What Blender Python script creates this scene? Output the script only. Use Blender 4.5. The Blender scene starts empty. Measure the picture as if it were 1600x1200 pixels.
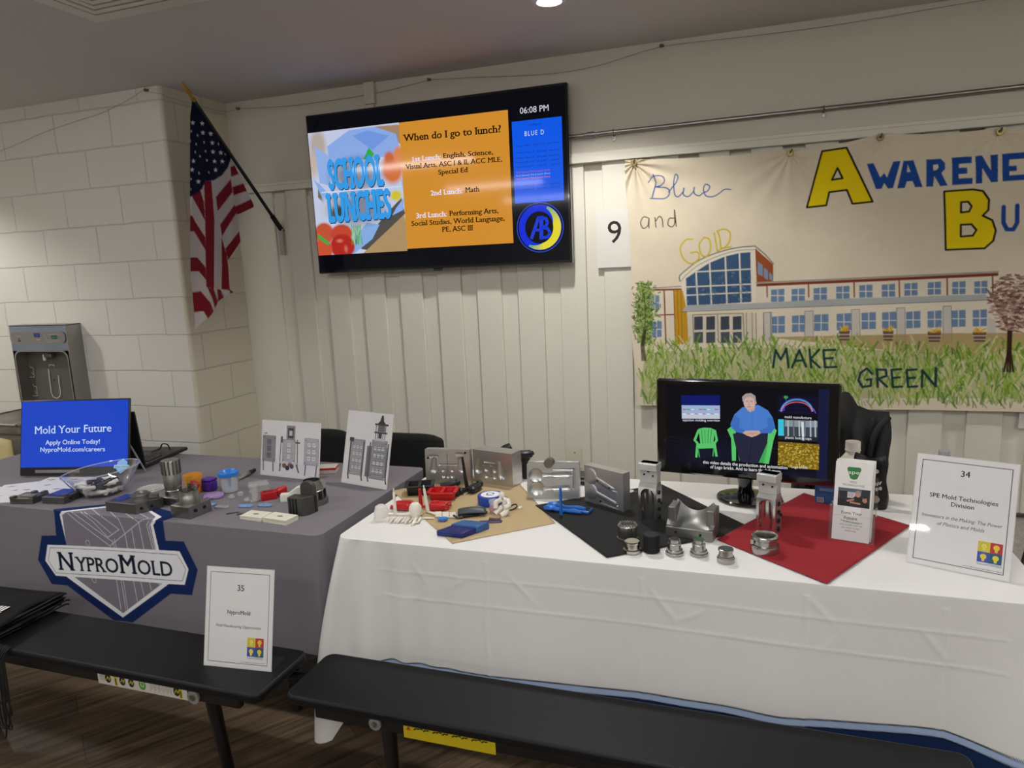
import bpy, bmesh, math, random
import numpy as np
from math import pi, sin, cos, radians, atan2, hypot
from mathutils import Matrix, Vector

SC = bpy.context.scene
COL = SC.collection
random.seed(7)
rng = np.random.default_rng(7)

# ------------------------------------------------------------------ camera
FPX = 1106.0                       # focal length in pixels of a 1600x1200 frame
PITCH, ROLL, YAW = (radians(v) for v in (9.612, 2.55, -19.28))
CAM_H = 1.54
_f = np.array([sin(YAW) * cos(PITCH), cos(YAW) * cos(PITCH), -sin(PITCH)])
_r = np.array([cos(YAW), -sin(YAW), 0.0])
_d = np.cross(_f, _r)
CR = np.array([_r * cos(ROLL) + _d * sin(ROLL), -_r * sin(ROLL) + _d * cos(ROLL), _f])
cam_data = bpy.data.cameras.new('camera')
cam_data.sensor_fit = 'HORIZONTAL'; cam_data.sensor_width = 36.0
cam_data.lens = FPX / 1600.0 * 36.0
cam_data.clip_start = 0.02
camera = bpy.data.objects.new('camera', cam_data)
COL.objects.link(camera)
_m = Matrix.Identity(4)
for i in range(3):
    _m[i][0] = CR[0][i]; _m[i][1] = -CR[1][i]; _m[i][2] = -CR[2][i]
_m[2][3] = CAM_H
camera.matrix_world = _m
SC.camera = camera
CAMP = np.array([0, 0, CAM_H])

def ray(px, py):
    return CR.T @ np.array([(px - 800) / FPX, (py - 600) / FPX, 1.0])
def at(px, py, z):                 # the point at height z seen at a pixel of the photograph
    d = ray(px, py); return CAMP + d * ((z - CAM_H) / d[2])
def on_wall(px, py, y):            # the point on the upright plane Y = y
    d = ray(px, py); return CAMP + d * (y / d[1])
def above(o, px, py):              # height over the point o of what is seen straight above it
    d = ray(px, py); s = (o[0] * d[0] + o[1] * d[1]) / (d[0] ** 2 + d[1] ** 2)
    return CAM_H + d[2] * s - o[2]

# ------------------------------------------------------------------ view, world, lights
vs = SC.view_settings
SC.display_settings.display_device = 'sRGB'
vs.view_transform = 'Standard'; vs.look = 'None'; vs.gamma = 1.0; vs.use_curve_mapping = False
vs.exposure = 0.38
try:
    SC.cycles.use_denoising = True
    SC.cycles.max_bounces = 12; SC.cycles.transparent_max_bounces = 24
    SC.cycles.diffuse_bounces = 5; SC.cycles.sample_clamp_indirect = 6.0
except Exception:
    pass
world = bpy.data.worlds.new('world'); SC.world = world; world.use_nodes = True
world.node_tree.nodes['Background'].inputs[0].default_value = (0.9, 0.92, 1, 1)
world.node_tree.nodes['Background'].inputs[1].default_value = 0.02

CEIL, D, D1 = 2.525, 3.55, 3.063       # ceiling height; back wall; block wall
T = 0.742                              # cloth on the tables
BZ = 0.452                             # bench top
TUBE_GLOW = 24.0                       # strength of the fluorescent diffusers
DOWN_W = 60.0                          # watts of a downlight

def spot(name, loc, watts, size, blend, col=(1, .975, .93), radius=.06):
    l = bpy.data.lights.new(name, 'SPOT'); l.energy = watts; l.color = col
    l.spot_size = radians(size); l.spot_blend = blend; l.shadow_soft_size = radius
    o = bpy.data.objects.new(name, l); COL.objects.link(o); o.location = loc
    return o
DOWNLIGHTS = [(-0.764, 2.809), (-4.75, 2.2), (2.6, 2.809)]
for _x, _y in DOWNLIGHTS:
    spot('downlight_lamp', (_x, _y, CEIL - .02), DOWN_W, 132, .45)
LOUVRE_W = 4.0                         # watts sent downwards by each fluorescent fitting
STRIPS = [(-3.0, .85), (-.35, .85), (2.3, .85), (-3.0, -1.3), (-.35, -1.3), (2.3, -1.3), (-3.0, -3.4), (-.35, -3.4), (2.3, -3.4)]

for _x, _y in STRIPS:
    _l = bpy.data.lights.new('fluorescent_lamp', 'AREA'); _l.shape = 'RECTANGLE'; _l.size = 1.2; _l.size_y = .1; _l.energy = LOUVRE_W; _l.color = (1, 1, .99); _l.spread = radians(150)
    _o = bpy.data.objects.new('fluorescent_lamp', _l); COL.objects.link(_o); _o.location = (_x, _y, CEIL - .07)

# ------------------------------------------------------------------ colours and materials
def lin(v):
    v = np.asarray(v, float)
    return np.where(v <= .04045, v / 12.92, ((v + .055) / 1.055) ** 2.4)
def c(h):
    h = h.lstrip('#'); return tuple(float(x) for x in lin([int(h[i:i + 2], 16) / 255 for i in (0, 2, 4)]))
MATS = {}
def mat(name, col, rough=.5, metal=0.0, var=.06, vscale=9.0, bump=0.0, bscale=60.0, coat=0.0, spec=.5, emit=0.0, stretch=None, sheen=0.0):
    """procedural principled material: base colour broken up by noise, optional noise bump"""
    if name in MATS: return MATS[name]
    m = bpy.data.materials.new(name); m.use_nodes = True; MATS[name] = m
    n, l = m.node_tree.nodes, m.node_tree.links
    b = n['Principled BSDF']
    if isinstance(col, str): col = c(col)
    tc = n.new('ShaderNodeTexCoord'); mp = n.new('ShaderNodeMapping')
    l.new(tc.outputs['Object'], mp.inputs[0])
    if stretch: mp.inputs['Scale'].default_value = stretch
    no = n.new('ShaderNodeTexNoise'); no.inputs['Scale'].default_value = vscale; no.inputs['Detail'].default_value = 4
    l.new(mp.outputs[0], no.inputs['Vector'])
    mx = n.new('ShaderNodeMix'); mx.data_type = 'RGBA'
    mx.inputs[6].default_value = (*[v * (1 - var) for v in col], 1)
    mx.inputs[7].default_value = (*[min(1, v * (1 + var)) for v in col], 1)
    l.new(no.outputs['Fac'], mx.inputs[0]); l.new(mx.outputs[2], b.inputs['Base Color'])
    b.inputs['Roughness'].default_value = rough; b.inputs['Metallic'].default_value = metal
    b.inputs['Specular IOR Level'].default_value = spec
    b.inputs['Coat Weight'].default_value = coat; b.inputs['Coat Roughness'].default_value = .04
    if sheen: b.inputs['Sheen Weight'].default_value = sheen
    if emit:
        b.inputs['Emission Color'].default_value = (*col, 1); b.inputs['Emission Strength'].default_value = emit
    if bump:
        nb = n.new('ShaderNodeTexNoise'); nb.inputs['Scale'].default_value = bscale; nb.inputs['Detail'].default_value = 5
        l.new(mp.outputs[0], nb.inputs['Vector'])
        bp = n.new('ShaderNodeBump'); bp.inputs['Strength'].default_value = bump; bp.inputs['Distance'].default_value = .01
        l.new(nb.outputs['Fac'], bp.inputs['Height']); l.new(bp.outputs[0], b.inputs['Normal'])
    return m
def colmat(name, rough=.6, emit=0.0, coat=0.0, spec=.4, weave=0.0, wscale=400.0):
    """material whose colour is the mesh's printed colours"""
    if name in MATS: return MATS[name]
    m = bpy.data.materials.new(name); m.use_nodes = True; MATS[name] = m
    n, l = m.node_tree.nodes, m.node_tree.links; b = n['Principled BSDF']
    a = n.new('ShaderNodeAttribute'); a.attribute_name = 'Col'
    if emit:
        b.inputs['Base Color'].default_value = (.004, .004, .005, 1)
        l.new(a.outputs['Color'], b.inputs['Emission Color']); b.inputs['Emission Strength'].default_value = emit
    else:
        l.new(a.outputs['Color'], b.inputs['Base Color'])
    b.inputs['Roughness'].default_value = rough; b.inputs['Specular IOR Level'].default_value = spec
    b.inputs['Coat Weight'].default_value = coat; b.inputs['Coat Roughness'].default_value = .03
    if weave:
        tc = n.new('ShaderNodeTexCoord'); nb = n.new('ShaderNodeTexNoise'); nb.inputs['Scale'].default_value = wscale
        l.new(tc.outputs['Object'], nb.inputs['Vector'])
        nb2 = n.new('ShaderNodeTexNoise'); nb2.inputs['Scale'].default_value = 7; nb2.inputs['Detail'].default_value = 6
        l.new(tc.outputs['Object'], nb2.inputs['Vector'])
        ad = n.new('ShaderNodeMath'); ad.operation = 'MULTIPLY_ADD'; ad.inputs[1].default_value = .06
        l.new(nb.outputs['Fac'], ad.inputs[0]); l.new(nb2.outputs['Fac'], ad.inputs[2])
        bp = n.new('ShaderNodeBump'); bp.inputs['Strength'].default_value = weave; bp.inputs['Distance'].default_value = .02
        l.new(ad.outputs[0], bp.inputs['Height']); l.new(bp.outputs[0], b.inputs['Normal'])
    return m
def clear(name, tint=(1, 1, 1), gloss=.9, rough=.03, haze=0.0, power=5.0):
    """thin clear plastic: transparent with a fresnel reflection and a touch of haze"""
    if name in MATS: return MATS[name]
    m = bpy.data.materials.new(name); m.use_nodes = True; MATS[name] = m
    n, l = m.node_tree.nodes, m.node_tree.links
    n.remove(n['Principled BSDF']); out = n['Material Output']
    tr = n.new('ShaderNodeBsdfTransparent'); tr.inputs[0].default_value = (*tint, 1)
    gl = n.new('ShaderNodeBsdfGlossy'); gl.inputs['Roughness'].default_value = rough
    di = n.new('ShaderNodeBsdfDiffuse'); di.inputs[0].default_value = (*[min(1, t * .95) for t in tint], 1)
    m1 = n.new('ShaderNodeMixShader'); m1.inputs[0].default_value = haze
    l.new(tr.outputs[0], m1.inputs[1]); l.new(di.outputs[0], m1.inputs[2])
    fr = n.new('ShaderNodeLayerWeight'); fr.inputs[0].default_value = .5
    pw = n.new('ShaderNodeMath'); pw.operation = 'POWER'; pw.inputs[1].default_value = power; l.new(fr.outputs['Facing'], pw.inputs[0])
    mu = n.new('ShaderNodeMath'); mu.operation = 'MULTIPLY_ADD'; mu.inputs[1].default_value = .9 * gloss; mu.inputs[2].default_value = .035 * gloss
    l.new(pw.outputs[0], mu.inputs[0])
    m2 = n.new('ShaderNodeMixShader'); l.new(mu.outputs[0], m2.inputs[0])
    l.new(m1.outputs[0], m2.inputs[1]); l.new(gl.outputs[0], m2.inputs[2]); l.new(m2.outputs[0], out.inputs[0])
    return m

INK = colmat('printed_ink', .55)
SCREEN = colmat('screen_glow', .07, emit=.68, spec=.22)
CLOTHP = colmat('printed_cloth', .85, spec=.15, weave=.13)
BLACK = mat('black_plastic', '#141416', .42, var=.15)
MATTEB = mat('matte_black', '#0c0c0d', .7, var=.2)
WHITEP = mat('white_plastic', '#e6e4dd', .4, var=.03)
STEEL = mat('machined_steel', (.34, .335, .32), .3, 1, var=.16, vscale=14)
DSTEEL = mat('grey_tool_steel', (.2, .195, .185), .42, 1, var=.2, vscale=20)
ALU = mat('milled_aluminium', (.54, .54, .53), .31, .92, var=.2, vscale=10, stretch=(1, 1, 6))
CHROME = mat('polished_steel', (.42, .41, .39), .24, .95, var=.2, vscale=30)
CLEAR = clear('clear_acrylic')

# ------------------------------------------------------------------ scene bookkeeping
def tag(o, label=None, cat=None, group=None, kind=None):
    for k, v in (('label', label), ('category', cat), ('group', group), ('kind', kind)):
        if v: o[k] = v
    return o
def thing(name, label, cat, loc=(0, 0, 0), yaw=0.0, group=None):
    o = bpy.data.objects.new(name, None); COL.objects.link(o); o.empty_display_size = .05
    o.location = tuple(float(v) for v in loc); o.rotation_euler = (0, 0, yaw)
    return tag(o, label, cat, group)
def copy_tree(o, parent=None):
    n = o.copy(); COL.objects.link(n)
    if parent: n.parent = parent
    for ch in list(o.children): copy_tree(ch, n)
    return n

class MB:
    """collects shapes and links them as one mesh object"""
    def __init__(s): s.v = []; s.f = []; s.mi = []; s.mats = []; s.nv = 0; s.M = None
    def _m(s, m):
        if m not in s.mats: s.mats.append(m)
        return s.mats.index(m)
    def add(s, vs, fs, m):
        vs = np.asarray(vs, float).reshape(-1, 3)
        if s.M is not None:
            A = np.array(s.M); vs = vs @ A[:3, :3].T + A[:3, 3]
        k = s.nv; s.v.append(vs); s.nv += len(vs); i = s._m(m)
        for f in fs: s.f.append([a + k for a in f]); s.mi.append(i)
        return s
    def box(s, cx, cy, cz, sx, sy, sz, m, rz=0.0, R=None, bev=0.0):
        hx, hy, hz = sx / 2, sy / 2, sz / 2
        if bev > 0:
            b = min(bev, hx * .9, hy * .9, hz * .9); pts = []
            for z, i in ((-hz, b), (-hz + b, 0), (hz - b, 0), (hz, b)):
                e = b; x, y = hx - i, hy - i
                ring = [(-x + e, -y), (x - e, -y), (x, -y + e), (x, y - e), (x - e, y), (-x + e, y), (-x, y - e), (-x, -y + e)]
                pts += [(p[0], p[1], z) for p in ring]
            fs = [list(range(7, -1, -1)), list(range(24, 32))]
            for k in range(3):
                for j in range(8): fs.append([k * 8 + j, k * 8 + (j + 1) % 8, k * 8 + 8 + (j + 1) % 8, k * 8 + 8 + j])
        else:
            pts = [(x, y, z) for z in (-hz, hz) for x, y in ((-hx, -hy), (hx, -hy), (hx, hy), (-hx, hy))]
            fs = [[3, 2, 1, 0], [4, 5, 6, 7]] + [[j, (j + 1) % 4, 4 + (j + 1) % 4, 4 + j] for j in range(4)]
        P = np.array(pts)
        if rz: P = P @ np.array(Matrix.Rotation(rz, 3, 'Z')).T
        if R is not None: P = P @ np.array(R).T
        return s.add(P + np.array([cx, cy, cz]), fs, m)
    def lathe(s, prof, m, o=(0, 0, 0), n=24, axis=(0, 0, 1), sx=1.0, sy=1.0):
        R = np.array(Vector((0, 0, 1)).rotation_difference(Vector(axis)).to_matrix()); vs = []; fs = []; ids = []
        for r, z in prof:
            if r < 1e-6: ids.append([len(vs)]); vs.append((0, 0, z))
            else:
                ids.append(list(range(len(vs), len(vs) + n)))
                vs += [(r * cos(2 * pi * j / n) * sx, r * sin(2 * pi * j / n) * sy, z) for j in range(n)]
        for a, b in zip(ids, ids[1:]):
            for j in range(n):
                k = (j + 1) % n
                q = [a[j % len(a)], a[k % len(a)], b[k % len(b)], b[j % len(b)]]
                q2 = []
                for t in q:
                    if t not in q2: q2.append(t)
                if len(q2) > 2: fs.append(q2)
        return s.add(np.array(vs) @ R.T + np.array(o), fs, m)
    def cyl(s, p0, p1, r, m, r1=None, n=16, cap=True):
        p0 = np.array(p0, float); p1 = np.array(p1, float); L = np.linalg.norm(p1 - p0); r1 = r if r1 is None else r1
        pr = ([(0, 0)] if cap else []) + [(r, 0), (r1, L)] + ([(0, L)] if cap else [])
        return s.lathe(pr, m, p0, n, tuple(p1 - p0))
    def tube(s, pts, r, m, n=8, closed=False):
        P = [Vector(p) for p in pts]; N = len(P); vs = []; fs = []; up = Vector((0, 0, 1)); last = None
        for i, p in enumerate(P):
            a = P[i - 1] if (i or closed) else p; b = P[(i + 1) % N] if (i < N - 1 or closed) else p
            t = (b - a).normalized()
            if last is None:
                u = t.cross(up)
                if u.length < 1e-3: u = t.cross(Vector((1, 0, 0)))
            else: u = last - t * last.dot(t)
            u.normalize(); last = u; w = t.cross(u)
            rr = r[i] if isinstance(r, (list, tuple)) else r
            vs += [tuple(p + (u * cos(2 * pi * j / n) + w * sin(2 * pi * j / n)) * rr) for j in range(n)]
        for i in range(N if closed else N - 1):
            k = (i + 1) % N
            for j in range(n): fs.append([i * n + j, i * n + (j + 1) % n, k * n + (j + 1) % n, k * n + j])
        if not closed: fs += [list(range(n - 1, -1, -1)), list(range((N - 1) * n, N * n))]
        return s.add(vs, fs, m)
    def prism(s, poly, z0, z1, m, top=None):
        n = len(poly); q = top or poly
        vs = [(x, y, z0) for x, y in poly] + [(x, y, z1) for x, y in q]
        return s.add(vs, [list(range(n - 1, -1, -1)), list(range(n, 2 * n))] + [[j, (j + 1) % n, n + (j + 1) % n, n + j] for j in range(n)], m)
    def ball(s, o, r, m, n=14):
        r = (r, r, r) if np.isscalar(r) else r; k = n // 2
        vs = [(0, 0, -1)] + [(cos(2 * pi * j / n) * sin(pi * i / k), sin(2 * pi * j / n) * sin(pi * i / k), -cos(pi * i / k)) for i in range(1, k) for j in range(n)] + [(0, 0, 1)]
        fs = [[0, 1 + (j + 1) % n, 1 + j] for j in range(n)]
        for i in range(k - 2):
            for j in range(n): fs.append([1 + i * n + j, 1 + i * n + (j + 1) % n, 1 + (i + 1) * n + (j + 1) % n, 1 + (i + 1) * n + j])
        e = 1 + (k - 2) * n; fs += [[e + j, e + (j + 1) % n, len(vs) - 1] for j in range(n)]
        return s.add(np.array(vs) * np.array(r) + np.array(o), fs, m)
    def sheet(s, P, m, close_u=False):
        P = np.asarray(P, float); a, b = P.shape[:2]; fs = []
        for i in range(a - 1):
            for j in range(b if close_u else b - 1):
                k = (j + 1) % b; fs.append([i * b + j, i * b + k, (i + 1) * b + k, (i + 1) * b + j])
        return s.add(P.reshape(-1, 3), fs, m)
    def build(s, name, parent=None, angle=35, bev=0.0, label=None, loc=None, yaw=0.0, solid=0.0, subs=0):
        me = bpy.data.meshes.new(name)
        me.from_pydata(np.concatenate(s.v).tolist(), [], s.f)
        for m in s.mats: me.materials.append(m)
        me.polygons.foreach_set('material_index', s.mi)
        bm = bmesh.new(); bm.from_mesh(me); bmesh.ops.recalc_face_normals(bm, faces=bm.faces); bm.to_mesh(me); bm.free()
        me.polygons.foreach_set('use_smooth', [True] * len(me.polygons)); me.set_sharp_from_angle(angle=radians(angle))
        o = bpy.data.objects.new(name, me); COL.objects.link(o)
        if loc is not None: o.location = tuple(float(v) for v in loc); o.rotation_euler = (0, 0, yaw)
        if parent: o.parent = parent
        if solid:
            k = o.modifiers.new('thickness', 'SOLIDIFY'); k.thickness = solid; k.offset = 0
        if subs:
            k = o.modifiers.new('smooth', 'SUBSURF'); k.levels = subs; k.render_levels = subs
        if bev:
            k = o.modifiers.new('bevel', 'BEVEL'); k.width = bev; k.segments = 2; k.limit_method = 'ANGLE'; k.angle_limit = radians(40)
        if label: o['label'] = label
        return o

# ------------------------------------------------------------------ lettering
_fc = {}
def _height(s):
    cu = bpy.data.curves.new('text', 'FONT'); cu.body = s; o = bpy.data.objects.new('text', cu); me = o.to_mesh()
    y = [v.co[1] for v in me.vertices]; o.to_mesh_clear(); bpy.data.objects.remove(o); bpy.data.curves.remove(cu); return min(y), max(y)
CAPH = _height('H')[1]; LEVELS = [0, CAPH, _height('x')[1], _height('l')[1], _height('p')[0]]
def glyphs(s, bold=0.0, shear=0.0, slab=0.0, gap=1.0):
    """triangles of a line of text; cap height 1, baseline y = 0, starts at x = 0"""
    k = (s, bold, shear, slab, gap)
    if k in _fc: return _fc[k]
    cu = bpy.data.curves.new('text', 'FONT'); cu.body = s; cu.size = 1; cu.shear = shear
    cu.resolution_u = 3; cu.space_character = gap
    o = bpy.data.objects.new('text', cu); me = o.to_mesh()
    V = np.array([v.co[:2] for v in me.vertices]) if len(me.vertices) else np.zeros((0, 2))
    tris = [V[list(p.vertices)] for p in me.polygons]
    if slab and len(V):
        cnt = {}
        for p in me.polygons:
            vv = list(p.vertices)
            for a, b in zip(vv, vv[1:] + vv[:1]): cnt[(min(a, b), max(a, b))] = cnt.get((min(a, b), max(a, b)), 0) + 1
        for (a, b), q in cnt.items():
            if q != 1: continue
            p, r = V[a], V[b]; w = abs(p[0] - r[0])
            if abs(p[1] - r[1]) > .004 or not .06 < w < .26: continue
            if min(abs(p[1] - L_) for L_ in LEVELS) > .012: continue
            y = p[1]; x0, x1 = min(p[0], r[0]), max(p[0], r[0])
            mid = (x0 + x1) / 2
            inside = any(((t[:, 0].min() <= mid <= t[:, 0].max()) and t[:, 1].min() > y - .003 and t[:, 1].min() < y + .003) for t in tris)
            h = slab * .8 if inside else -slab * .8
            e = slab
            tris.append(np.array([(x0 - e, y), (x1 + e, y), (x1 + e, y + h)])); tris.append(np.array([(x0 - e, y), (x1 + e, y + h), (x0 - e, y + h)]))
    o.to_mesh_clear(); bpy.data.objects.remove(o); bpy.data.curves.remove(cu)
    if bold: tris = [t_ + np.array(e_) for e_ in ((-bold, 0), (bold, 0), (0, bold * .6), (0, -bold * .6)) for t_ in tris]
    t = np.array(tris) / CAPH if tris else np.zeros((0, 3, 2))
    _fc[k] = t
    return t
def text(s, x, y, h, al='c', w=None, ang=0.0, **kw):
    """placed text triangles: h = cap height, (x, y) = anchor on the baseline"""
    t = glyphs(s, **kw).copy() * h
    if not len(t): return t
    x0, x1 = t[..., 0].min(), t[..., 0].max()
    if w: t[..., 0] = (t[..., 0] - x0) * (w / (x1 - x0)); x0, x1 = 0, w
    t[..., 0] -= {'c': (x0 + x1) / 2, 'l': x0, 'r': x1}[al]
    if ang: t = t @ np.array([[cos(ang), sin(ang)], [-sin(ang), cos(ang)]])
    return t + np.array([x, y])

class Ink:
    """flat printed colours: faces in layers a hair apart, all one mesh"""
    STEP = .00012
    def __init__(s): s.a = []
    def polys(s, P, col, layer):
        P = np.asarray(P, float)
        if not len(P): return s
        col = np.asarray(c(col) if isinstance(col, str) else col, float)
        col = np.broadcast_to(col, (len(P), 3)); s.a.append((P, col, layer)); return s
    def poly(s, pts, col, layer=1): return s.polys([pts], col, layer)
    def rect(s, x0, y0, x1, y1, col, layer=1): return s.poly([(x0, y0), (x1, y0), (x1, y1), (x0, y1)], col, layer)
    def frame(s, x0, y0, x1, y1, t, col, layer=1):
        for a in ((x0, y0, x1, y0 + t), (x0, y1 - t, x1, y1), (x0, y0, x0 + t, y1), (x1 - t, y0, x1, y1)): s.rect(*a, col, layer)
        return s
    def oval(s, x, y, rx, ry, col, layer=1, n=28, a0=0, a1=2 * pi, ang=0.0):
        P = [(rx * cos(a0 + (a1 - a0) * i / n), ry * sin(a0 + (a1 - a0) * i / n)) for i in range(n + 1)]
        return s.poly([(x + p * cos(ang) - q * sin(ang), y + p * sin(ang) + q * cos(ang)) for p, q in P], col, layer)
    def line(s, pts, w, col, layer=2, closed=False):
        pts = [np.array(p, float) for p in pts]
        if closed: pts = pts + [pts[0]]
        q = []
        for a, b in zip(pts, pts[1:]):
            d = b - a; L = np.hypot(*d)
            if L < 1e-9: continue
            d /= L; n = np.array([-d[1], d[0]]) * w / 2; e = d * w * .25
            q.append([a - e - n, b + e - n, b + e + n, a - e + n])
        return s.polys(q, col, layer)
    def text(s, st, x, y, h, col, layer=3, **kw): return s.polys(text(st, x, y, h, **kw), col, layer)
    def image(s, A, x0, y0, x1, y1, layer=1):
        h, w = A.shape[:2]; X = np.linspace(x0, x1, w + 1); Y = np.linspace(y1, y0, h + 1)
        i, j = np.mgrid[0:h, 0:w]
        P = np.stack([np.stack([X[j], Y[i + 1]], -1), np.stack([X[j + 1], Y[i + 1]], -1), np.stack([X[j + 1], Y[i]], -1), np.stack([X[j], Y[i]], -1)], 2)
        return s.polys(P.reshape(-1, 4, 2), A.reshape(-1, 3), layer)
    def mesh(s, name, m, M=None, mirror=False):
        vs, fs, cs, k = [], [], [], 0
        for P, col, ly in s.a:
            n, q = P.shape[:2]
            vs.append(np.concatenate([P.reshape(-1, 2), np.full((n * q, 1), ly * s.STEP)], 1))
            fs += (np.arange(n * q).reshape(n, q) + k).tolist(); cs.append(np.repeat(col, q, 0)); k += n * q
        V = np.concatenate(vs); me = bpy.data.meshes.new(name)
        if M is not None:
            A = np.array(M); V = V @ A[:3, :3].T + A[:3, 3]
        me.from_pydata(V.tolist(), [], fs); me.materials.append(m)
        at_ = me.color_attributes.new('Col', 'FLOAT_COLOR', 'CORNER')
        C4 = np.concatenate([np.concatenate(cs), np.ones((k, 1))], 1)
        at_.data.foreach_set('color', C4.astype(np.float32).ravel())
        return me
    def build(s, name, m, parent=None, M=None, label=None):
        o = bpy.data.objects.new(name, s.mesh(name, m, M)); COL.objects.link(o)
        if parent: o.parent = parent
        if label: o['label'] = label
        return o

class Raster:
    """a painted colour field over the rectangle x0..x1, y0..y1"""
    def __init__(s, x0, y0, x1, y1, w, h, bg):
        s.x0, s.y0, s.x1, s.y1, s.w, s.h = x0, y0, x1, y1, w, h
        s.A = np.empty((h, w, 3)); s.A[:] = c(bg) if isinstance(bg, str) else bg
        s.px = abs(x1 - x0) / w
        s.X, s.Y = np.meshgrid(x0 + (np.arange(w) + .5) / w * (x1 - x0), y0 + (np.arange(h) + .5) / h * (y1 - y0))
    def _win(s, P, pad):
        ix = sorted(((P[:, 0].min() - s.x0) / (s.x1 - s.x0) * s.w, (P[:, 0].max() - s.x0) / (s.x1 - s.x0) * s.w))
        iy = sorted(((P[:, 1].min() - s.y0) / (s.y1 - s.y0) * s.h, (P[:, 1].max() - s.y0) / (s.y1 - s.y0) * s.h))
        a, b = max(0, int(ix[0] - pad)), min(s.w, int(ix[1] + pad) + 1); e, f = max(0, int(iy[0] - pad)), min(s.h, int(iy[1] + pad) + 1)
        return (slice(e, f), slice(a, b)) if a < b and e < f else None
    def blend(s, W, cov, col):
        col = np.asarray(c(col) if isinstance(col, str) else col); s.A[W] = s.A[W] * (1 - cov[..., None]) + col * cov[..., None]
    def poly(s, pts, col, al=1.0):
        P = np.asarray(pts, float); W = s._win(P, 2)
        if W is None: return s
        X, Y = s.X[W], s.Y[W]; cov = np.zeros(X.shape); q = s.px / 4
        for dx, dy in ((-q, -q), (q, -q), (-q, q), (q, q)):
            ins = np.zeros(X.shape, bool)
            for (xa, ya), (xb, yb) in zip(P, np.roll(P, -1, 0)):
                if ya == yb: continue
                t = ((ya > Y + dy) != (yb > Y + dy)) & (X + dx < (xb - xa) * (Y + dy - ya) / (yb - ya) + xa); ins ^= t
            cov += ins / 4
        s.blend(W, cov * al, col); return s
    def tris(s, Ts, col, al=1.0):
        Ts = np.asarray(Ts)
        if not len(Ts): return s
        W = s._win(Ts.reshape(-1, 2), 2)
        if W is None: return s
        cov = np.zeros(s.X.shape)
        q = s.px / 4
        for P in Ts:
            w = s._win(P, 2)
            if w is None: continue
            X, Y = s.X[w], s.Y[w]; (x1, y1), (x2, y2), (x3, y3) = P
            dd = (y2 - y3) * (x1 - x3) + (x3 - x2) * (y1 - y3)
            if abs(dd) < 1e-14: continue
            for dx, dy in ((-q, -q), (q, -q), (-q, q), (q, q)):
                a = ((y2 - y3) * (X + dx - x3) + (x3 - x2) * (Y + dy - y3)) / dd; b = ((y3 - y1) * (X + dx - x3) + (x1 - x3) * (Y + dy - y3)) / dd
                cov[w] += ((a >= 0) & (b >= 0) & (a + b <= 1)) / 4
        s.blend(W, np.clip(cov[W], 0, 1) * al, col); return s
    def line(s, pts, w, col, al=1.0, closed=False):
        P = np.asarray(pts, float)
        if closed: P = np.concatenate([P, P[:1]])
        W = s._win(P, w / s.px + 2)
        if W is None: return s
        X, Y = s.X[W], s.Y[W]; d = np.full(X.shape, 1e9)
        for a, b in zip(P, P[1:]):
            e = b - a; L = e @ e
            if L < 1e-14: continue
            t = np.clip(((X - a[0]) * e[0] + (Y - a[1]) * e[1]) / L, 0, 1)
            d = np.minimum(d, np.hypot(X - a[0] - t * e[0], Y - a[1] - t * e[1]))
        s.blend(W, np.clip((w / 2 - d) / s.px + .5, 0, 1) * al, col); return s
    def oval(s, x, y, rx, ry, col, al=1.0, soft=0.0):
        W = s._win(np.array([(x - rx, y - ry), (x + rx, y + ry)]), 3)
        if W is None: return s
        k = np.hypot((s.X[W] - x) / rx, (s.Y[W] - y) / ry)
        s.blend(W, np.clip((1 - k) / max(soft, s.px / min(rx, ry)) + (0 if soft else .5), 0, 1) * al, col); return s
    def at(s, x, y):
        u = np.clip((x - s.x0) / (s.x1 - s.x0) * s.w - .5, 0, s.w - 1.001); v = np.clip((y - s.y0) / (s.y1 - s.y0) * s.h - .5, 0, s.h - 1.001)
        i, j = u.astype(int), v.astype(int); a, b = (u - i)[..., None], (v - j)[..., None]
        A = s.A; i1 = np.minimum(i + 1, s.w - 1); j1 = np.minimum(j + 1, s.h - 1)
        return (A[j, i] * (1 - a) + A[j, i1] * a) * (1 - b) + (A[j1, i] * (1 - a) + A[j1, i1] * a) * b

def spline(pts, n=8):
    """smooth curve through points (Catmull-Rom)"""
    P = [np.array(p, float) for p in pts]; P = [2 * P[0] - P[1]] + P + [2 * P[-1] - P[-2]]; out = []
    for i in range(1, len(P) - 2):
        a, b, d, e = P[i - 1:i + 3]
        for t in np.linspace(0, 1, n, endpoint=False):
            out.append(.5 * (2 * b + (d - a) * t + (2 * a - 5 * b + 4 * d - e) * t * t + (3 * b - a - 3 * d + e) * t ** 3))
    return out + [P[-2]]
def smooth_noise(shape, cell, seed=0):
    """soft random field in -1..1"""
    r = np.random.default_rng(seed); h, w = shape; gh, gw = int(h / cell) + 3, int(w / cell) + 3
    g = r.uniform(-1, 1, (gh, gw)); y = np.arange(h) / cell; x = np.arange(w) / cell
    i, j = y.astype(int), x.astype(int); fy, fx = (y - i)[:, None], (x - j)[None]
    fy, fx = fy * fy * (3 - 2 * fy), fx * fx * (3 - 2 * fx)
    return (g[i][:, j] * (1 - fx) + g[i][:, j + 1] * fx) * (1 - fy) + (g[i + 1][:, j] * (1 - fx) + g[i + 1][:, j + 1] * fx) * fy
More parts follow.
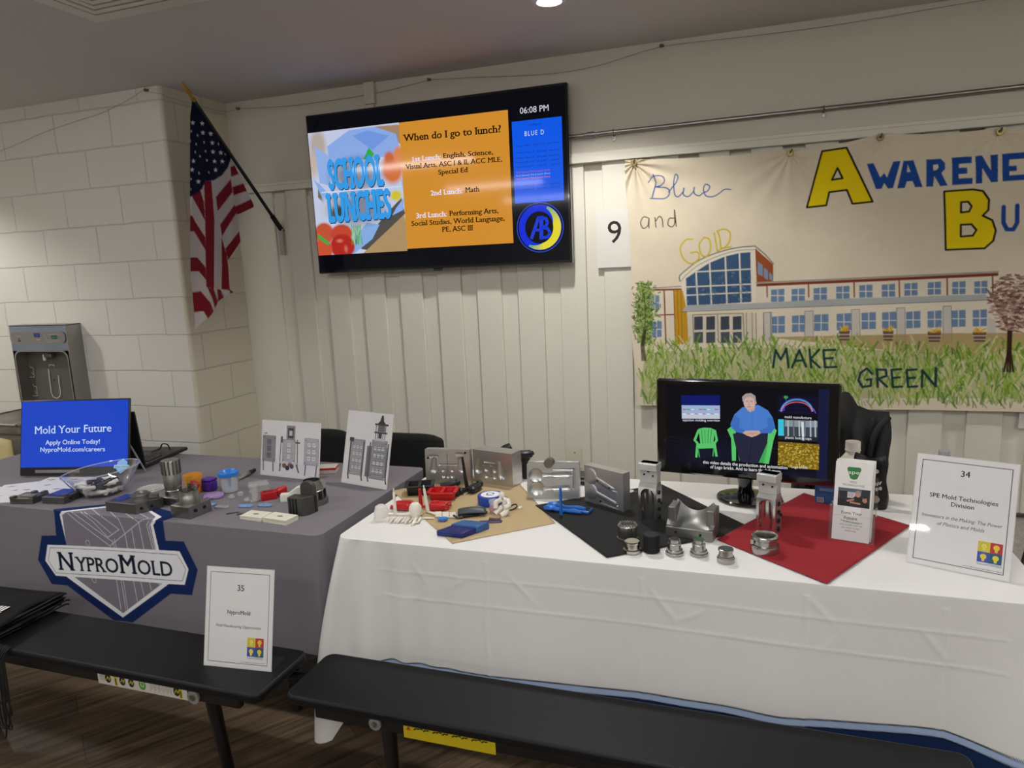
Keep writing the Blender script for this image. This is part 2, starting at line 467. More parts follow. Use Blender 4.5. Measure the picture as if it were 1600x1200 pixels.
def color_sheet(name, P, C, m, parent=None, flip=False, close_u=False, extra=None):
    """smooth grid mesh with a colour at every vertex"""
    P = np.asarray(P); a, b = P.shape[:2]; i, j = np.mgrid[0:a - 1, 0:(b if close_u else b - 1)]; k = (j + 1) % b
    F = np.stack([i * b + j, i * b + k, (i + 1) * b + k, (i + 1) * b + j], -1).reshape(-1, 4)
    if flip: F = F[:, ::-1]
    F = F.tolist()
    if extra: F += extra
    me = bpy.data.meshes.new(name); me.from_pydata(P.reshape(-1, 3).tolist(), [], F); me.materials.append(m)
    at_ = me.color_attributes.new('Col', 'FLOAT_COLOR', 'POINT')
    at_.data.foreach_set('color', np.concatenate([C.reshape(-1, 3), np.ones((a * b, 1))], 1).astype(np.float32).ravel())
    me.polygons.foreach_set('use_smooth', [True] * len(me.polygons))
    o = bpy.data.objects.new(name, me); COL.objects.link(o)
    if parent: o.parent = parent
    return o
# ================================================================== the room
XL, XR, YB = -5.3, 4.2, -5.0
PAINT = mat('cream_wall_paint', '#dcd8cb', .55, var=.03, vscale=3, bump=.12, bscale=35)
UPPER = mat('upper_wall_paint', '#cdc7ba', .6, var=.04, vscale=2, bump=.05, bscale=60)
CEILM = mat('ceiling_paint', '#ccc9cc', .8, var=.03, vscale=2, bump=.06, bscale=80)

def block_mat(name, axis, shift, col):
    m = bpy.data.materials.new(name); m.use_nodes = True; n, l = m.node_tree.nodes, m.node_tree.links; b = n['Principled BSDF']
    tc = n.new('ShaderNodeTexCoord'); sp = n.new('ShaderNodeSeparateXYZ'); l.new(tc.outputs['Object'], sp.inputs[0])
    ax = n.new('ShaderNodeMath'); ax.operation = 'ADD'; ax.inputs[1].default_value = shift; l.new(sp.outputs[axis], ax.inputs[0])
    az = n.new('ShaderNodeMath'); az.operation = 'ADD'; az.inputs[1].default_value = -.0198 + .2008 * 2; l.new(sp.outputs[2], az.inputs[0])
    cb = n.new('ShaderNodeCombineXYZ'); l.new(ax.outputs[0], cb.inputs[0]); l.new(az.outputs[0], cb.inputs[1])
    nz = n.new('ShaderNodeTexNoise'); nz.inputs['Scale'].default_value = 6; l.new(tc.outputs['Object'], nz.inputs['Vector'])
    wob = n.new('ShaderNodeMix'); wob.data_type = 'VECTOR'; wob.inputs[0].default_value = .012
    l.new(cb.outputs[0], wob.inputs[4]); l.new(nz.outputs['Color'], wob.inputs[5])
    br = n.new('ShaderNodeTexBrick'); br.offset = .5; br.inputs['Scale'].default_value = 1; br.inputs['Mortar Size'].default_value = .0045
    br.inputs['Mortar Smooth'].default_value = .5; br.inputs['Brick Width'].default_value = .3985; br.inputs['Row Height'].default_value = .2008
    col = c(col)
    br.inputs['Color1'].default_value = (*col, 1); br.inputs['Color2'].default_value = (*[v * .965 for v in col], 1); br.inputs['Mortar'].default_value = (*[v * .86 for v in col], 1)
    l.new(wob.outputs[1], br.inputs['Vector']); l.new(br.outputs['Color'], b.inputs['Base Color'])
    b.inputs['Roughness'].default_value = .5
    g = n.new('ShaderNodeTexNoise'); g.inputs['Scale'].default_value = 90; g.inputs['Detail'].default_value = 5; l.new(tc.outputs['Object'], g.inputs['Vector'])
    ma = n.new('ShaderNodeMath'); ma.operation = 'MULTIPLY_ADD'; ma.inputs[1].default_value = -1.0; l.new(br.outputs['Fac'], ma.inputs[0])
    mg = n.new('ShaderNodeMath'); mg.operation = 'MULTIPLY'; mg.inputs[1].default_value = .12; l.new(g.outputs['Fac'], mg.inputs[0]); l.new(mg.outputs[0], ma.inputs[2])
    bp = n.new('ShaderNodeBump'); bp.inputs['Strength'].default_value = .7; bp.inputs['Distance'].default_value = .006
    l.new(ma.outputs[0], bp.inputs['Height']); l.new(bp.outputs[0], b.inputs['Normal'])
    return m
def floor_mat():
    m = bpy.data.materials.new('wood_plank_floor'); m.use_nodes = True; n, l = m.node_tree.nodes, m.node_tree.links; b = n['Principled BSDF']
    tc = n.new('ShaderNodeTexCoord'); mp = n.new('ShaderNodeMapping'); mp.inputs['Rotation'].default_value = (0, 0, radians(-54)); l.new(tc.outputs['Object'], mp.inputs[0])
    br = n.new('ShaderNodeTexBrick'); br.offset = .37; br.inputs['Scale'].default_value = 1; br.inputs['Brick Width'].default_value = 1.2; br.inputs['Row Height'].default_value = .15
    br.inputs['Mortar Size'].default_value = .0012; br.inputs['Color1'].default_value = (*c('#715f4b'), 1); br.inputs['Color2'].default_value = (*c('#54463a'), 1); br.inputs['Mortar'].default_value = (*c('#2a2018'), 1)
    l.new(mp.outputs[0], br.inputs['Vector'])
    m2 = n.new('ShaderNodeMapping'); m2.inputs['Scale'].default_value = (2.0, 26, 1); l.new(mp.outputs[0], m2.inputs[0])
    no = n.new('ShaderNodeTexNoise'); no.inputs['Scale'].default_value = 1.6; no.inputs['Detail'].default_value = 7; no.inputs['Distortion'].default_value = .6; l.new(m2.outputs[0], no.inputs['Vector'])
    cr = n.new('ShaderNodeValToRGB'); cr.color_ramp.elements[0].position = .32; cr.color_ramp.elements[0].color = (.38, .36, .34, 1); cr.color_ramp.elements[1].position = .7; cr.color_ramp.elements[1].color = (1.25, 1.2, 1.15, 1)
    l.new(no.outputs['Fac'], cr.inputs[0])
    mx = n.new('ShaderNodeMix'); mx.data_type = 'RGBA'; mx.blend_type = 'MULTIPLY'; mx.inputs[0].default_value = 1
    l.new(br.outputs['Color'], mx.inputs[6]); l.new(cr.outputs[0], mx.inputs[7]); l.new(mx.outputs[2], b.inputs['Base Color'])
    b.inputs['Roughness'].default_value = .45
    bp = n.new('ShaderNodeBump'); bp.inputs['Strength'].default_value = .15; bp.inputs['Distance'].default_value = .004; l.new(no.outputs['Fac'], bp.inputs['Height']); l.new(bp.outputs[0], b.inputs['Normal'])
    return m
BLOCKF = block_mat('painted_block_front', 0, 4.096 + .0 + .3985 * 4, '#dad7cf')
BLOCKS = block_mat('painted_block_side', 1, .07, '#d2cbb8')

def struct(o): o['kind'] = 'structure'; return o
struct(MB().box((XL + XR) / 2, (YB + D) / 2, -.05, XR - XL + .4, D - YB + .4, .1, floor_mat()).build('floor'))
struct(MB().box((XL + XR) / 2, (YB + D) / 2, CEIL + .06, XR - XL + .4, D - YB + .4, .12, CEILM).build('ceiling'))
XC = -2.917                                            # corner of the block pier
# block wall: front face, rounded arris, return face
m = MB(); rr = .018
arc = [(XC - rr + rr * cos(a), D1 + rr - rr * sin(a)) for a in np.linspace(pi / 2, 0, 7)]
m.sheet([[(XL - .1, D1, 0), (XL - .1, D1, CEIL)], [(XC - rr, D1, 0), (XC - rr, D1, CEIL)]], BLOCKF)
m.sheet([[(x, y, 0), (x, y, CEIL)] for x, y in arc], BLOCKS)
m.sheet([[(XC, D1 + rr, 0), (XC, D1 + rr, CEIL)], [(XC, D + .02, 0), (XC, D + .02, CEIL)]], BLOCKS)
m.sheet([[(XC, D + .02, 0), (XC, D + .02, CEIL)], [(XL - .1, D + .02, 0), (XL - .1, D + .02, CEIL)]], BLOCKS)
struct(m.build('wall_left'))
# back wall: boards and recessed battens up to the rail, flat above it
m = MB(); zt = 2.02; x = XC - .01; k = -15
edges = []
while .334 + .2305 * k < XR:
    a = .334 + .2305 * k
    if a > XC + .1: edges.append((a, a + .092))
    k += 1
x = XC - .02
for a, b_ in edges + [(XR, XR + .1)]:
    m.box((x + a) / 2, D + .025, zt / 2, a - x, .05, zt, PAINT, bev=.003); x = b_
m.box((XC + XR) / 2, D + .06, zt / 2, XR - XC, .06, zt, PAINT)
for a, b_ in edges: m.box((a + b_) / 2, D + .025, (zt - .045) / 2, .0905, .018, zt - .045, PAINT)
m.box((XC + XR) / 2, D + .045, (zt + CEIL) / 2, XR - XC + .05, .09, CEIL - zt, UPPER)
struct(m.build('wall_back'))
struct(MB().box((XL + XR) / 2, YB - .05, CEIL / 2, XR - XL + .4, .1, CEIL, PAINT).build('wall_front'))
struct(MB().box(XL - .05, (YB + D) / 2, CEIL / 2, .1, D - YB, CEIL, PAINT).build('wall_west'))
struct(MB().box(XR + .05, (YB + D) / 2, CEIL / 2, .1, D - YB, CEIL, PAINT).build('wall_right'))
m = MB(); m.box((XC + XR) / 2 + .02, D - .012, 2.028, XR - XC - .06, .026, .034, PAINT, bev=.003); m.box((XC + XR) / 2 + .02, D - .006, 2.052, XR - XC - .06, .014, .02, PAINT, bev=.002)
struct(m.build('trim_1'))
m = MB(); m.box(-1.968, D - .012, 2.47, .062, .024, .11, UPPER, bev=.002); m.box(-1.968, D - .006, 2.4, .04, .012, .09, UPPER)
struct(m.build('trim_2'))
TERR = mat('speckled_base', '#b9b4aa', .5, var=.5, vscale=90)
m = MB(); m.box((XC + XR) / 2, D - .006, .17, XR - XC, .012, .34, TERR); m.box((XC + XR) / 2, D - .009, .347, XR - XC, .02, .014, mat('dark_base_cap', '#4a4038', .5))
struct(m.build('baseboard_back'))

# ------------------------------------------------------------------ lights as fittings
def glow(name, col, s):
    mm = bpy.data.materials.new(name); mm.use_nodes = True; b = mm.node_tree.nodes['Principled BSDF']
    b.inputs['Base Color'].default_value = (.8, .8, .8, 1); b.inputs['Emission Color'].default_value = (*col, 1); b.inputs['Emission Strength'].default_value = s
    return mm
TUBE = glow('fluorescent_diffuser', (1, 1, .99), TUBE_GLOW); DISC = glow('downlight_lens', (1, .93, .82), 9)
FIX = mat('white_enamel', '#dcdad6', .4, var=.02)
for i, (x, y) in enumerate(STRIPS):
    t = thing('ceiling_light', 'long fluorescent ceiling light above the room behind the viewer', 'light', (x, y, CEIL), 0, 'fluorescent strip lights')
    MB().box(0, 0, -.02, 1.24, .16, .04, FIX, bev=.004).build('housing', t)
    MB().box(0, 0, -.052, 1.2, .1, .024, TUBE, bev=.006).build('diffuser', t)
for i, (x, y) in enumerate(DOWNLIGHTS):
    t = thing('downlight', ['round recessed ceiling light glowing at the top edge, above the screen', 'round recessed ceiling light over the block wall', 'round recessed ceiling light far to the right'][i], 'light', (x, y, CEIL))
    MB().lathe([(.0, -.002), (.045, -.002)], DISC, n=32).build('lens', t)
    MB().lathe([(.045, -.001), (.05, -.008), (.062, -.006), (.066, 0)], FIX, n=32).build('trim_ring', t)
t = thing('ceiling_vent', 'square white louvred air vent set in the ceiling, top left', 'vent', (-2.094, 1.942, CEIL))
m = MB()
def ring(m, h, w, z0, z1, mt):
    for sx, sy, lx, ly in ((0, 1, 2 * h, w), (0, -1, 2 * h, w), (1, 0, w, 2 * h - 2 * w), (-1, 0, w, 2 * h - 2 * w)):
        m.box(sx * (h - w / 2), sy * (h - w / 2), (z0 + z1) / 2, lx, ly, z1 - z0, mt)
ring(m, .3, .035, -.008, 0, FIX); m.build('frame', t)
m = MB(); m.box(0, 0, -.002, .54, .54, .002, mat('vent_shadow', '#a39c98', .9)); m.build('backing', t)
m = MB()
for k in range(7): ring(m, .258 - k * .036, .024, -.012 - .001 * (k % 2), -.006, FIX)
m.build('louvre', t)

# conduit, wires
t = thing('conduit_pipe', 'grey metal conduit pipe running along the upper wall right of the screen', 'pipe', (0, D, 2.146))
m = MB(); m.tube([(-1.0, -.02, -.006), (-.7, -.02, -.004), (1.6, -.02, .014), (XR, -.02, .03)], .0105, STEEL, n=12); m.build('pipe', t)
m = MB(); m.cyl((-.79, -.02, -.005), (-.755, -.02, -.005), .0145, STEEL, n=14); m.cyl((-.772, -.034, -.005), (-.772, -.02, -.005), .004, CHROME, n=8); m.build('coupling', t)
for x in (-.662, .266, 1.6):
    zc = -.004 + (x + .7) * .018 / 2.3
    m = MB(); m.tube([(x, -.004, zc + .013), (x, -.02, zc + .0125), (x, -.033, zc), (x, -.02, zc - .0125), (x, -.004, zc - .016), (x, -.003, zc - .034)], .0035, STEEL, n=6); m.box(x, -.004, zc - .026, .014, .004, .024, STEEL); m.cyl((x, -.009, zc - .027), (x, -.003, zc - .027), .004, CHROME, n=8); m.build('strap', t)
WIRE = mat('thin_grey_wire', '#6f675c', .6)
t = thing('hanging_wire', 'thin grey wire looped from hooks along the top of both walls', 'wire')
pts = [on_wall(x, y, D1 - .008) for x, y in ((0, 236), (30, 224), (68, 207), (117, 190), (160, 176), (200, 156), (222, 142))]
MB().tube(spline(pts, 4), .0008, WIRE, n=5).build('wire', t)
pts = [on_wall(222, 142, D1 - .008), on_wall(252, 147, D1 - .008), (XC + .012, D1 + .03, at(258, 150, 0)[2] * 0 + on_wall(257, 149, D1)[2])] + [(XC + .01, y, z) for y, z in ((D1 + .25, 2.47), (D - .03, 2.475))] + [on_wall(x, y, D - .008) for x, y in ((374, 170), (430, 167), (480, 162), (580, 147), (671, 125))]
MB().tube(spline(pts, 4), .0008, WIRE, n=5).build('wire', t)
pts = [on_wall(x, y, D - .008) for x, y in ((671, 125), (740, 121), (820, 118), (880, 113), (940, 101), (1034, 73), (1150, 59), (1300, 40), (1520, 3), (1600, -8))]
MB().tube(spline(pts, 4), .0008, WIRE, n=5).build('wire', t)
for px, py, y in ((230, 141, D1), (373, 170, D), (671, 125, D), (1034, 72, D)):
    p = on_wall(px, py, y); m = MB()
    m.cyl(p + np.array([0, -.001, 0]), p + np.array([0, -.014, 0]), .004, WIRE, n=8); m.ball(p + np.array([0, -.016, 0]), .007, WIRE, 8); m.box(p[0], p[1] - .003, p[2], .02, .006, .012, WIRE); m.build('hook', t)

# wall outlet behind the left mould blocks
p = on_wall(899, 715, D); t = thing('wall_outlet', 'cream blank outlet cover plate low on the panelled wall', 'outlet', (p[0], D, p[2]))
m = MB(); m.box(0, -.004, 0, .075, .008, .115, mat('cream_plate', '#d9d2bd', .4), bev=.003); m.build('cover_plate', t)
for z_ in (.03, -.03): MB().cyl((0, -.011, z_), (0, -.007, z_), .004, DSTEEL, n=10).build('screw', t)

# ================================================================== tables, cloths, benches
GREYC = '#7a757b'
FRAME = mat('black_frame_paint', '#121214', .35, var=.1)
SEAT = mat('black_laminate', '#131315', .5, var=.12, vscale=30, bump=.03, bscale=300, spec=.22)
def perimeter(x0, x1, y0, y1, r, step, dense=None):
    """points round a rectangle (front first): x, y, outward normal, code"""
    out = []
    def run(a, b, nrm, st):
        L = hypot(b[0] - a[0], b[1] - a[1]); n = max(2, int(L / st))
        for i in range(n): out.append((a[0] + (b[0] - a[0]) * i / n, a[1] + (b[1] - a[1]) * i / n, *nrm))
    def bend(cx, cy, a0):
        for i in range(12):
            a = a0 + pi / 2 * i / 12; out.append((cx + r * cos(a), cy + r * sin(a), cos(a), sin(a)))
    if dense:
        run((x0 + r, y0), (dense[0], y0), (0, -1), step); run((dense[0], y0), (dense[1], y0), (0, -1), dense[2]); run((dense[1], y0), (x1 - r, y0), (0, -1), step)
    else: run((x0 + r, y0), (x1 - r, y0), (0, -1), step)
    bend(x1 - r, y0 + r, -pi / 2); run((x1, y0 + r), (x1, y1 - r), (1, 0), step); bend(x1 - r, y1 - r, 0)
    run((x1 - r, y1), (x0 + r, y1), (0, 1), step * 2); bend(x0 + r, y1 - r, pi / 2); run((x0, y1 - r), (x0, y0 + r), (-1, 0), step); bend(x0 + r, y0 + r, pi)
    return np.array(out)
def drape(name, x0, x1, y0, y1, r, step, hs, length, out, colour, dense=None, inset=(.374, .25, .1, .05, .02, .006), ez=.001):
    P = perimeter(x0, x1, y0, y1, r, step, dense); n = len(P); rows = []; H = []
    for d in inset: rows.append((-d - ez, 0)); H.append(-d - ez)
    for a in np.linspace(0, pi / 2, 5): rows.append((-ez + ez * sin(a), ez * (1 - cos(a)))); H.append(None)
    V = []; HH = []
    for d, z in rows:
        if d < 0:
            hf = (y1 - y0) / 2; cx_ = np.clip(P[:, 0], x0 + hf, x1 - hf); g_ = min(1.0, -d / hf)
            X_, Y_ = P[:, 0] + (cx_ - P[:, 0]) * g_, P[:, 1] + ((y0 + y1) / 2 - P[:, 1]) * g_
        else: X_, Y_ = P[:, 0] + P[:, 2] * d, P[:, 1] + P[:, 3] * d
        V.append(np.stack([X_, Y_, np.full(n, T - z)], 1)); HH.append(np.full(n, d if z == 0 else z))
    L = length(P)
    for f in hs:
        h = ez + (L - ez) * f; o = out(P, h, f)
        V.append(np.stack([P[:, 0] + P[:, 2] * o[0] + o[1], P[:, 1] + P[:, 3] * o[0], T - h], 1)); HH.append(h)
    V = np.array(V); HH = np.array(HH)
    C = colour(V, HH, P)
    return color_sheet(name, V, C, CLOTHP, close_u=True)
def bump1(x, c0, w): return np.exp(-((x - c0) / w) ** 2)

# --- company logo printed on the grey cloth: painted flat in (x, drop below the edge)
GY0 = 1.752; GX1 = -1.262; GX0 = -3.35
class Sheet2:      # pixel -> (x, w) on the unrolled cloth; w > 0 down the front, w < 0 back over the top
    @staticmethod
    def uv(px, py):
        p = on_wall(px, py, GY0 - .006)
        if p[2] <= T - .004: return (p[0], T - p[2])
        q = at(px, py, T); return (q[0], min(.004, GY0 - q[1]))
LZ = lambda X, Y: Sheet2.uv(40 + X / 5.455, 770 + Y / 5.455)
def logo():
    a = LZ(60, 500); b = LZ(1500, 700)
    R = Raster(a[0], -.13, b[0], .40, 620, 470, GREYC)
    navy, wht, line = '#12275a', '#e9e9ec', '#d5d5dc'
    R.poly([LZ(*p) for p in ((218, 160), (240, 140), (700, 95), (1080, 100), (1140, 105), (1150, 135), (1250, 160), (1290, 200), (1175, 240), (1165, 280), (1182, 412), (1338, 420), (1462, 660), (1415, 875), (1230, 865), (905, 1112), (745, 1090), (360, 790), (228, 775), (105, 570), (130, 368), (252, 366))], navy)
    R.poly([LZ(*p) for p in ((278, 190), (305, 158), (700, 112), (1030, 128), (1160, 205), (1085, 245), (1075, 280), (1130, 510), (1240, 760), (820, 1068), (350, 715), (350, 470))], wht)
    R.poly([LZ(*p) for p in ((298, 192), (320, 168), (700, 125), (1025, 142), (1110, 205), (1068, 240), (1052, 275), (1105, 520), (1180, 760), (822, 1032), (398, 705), (345, 470))], '#7d7781')
    ln = lambda pts, w=.0022: R.line([LZ(*p) for p in pts], w, line)
    for pts in (((330, 172), (430, 250), (708, 458), (760, 415), (950, 260), (1010, 225), (1090, 215)), ((390, 160), (480, 240), (725, 420)), ((470, 160), (560, 250), (690, 385), (785, 318)), ((500, 162), (590, 240), (715, 350)),
                ((570, 140), (680, 240), (780, 315)), ((700, 140), (780, 230), (835, 355), (860, 490)), ((850, 175), (950, 255), (1000, 500)), ((890, 310), (925, 500)), ((708, 458), (715, 490)), ((745, 400), (765, 490), (830, 800), (860, 1000)),
                ((728, 410), (750, 490), (760, 720), (805, 1000)), ((800, 735), (845, 1000)), ((905, 740), (940, 930)), ((965, 745), (1000, 890)), ((1040, 750), (1060, 835)), ((1040, 235), (1020, 280), (1080, 510)), ((1060, 240), (1040, 290), (1095, 510)), ((960, 170), (1045, 215)), ((1110, 755), (1130, 790), (1150, 770))): ln(pts)
    for cx, cy in ((520, 432), (578, 745)): R.line([LZ(cx + 16 * cos(t) + 6 * sin(t), cy + 24 * sin(t)) for t in np.linspace(0, 6.283, 14)], .0014, line)
    R.poly([LZ(*p) for p in ((182, 445), (330, 450), (1302, 503), (1382, 655), (1350, 788), (1180, 780), (260, 705), (168, 578))], wht)
    R.line([LZ(*p) for p in ((205, 470), (330, 473), (1285, 533), (1358, 655), (1330, 755), (1180, 748), (262, 682), (192, 575))], .0018, '#20283a', closed=True)
    # lettering with slab feet, sheared onto the sloping band
    x = 268; L0 = np.array(LZ(285, 655)); L1 = np.array(LZ(1250, 718)); e = (L1 - L0) / np.hypot(*(L1 - L0))
    word = [('N', 1.0), ('YPRO', .77), ('M', 1.0), ('OLD', .77)]
    tot = sum(np.ptp(glyphs(w, .018, 0, .055)[..., 0]) * s + .06 for w, s in word) - .06
    u = 0; hh = .0265 * 1.0
    width = np.hypot(*(L1 - L0)); sc = width / tot
    cap = abs(LZ(340, 510)[1] - LZ(330, 655)[1])
    for w, s_ in word:
        t = glyphs(w, .018, 0, .055); t0 = t[..., 0].min()
        X = (t[..., 0] - t0) * s_ * sc + u; Y = t[..., 1] * s_ * cap
        R.tris(np.stack([L0[0] + e[0] * X, L0[1] + e[1] * X - Y], -1), '#10182e')
        u += (np.ptp(t[..., 0]) * s_ + .06) * sc
    return R
LOGO = logo()
def grey_col(V, H, P):
    C = np.empty(V.shape); C[:] = c(GREYC)
    X = V[..., 0]; front = (P[:, 3] < -.9)[None] & (H > -.125) & (H < .395) & (X > LOGO.x0) & (X < LOGO.x1)
    S = LOGO.at(X, H); C[front] = S[front]; return C
drape('grey_tablecloth', GX0, GX1, GY0, 2.5, .03, .02, np.linspace(0.012, 1, 230), lambda P: np.full(len(P), .405) + .012 * np.sin(P[:, 0] * 5),
      lambda P, h, f: (h * .015 * (P[:, 2] < .5) + .006 * f * np.sin(P[:, 0] * 9 + P[:, 1] * 17) * (P[:, 3] > -.9) + .006 * f * np.sin(P[:, 0] * 7), 0.0), grey_col, dense=(LOGO.x0, LOGO.x1, .0023), inset=[.373, .2] + list(np.arange(.124, .003, -.0025)) + [.001])
tag(bpy.data.objects['grey_tablecloth'], 'grey tablecloth printed with a navy shield emblem on its front', 'tablecloth')
WX0, WX1 = -1.205, .64
def white_len(P):
    ca = lambda cx, cy: np.exp(-((P[:, 0] - cx) ** 2 + (P[:, 1] - cy) ** 2) / .0045)
    return .475 + .006 * np.sin(P[:, 0] * 8.5 + 1) + .17 * ca(WX0, 1.755) + .15 * ca(WX1, 1.755)
def white_out(P, h, f):
    X, Y = P[:, 0], P[:, 1]; ca = np.exp(-((X - WX0 - .03) ** 2 + (Y - 1.77) ** 2) / .006) * np.sqrt(np.clip(-P[:, 3], 0, 1)); cb = np.exp(-((X - WX1) ** 2 + (Y - 1.755) ** 2) / .02)
    o = .02 * h + f * (.006 * np.sin(X * 8.5 + 1) + .003 * np.sin(X * 19 + 2 * np.sin(X * 5))) * (Y < 1.8)
    o = o + f ** 1.2 * (.085 * ca + .07 * cb) + .008 * f * np.sin(Y * 30) * (Y > 1.8)
    ds = np.minimum(np.abs(X - WX0), .4)
    o = o + .045 * f ** .55 * np.sin(ds * 66) * np.exp(-ds / .12) * (Y < 1.8)
    for cx in (-.72, -.28, .12, .42): o = o + .0016 * bump1(X, cx + .004 * np.sin(h * 20), .007) * (f > .06)
    for ch in (.085, .165): o = o + .0008 * bump1(h, ch + .004 * np.sin(X * 4), .005) * (X > -1.08) * (X < .55) * (Y < 1.8)
    for cx, ch, a, L in ((-.93, .085, .9, .035), (-.80, .10, -.6, .03), (-.62, .09, .8, .05), (-.23, .09, .9, .05), (-.15, .12, -.5, .04), (.16, .07, .8, .05), (.4, .12, .9, .04), (-.95, .17, -.8, .04), (.18, .15, -.9, .04)):
        u = (X - cx) * cos(a) + (h - ch) * sin(a); v = -(X - cx) * sin(a) + (h - ch) * cos(a); o = o + .0018 * np.exp(-(u / L) ** 2 - (v / .008) ** 2) * (Y < 1.8)
    return o, -.05 * np.sin(f * 2.4) * ca
def white_col(V, H, P):
    C = np.empty(V.shape); C[:] = c('#dcdad7'); L = white_len(P)[None]
    hem = np.interp(P[:, 0], [-1.2, -1.0, -.7, -.28, .07, .43, .6], [.384, .378, .372, .356, .358, .332, .36])[None] + .002 * np.sin(P[:, 0] * 14)[None]
    front = (P[:, 1] < 1.9)[None] & (P[:, 0] > -1.13)[None]
    u = H - hem; st = [-.0012, .0012, .0032, .0052, .020, .022, .024, .027]; cs = np.array([c(q) for q in ('#dcdad7', '#0d1526', '#0d1526', '#9fb2d2', '#9fb2d2', '#0d1526', '#0d1526', '#13284f')])
    for k in range(3): C[..., k] = np.where(front, np.interp(u, st, cs[:, k]), C[..., k])
    return C
drape('white_tablecloth', WX0, WX1, 1.755, 2.505, .034, .005, np.linspace(.01, 1, 190), white_len, white_out, white_col)
tag(bpy.data.objects['white_tablecloth'], 'white tablecloth with a light blue and navy hem on the right table', 'tablecloth')

def table(name, label, x0, x1, y0, y1):
    t = thing(name, label, 'table', ((x0 + x1) / 2, (y0 + y1) / 2, 0)); w, d = x1 - x0, y1 - y0
    MB().box(0, 0, T - .021, w - .03, d - .03, .034, SEAT, bev=.008).build('tabletop', t)
    for sx in (-1, 1):
        for sy in (-1, 1): MB().tube([(sx * (w / 2 - .3), sy * (d / 2 - .2), T - .04), (sx * (w / 2 - .26), sy * (d / 2 - .14), .02)], .02, FRAME, n=10).build('leg', t)
    m = MB()
    for sx in (-1, 1): m.tube([(sx * (w / 2 - .29), -d / 2 + .18, .4), (sx * (w / 2 - .29), d / 2 - .18, .4)], .014, FRAME)
    m.tube([(-w / 2 + .29, 0, .4), (w / 2 - .29, 0, .4)], .014, FRAME); m.build('crossbar', t)
table('folding_table', 'black folding table beneath the grey tablecloth', GX0, GX1, GY0, 2.5)
table('folding_table', 'black folding table beneath the white tablecloth', WX0 + .005, WX1 - .005, 1.765, 2.5)

def bench(label, x0, x1, y0, y1, legs, extra):
    t = thing('bench', label, 'bench', ((x0 + x1) / 2, (y0 + y1) / 2, 0)); w, d = x1 - x0, y1 - y0; r = .03
    poly = []
    for cx, cy, a0 in ((w / 2 - r, -d / 2 + r, -pi / 2), (w / 2 - r, d / 2 - r, 0), (-w / 2 + r, d / 2 - r, pi / 2), (-w / 2 + r, -d / 2 + r, pi)):
        poly += [(cx + r * cos(a0 + pi / 2 * i / 6), cy + r * sin(a0 + pi / 2 * i / 6)) for i in range(7)]
    MB().prism(poly, BZ - .026, BZ, SEAT).build('seat', t, bev=.007)
    m = MB()
    for sy in (-1, 1): m.box(0, sy * (d / 2 - .03), BZ - .046, w - .16, .022, .04, FRAME, bev=.004)
    m.build('rail', t)
    for lx in legs:
        MB().tube([(lx, -.02, BZ - .03), (lx - .005, -.01, BZ - .1), (lx - .05, .07, .012)], [.021, .02, .018], FRAME, n=12).build('leg', t)
        MB().tube([(lx + .01, -.02, BZ - .055), (lx + .1, .08, BZ - .075), (lx + .3, .09, BZ - .06)], .013, FRAME, n=10).build('brace', t)
    extra(t, w, d)
    return t
def ex1(t, w, d):
    y = -d / 2 + .018; p = on_wall(305, 1078, 1.385); x0 = on_wall(150, 1044, 1.385)[0] - t.location[0]; x1 = on_wall(291, 1076, 1.385)[0] - t.location[0]
    I = Ink(); L = x1 - x0; h = .034
    I.rect(0, 0, L, h, '#d9d6cf', 0)
    for f in (.19, .70 + .21): I.rect(L * f, .002, L * f + .012, h, '#d9c22a', 1); I.line([(L * f + .006, .006), (L * f + .006, h - .01)], .004, '#2a2a20', 2)
    for f in (.12, .285, .385, .885): I.oval(L * f, h * .62, .011, .014, '#17170f', 1); I.line([(L * f - .006, h * .5), (L * f, h * .8), (L * f + .004, h * .45), (L * f + .008, h * .75)], .003, '#d9c22a', 2)
    I.oval(L * .51, h * .62, .013, .016, '#5aa832', 1); I.frame(L * .51 - .006, h * .45, L * .51 + .006, h * .9, .002, '#e8f0d8', 2)
    for k in range(16): I.line([(L * (.6 + .015 * k), h * .25 + .004 * (k % 3)), (L * (.6 + .015 * k), h * .85)], .0016, '#8d8a86', 1)
    for k in range(5): I.line([(L * (.03 + .014 * k), h * .35), (L * (.03 + .014 * k), h * .9)], .0016, '#8d8a86', 1)
    I.build('warning_label', INK, t, Matrix.Translation((x0, y - .0015, BZ - .066)) @ Matrix.Rotation(pi / 2, 4, 'X'), 'white strip label with yellow and black warning symbols')
    m = MB(); m.cyl((x1 + .022, y - .006, BZ - .05), (x1 + .022, y, BZ - .05), .02, mat('grey_cap', '#8e8d8a', .5), n=24); m.cyl((x1 + .022, y - .01, BZ - .05), (x1 + .022, y - .005, BZ - .05), .009, STEEL, n=6); m.build('bolt_cap', t)
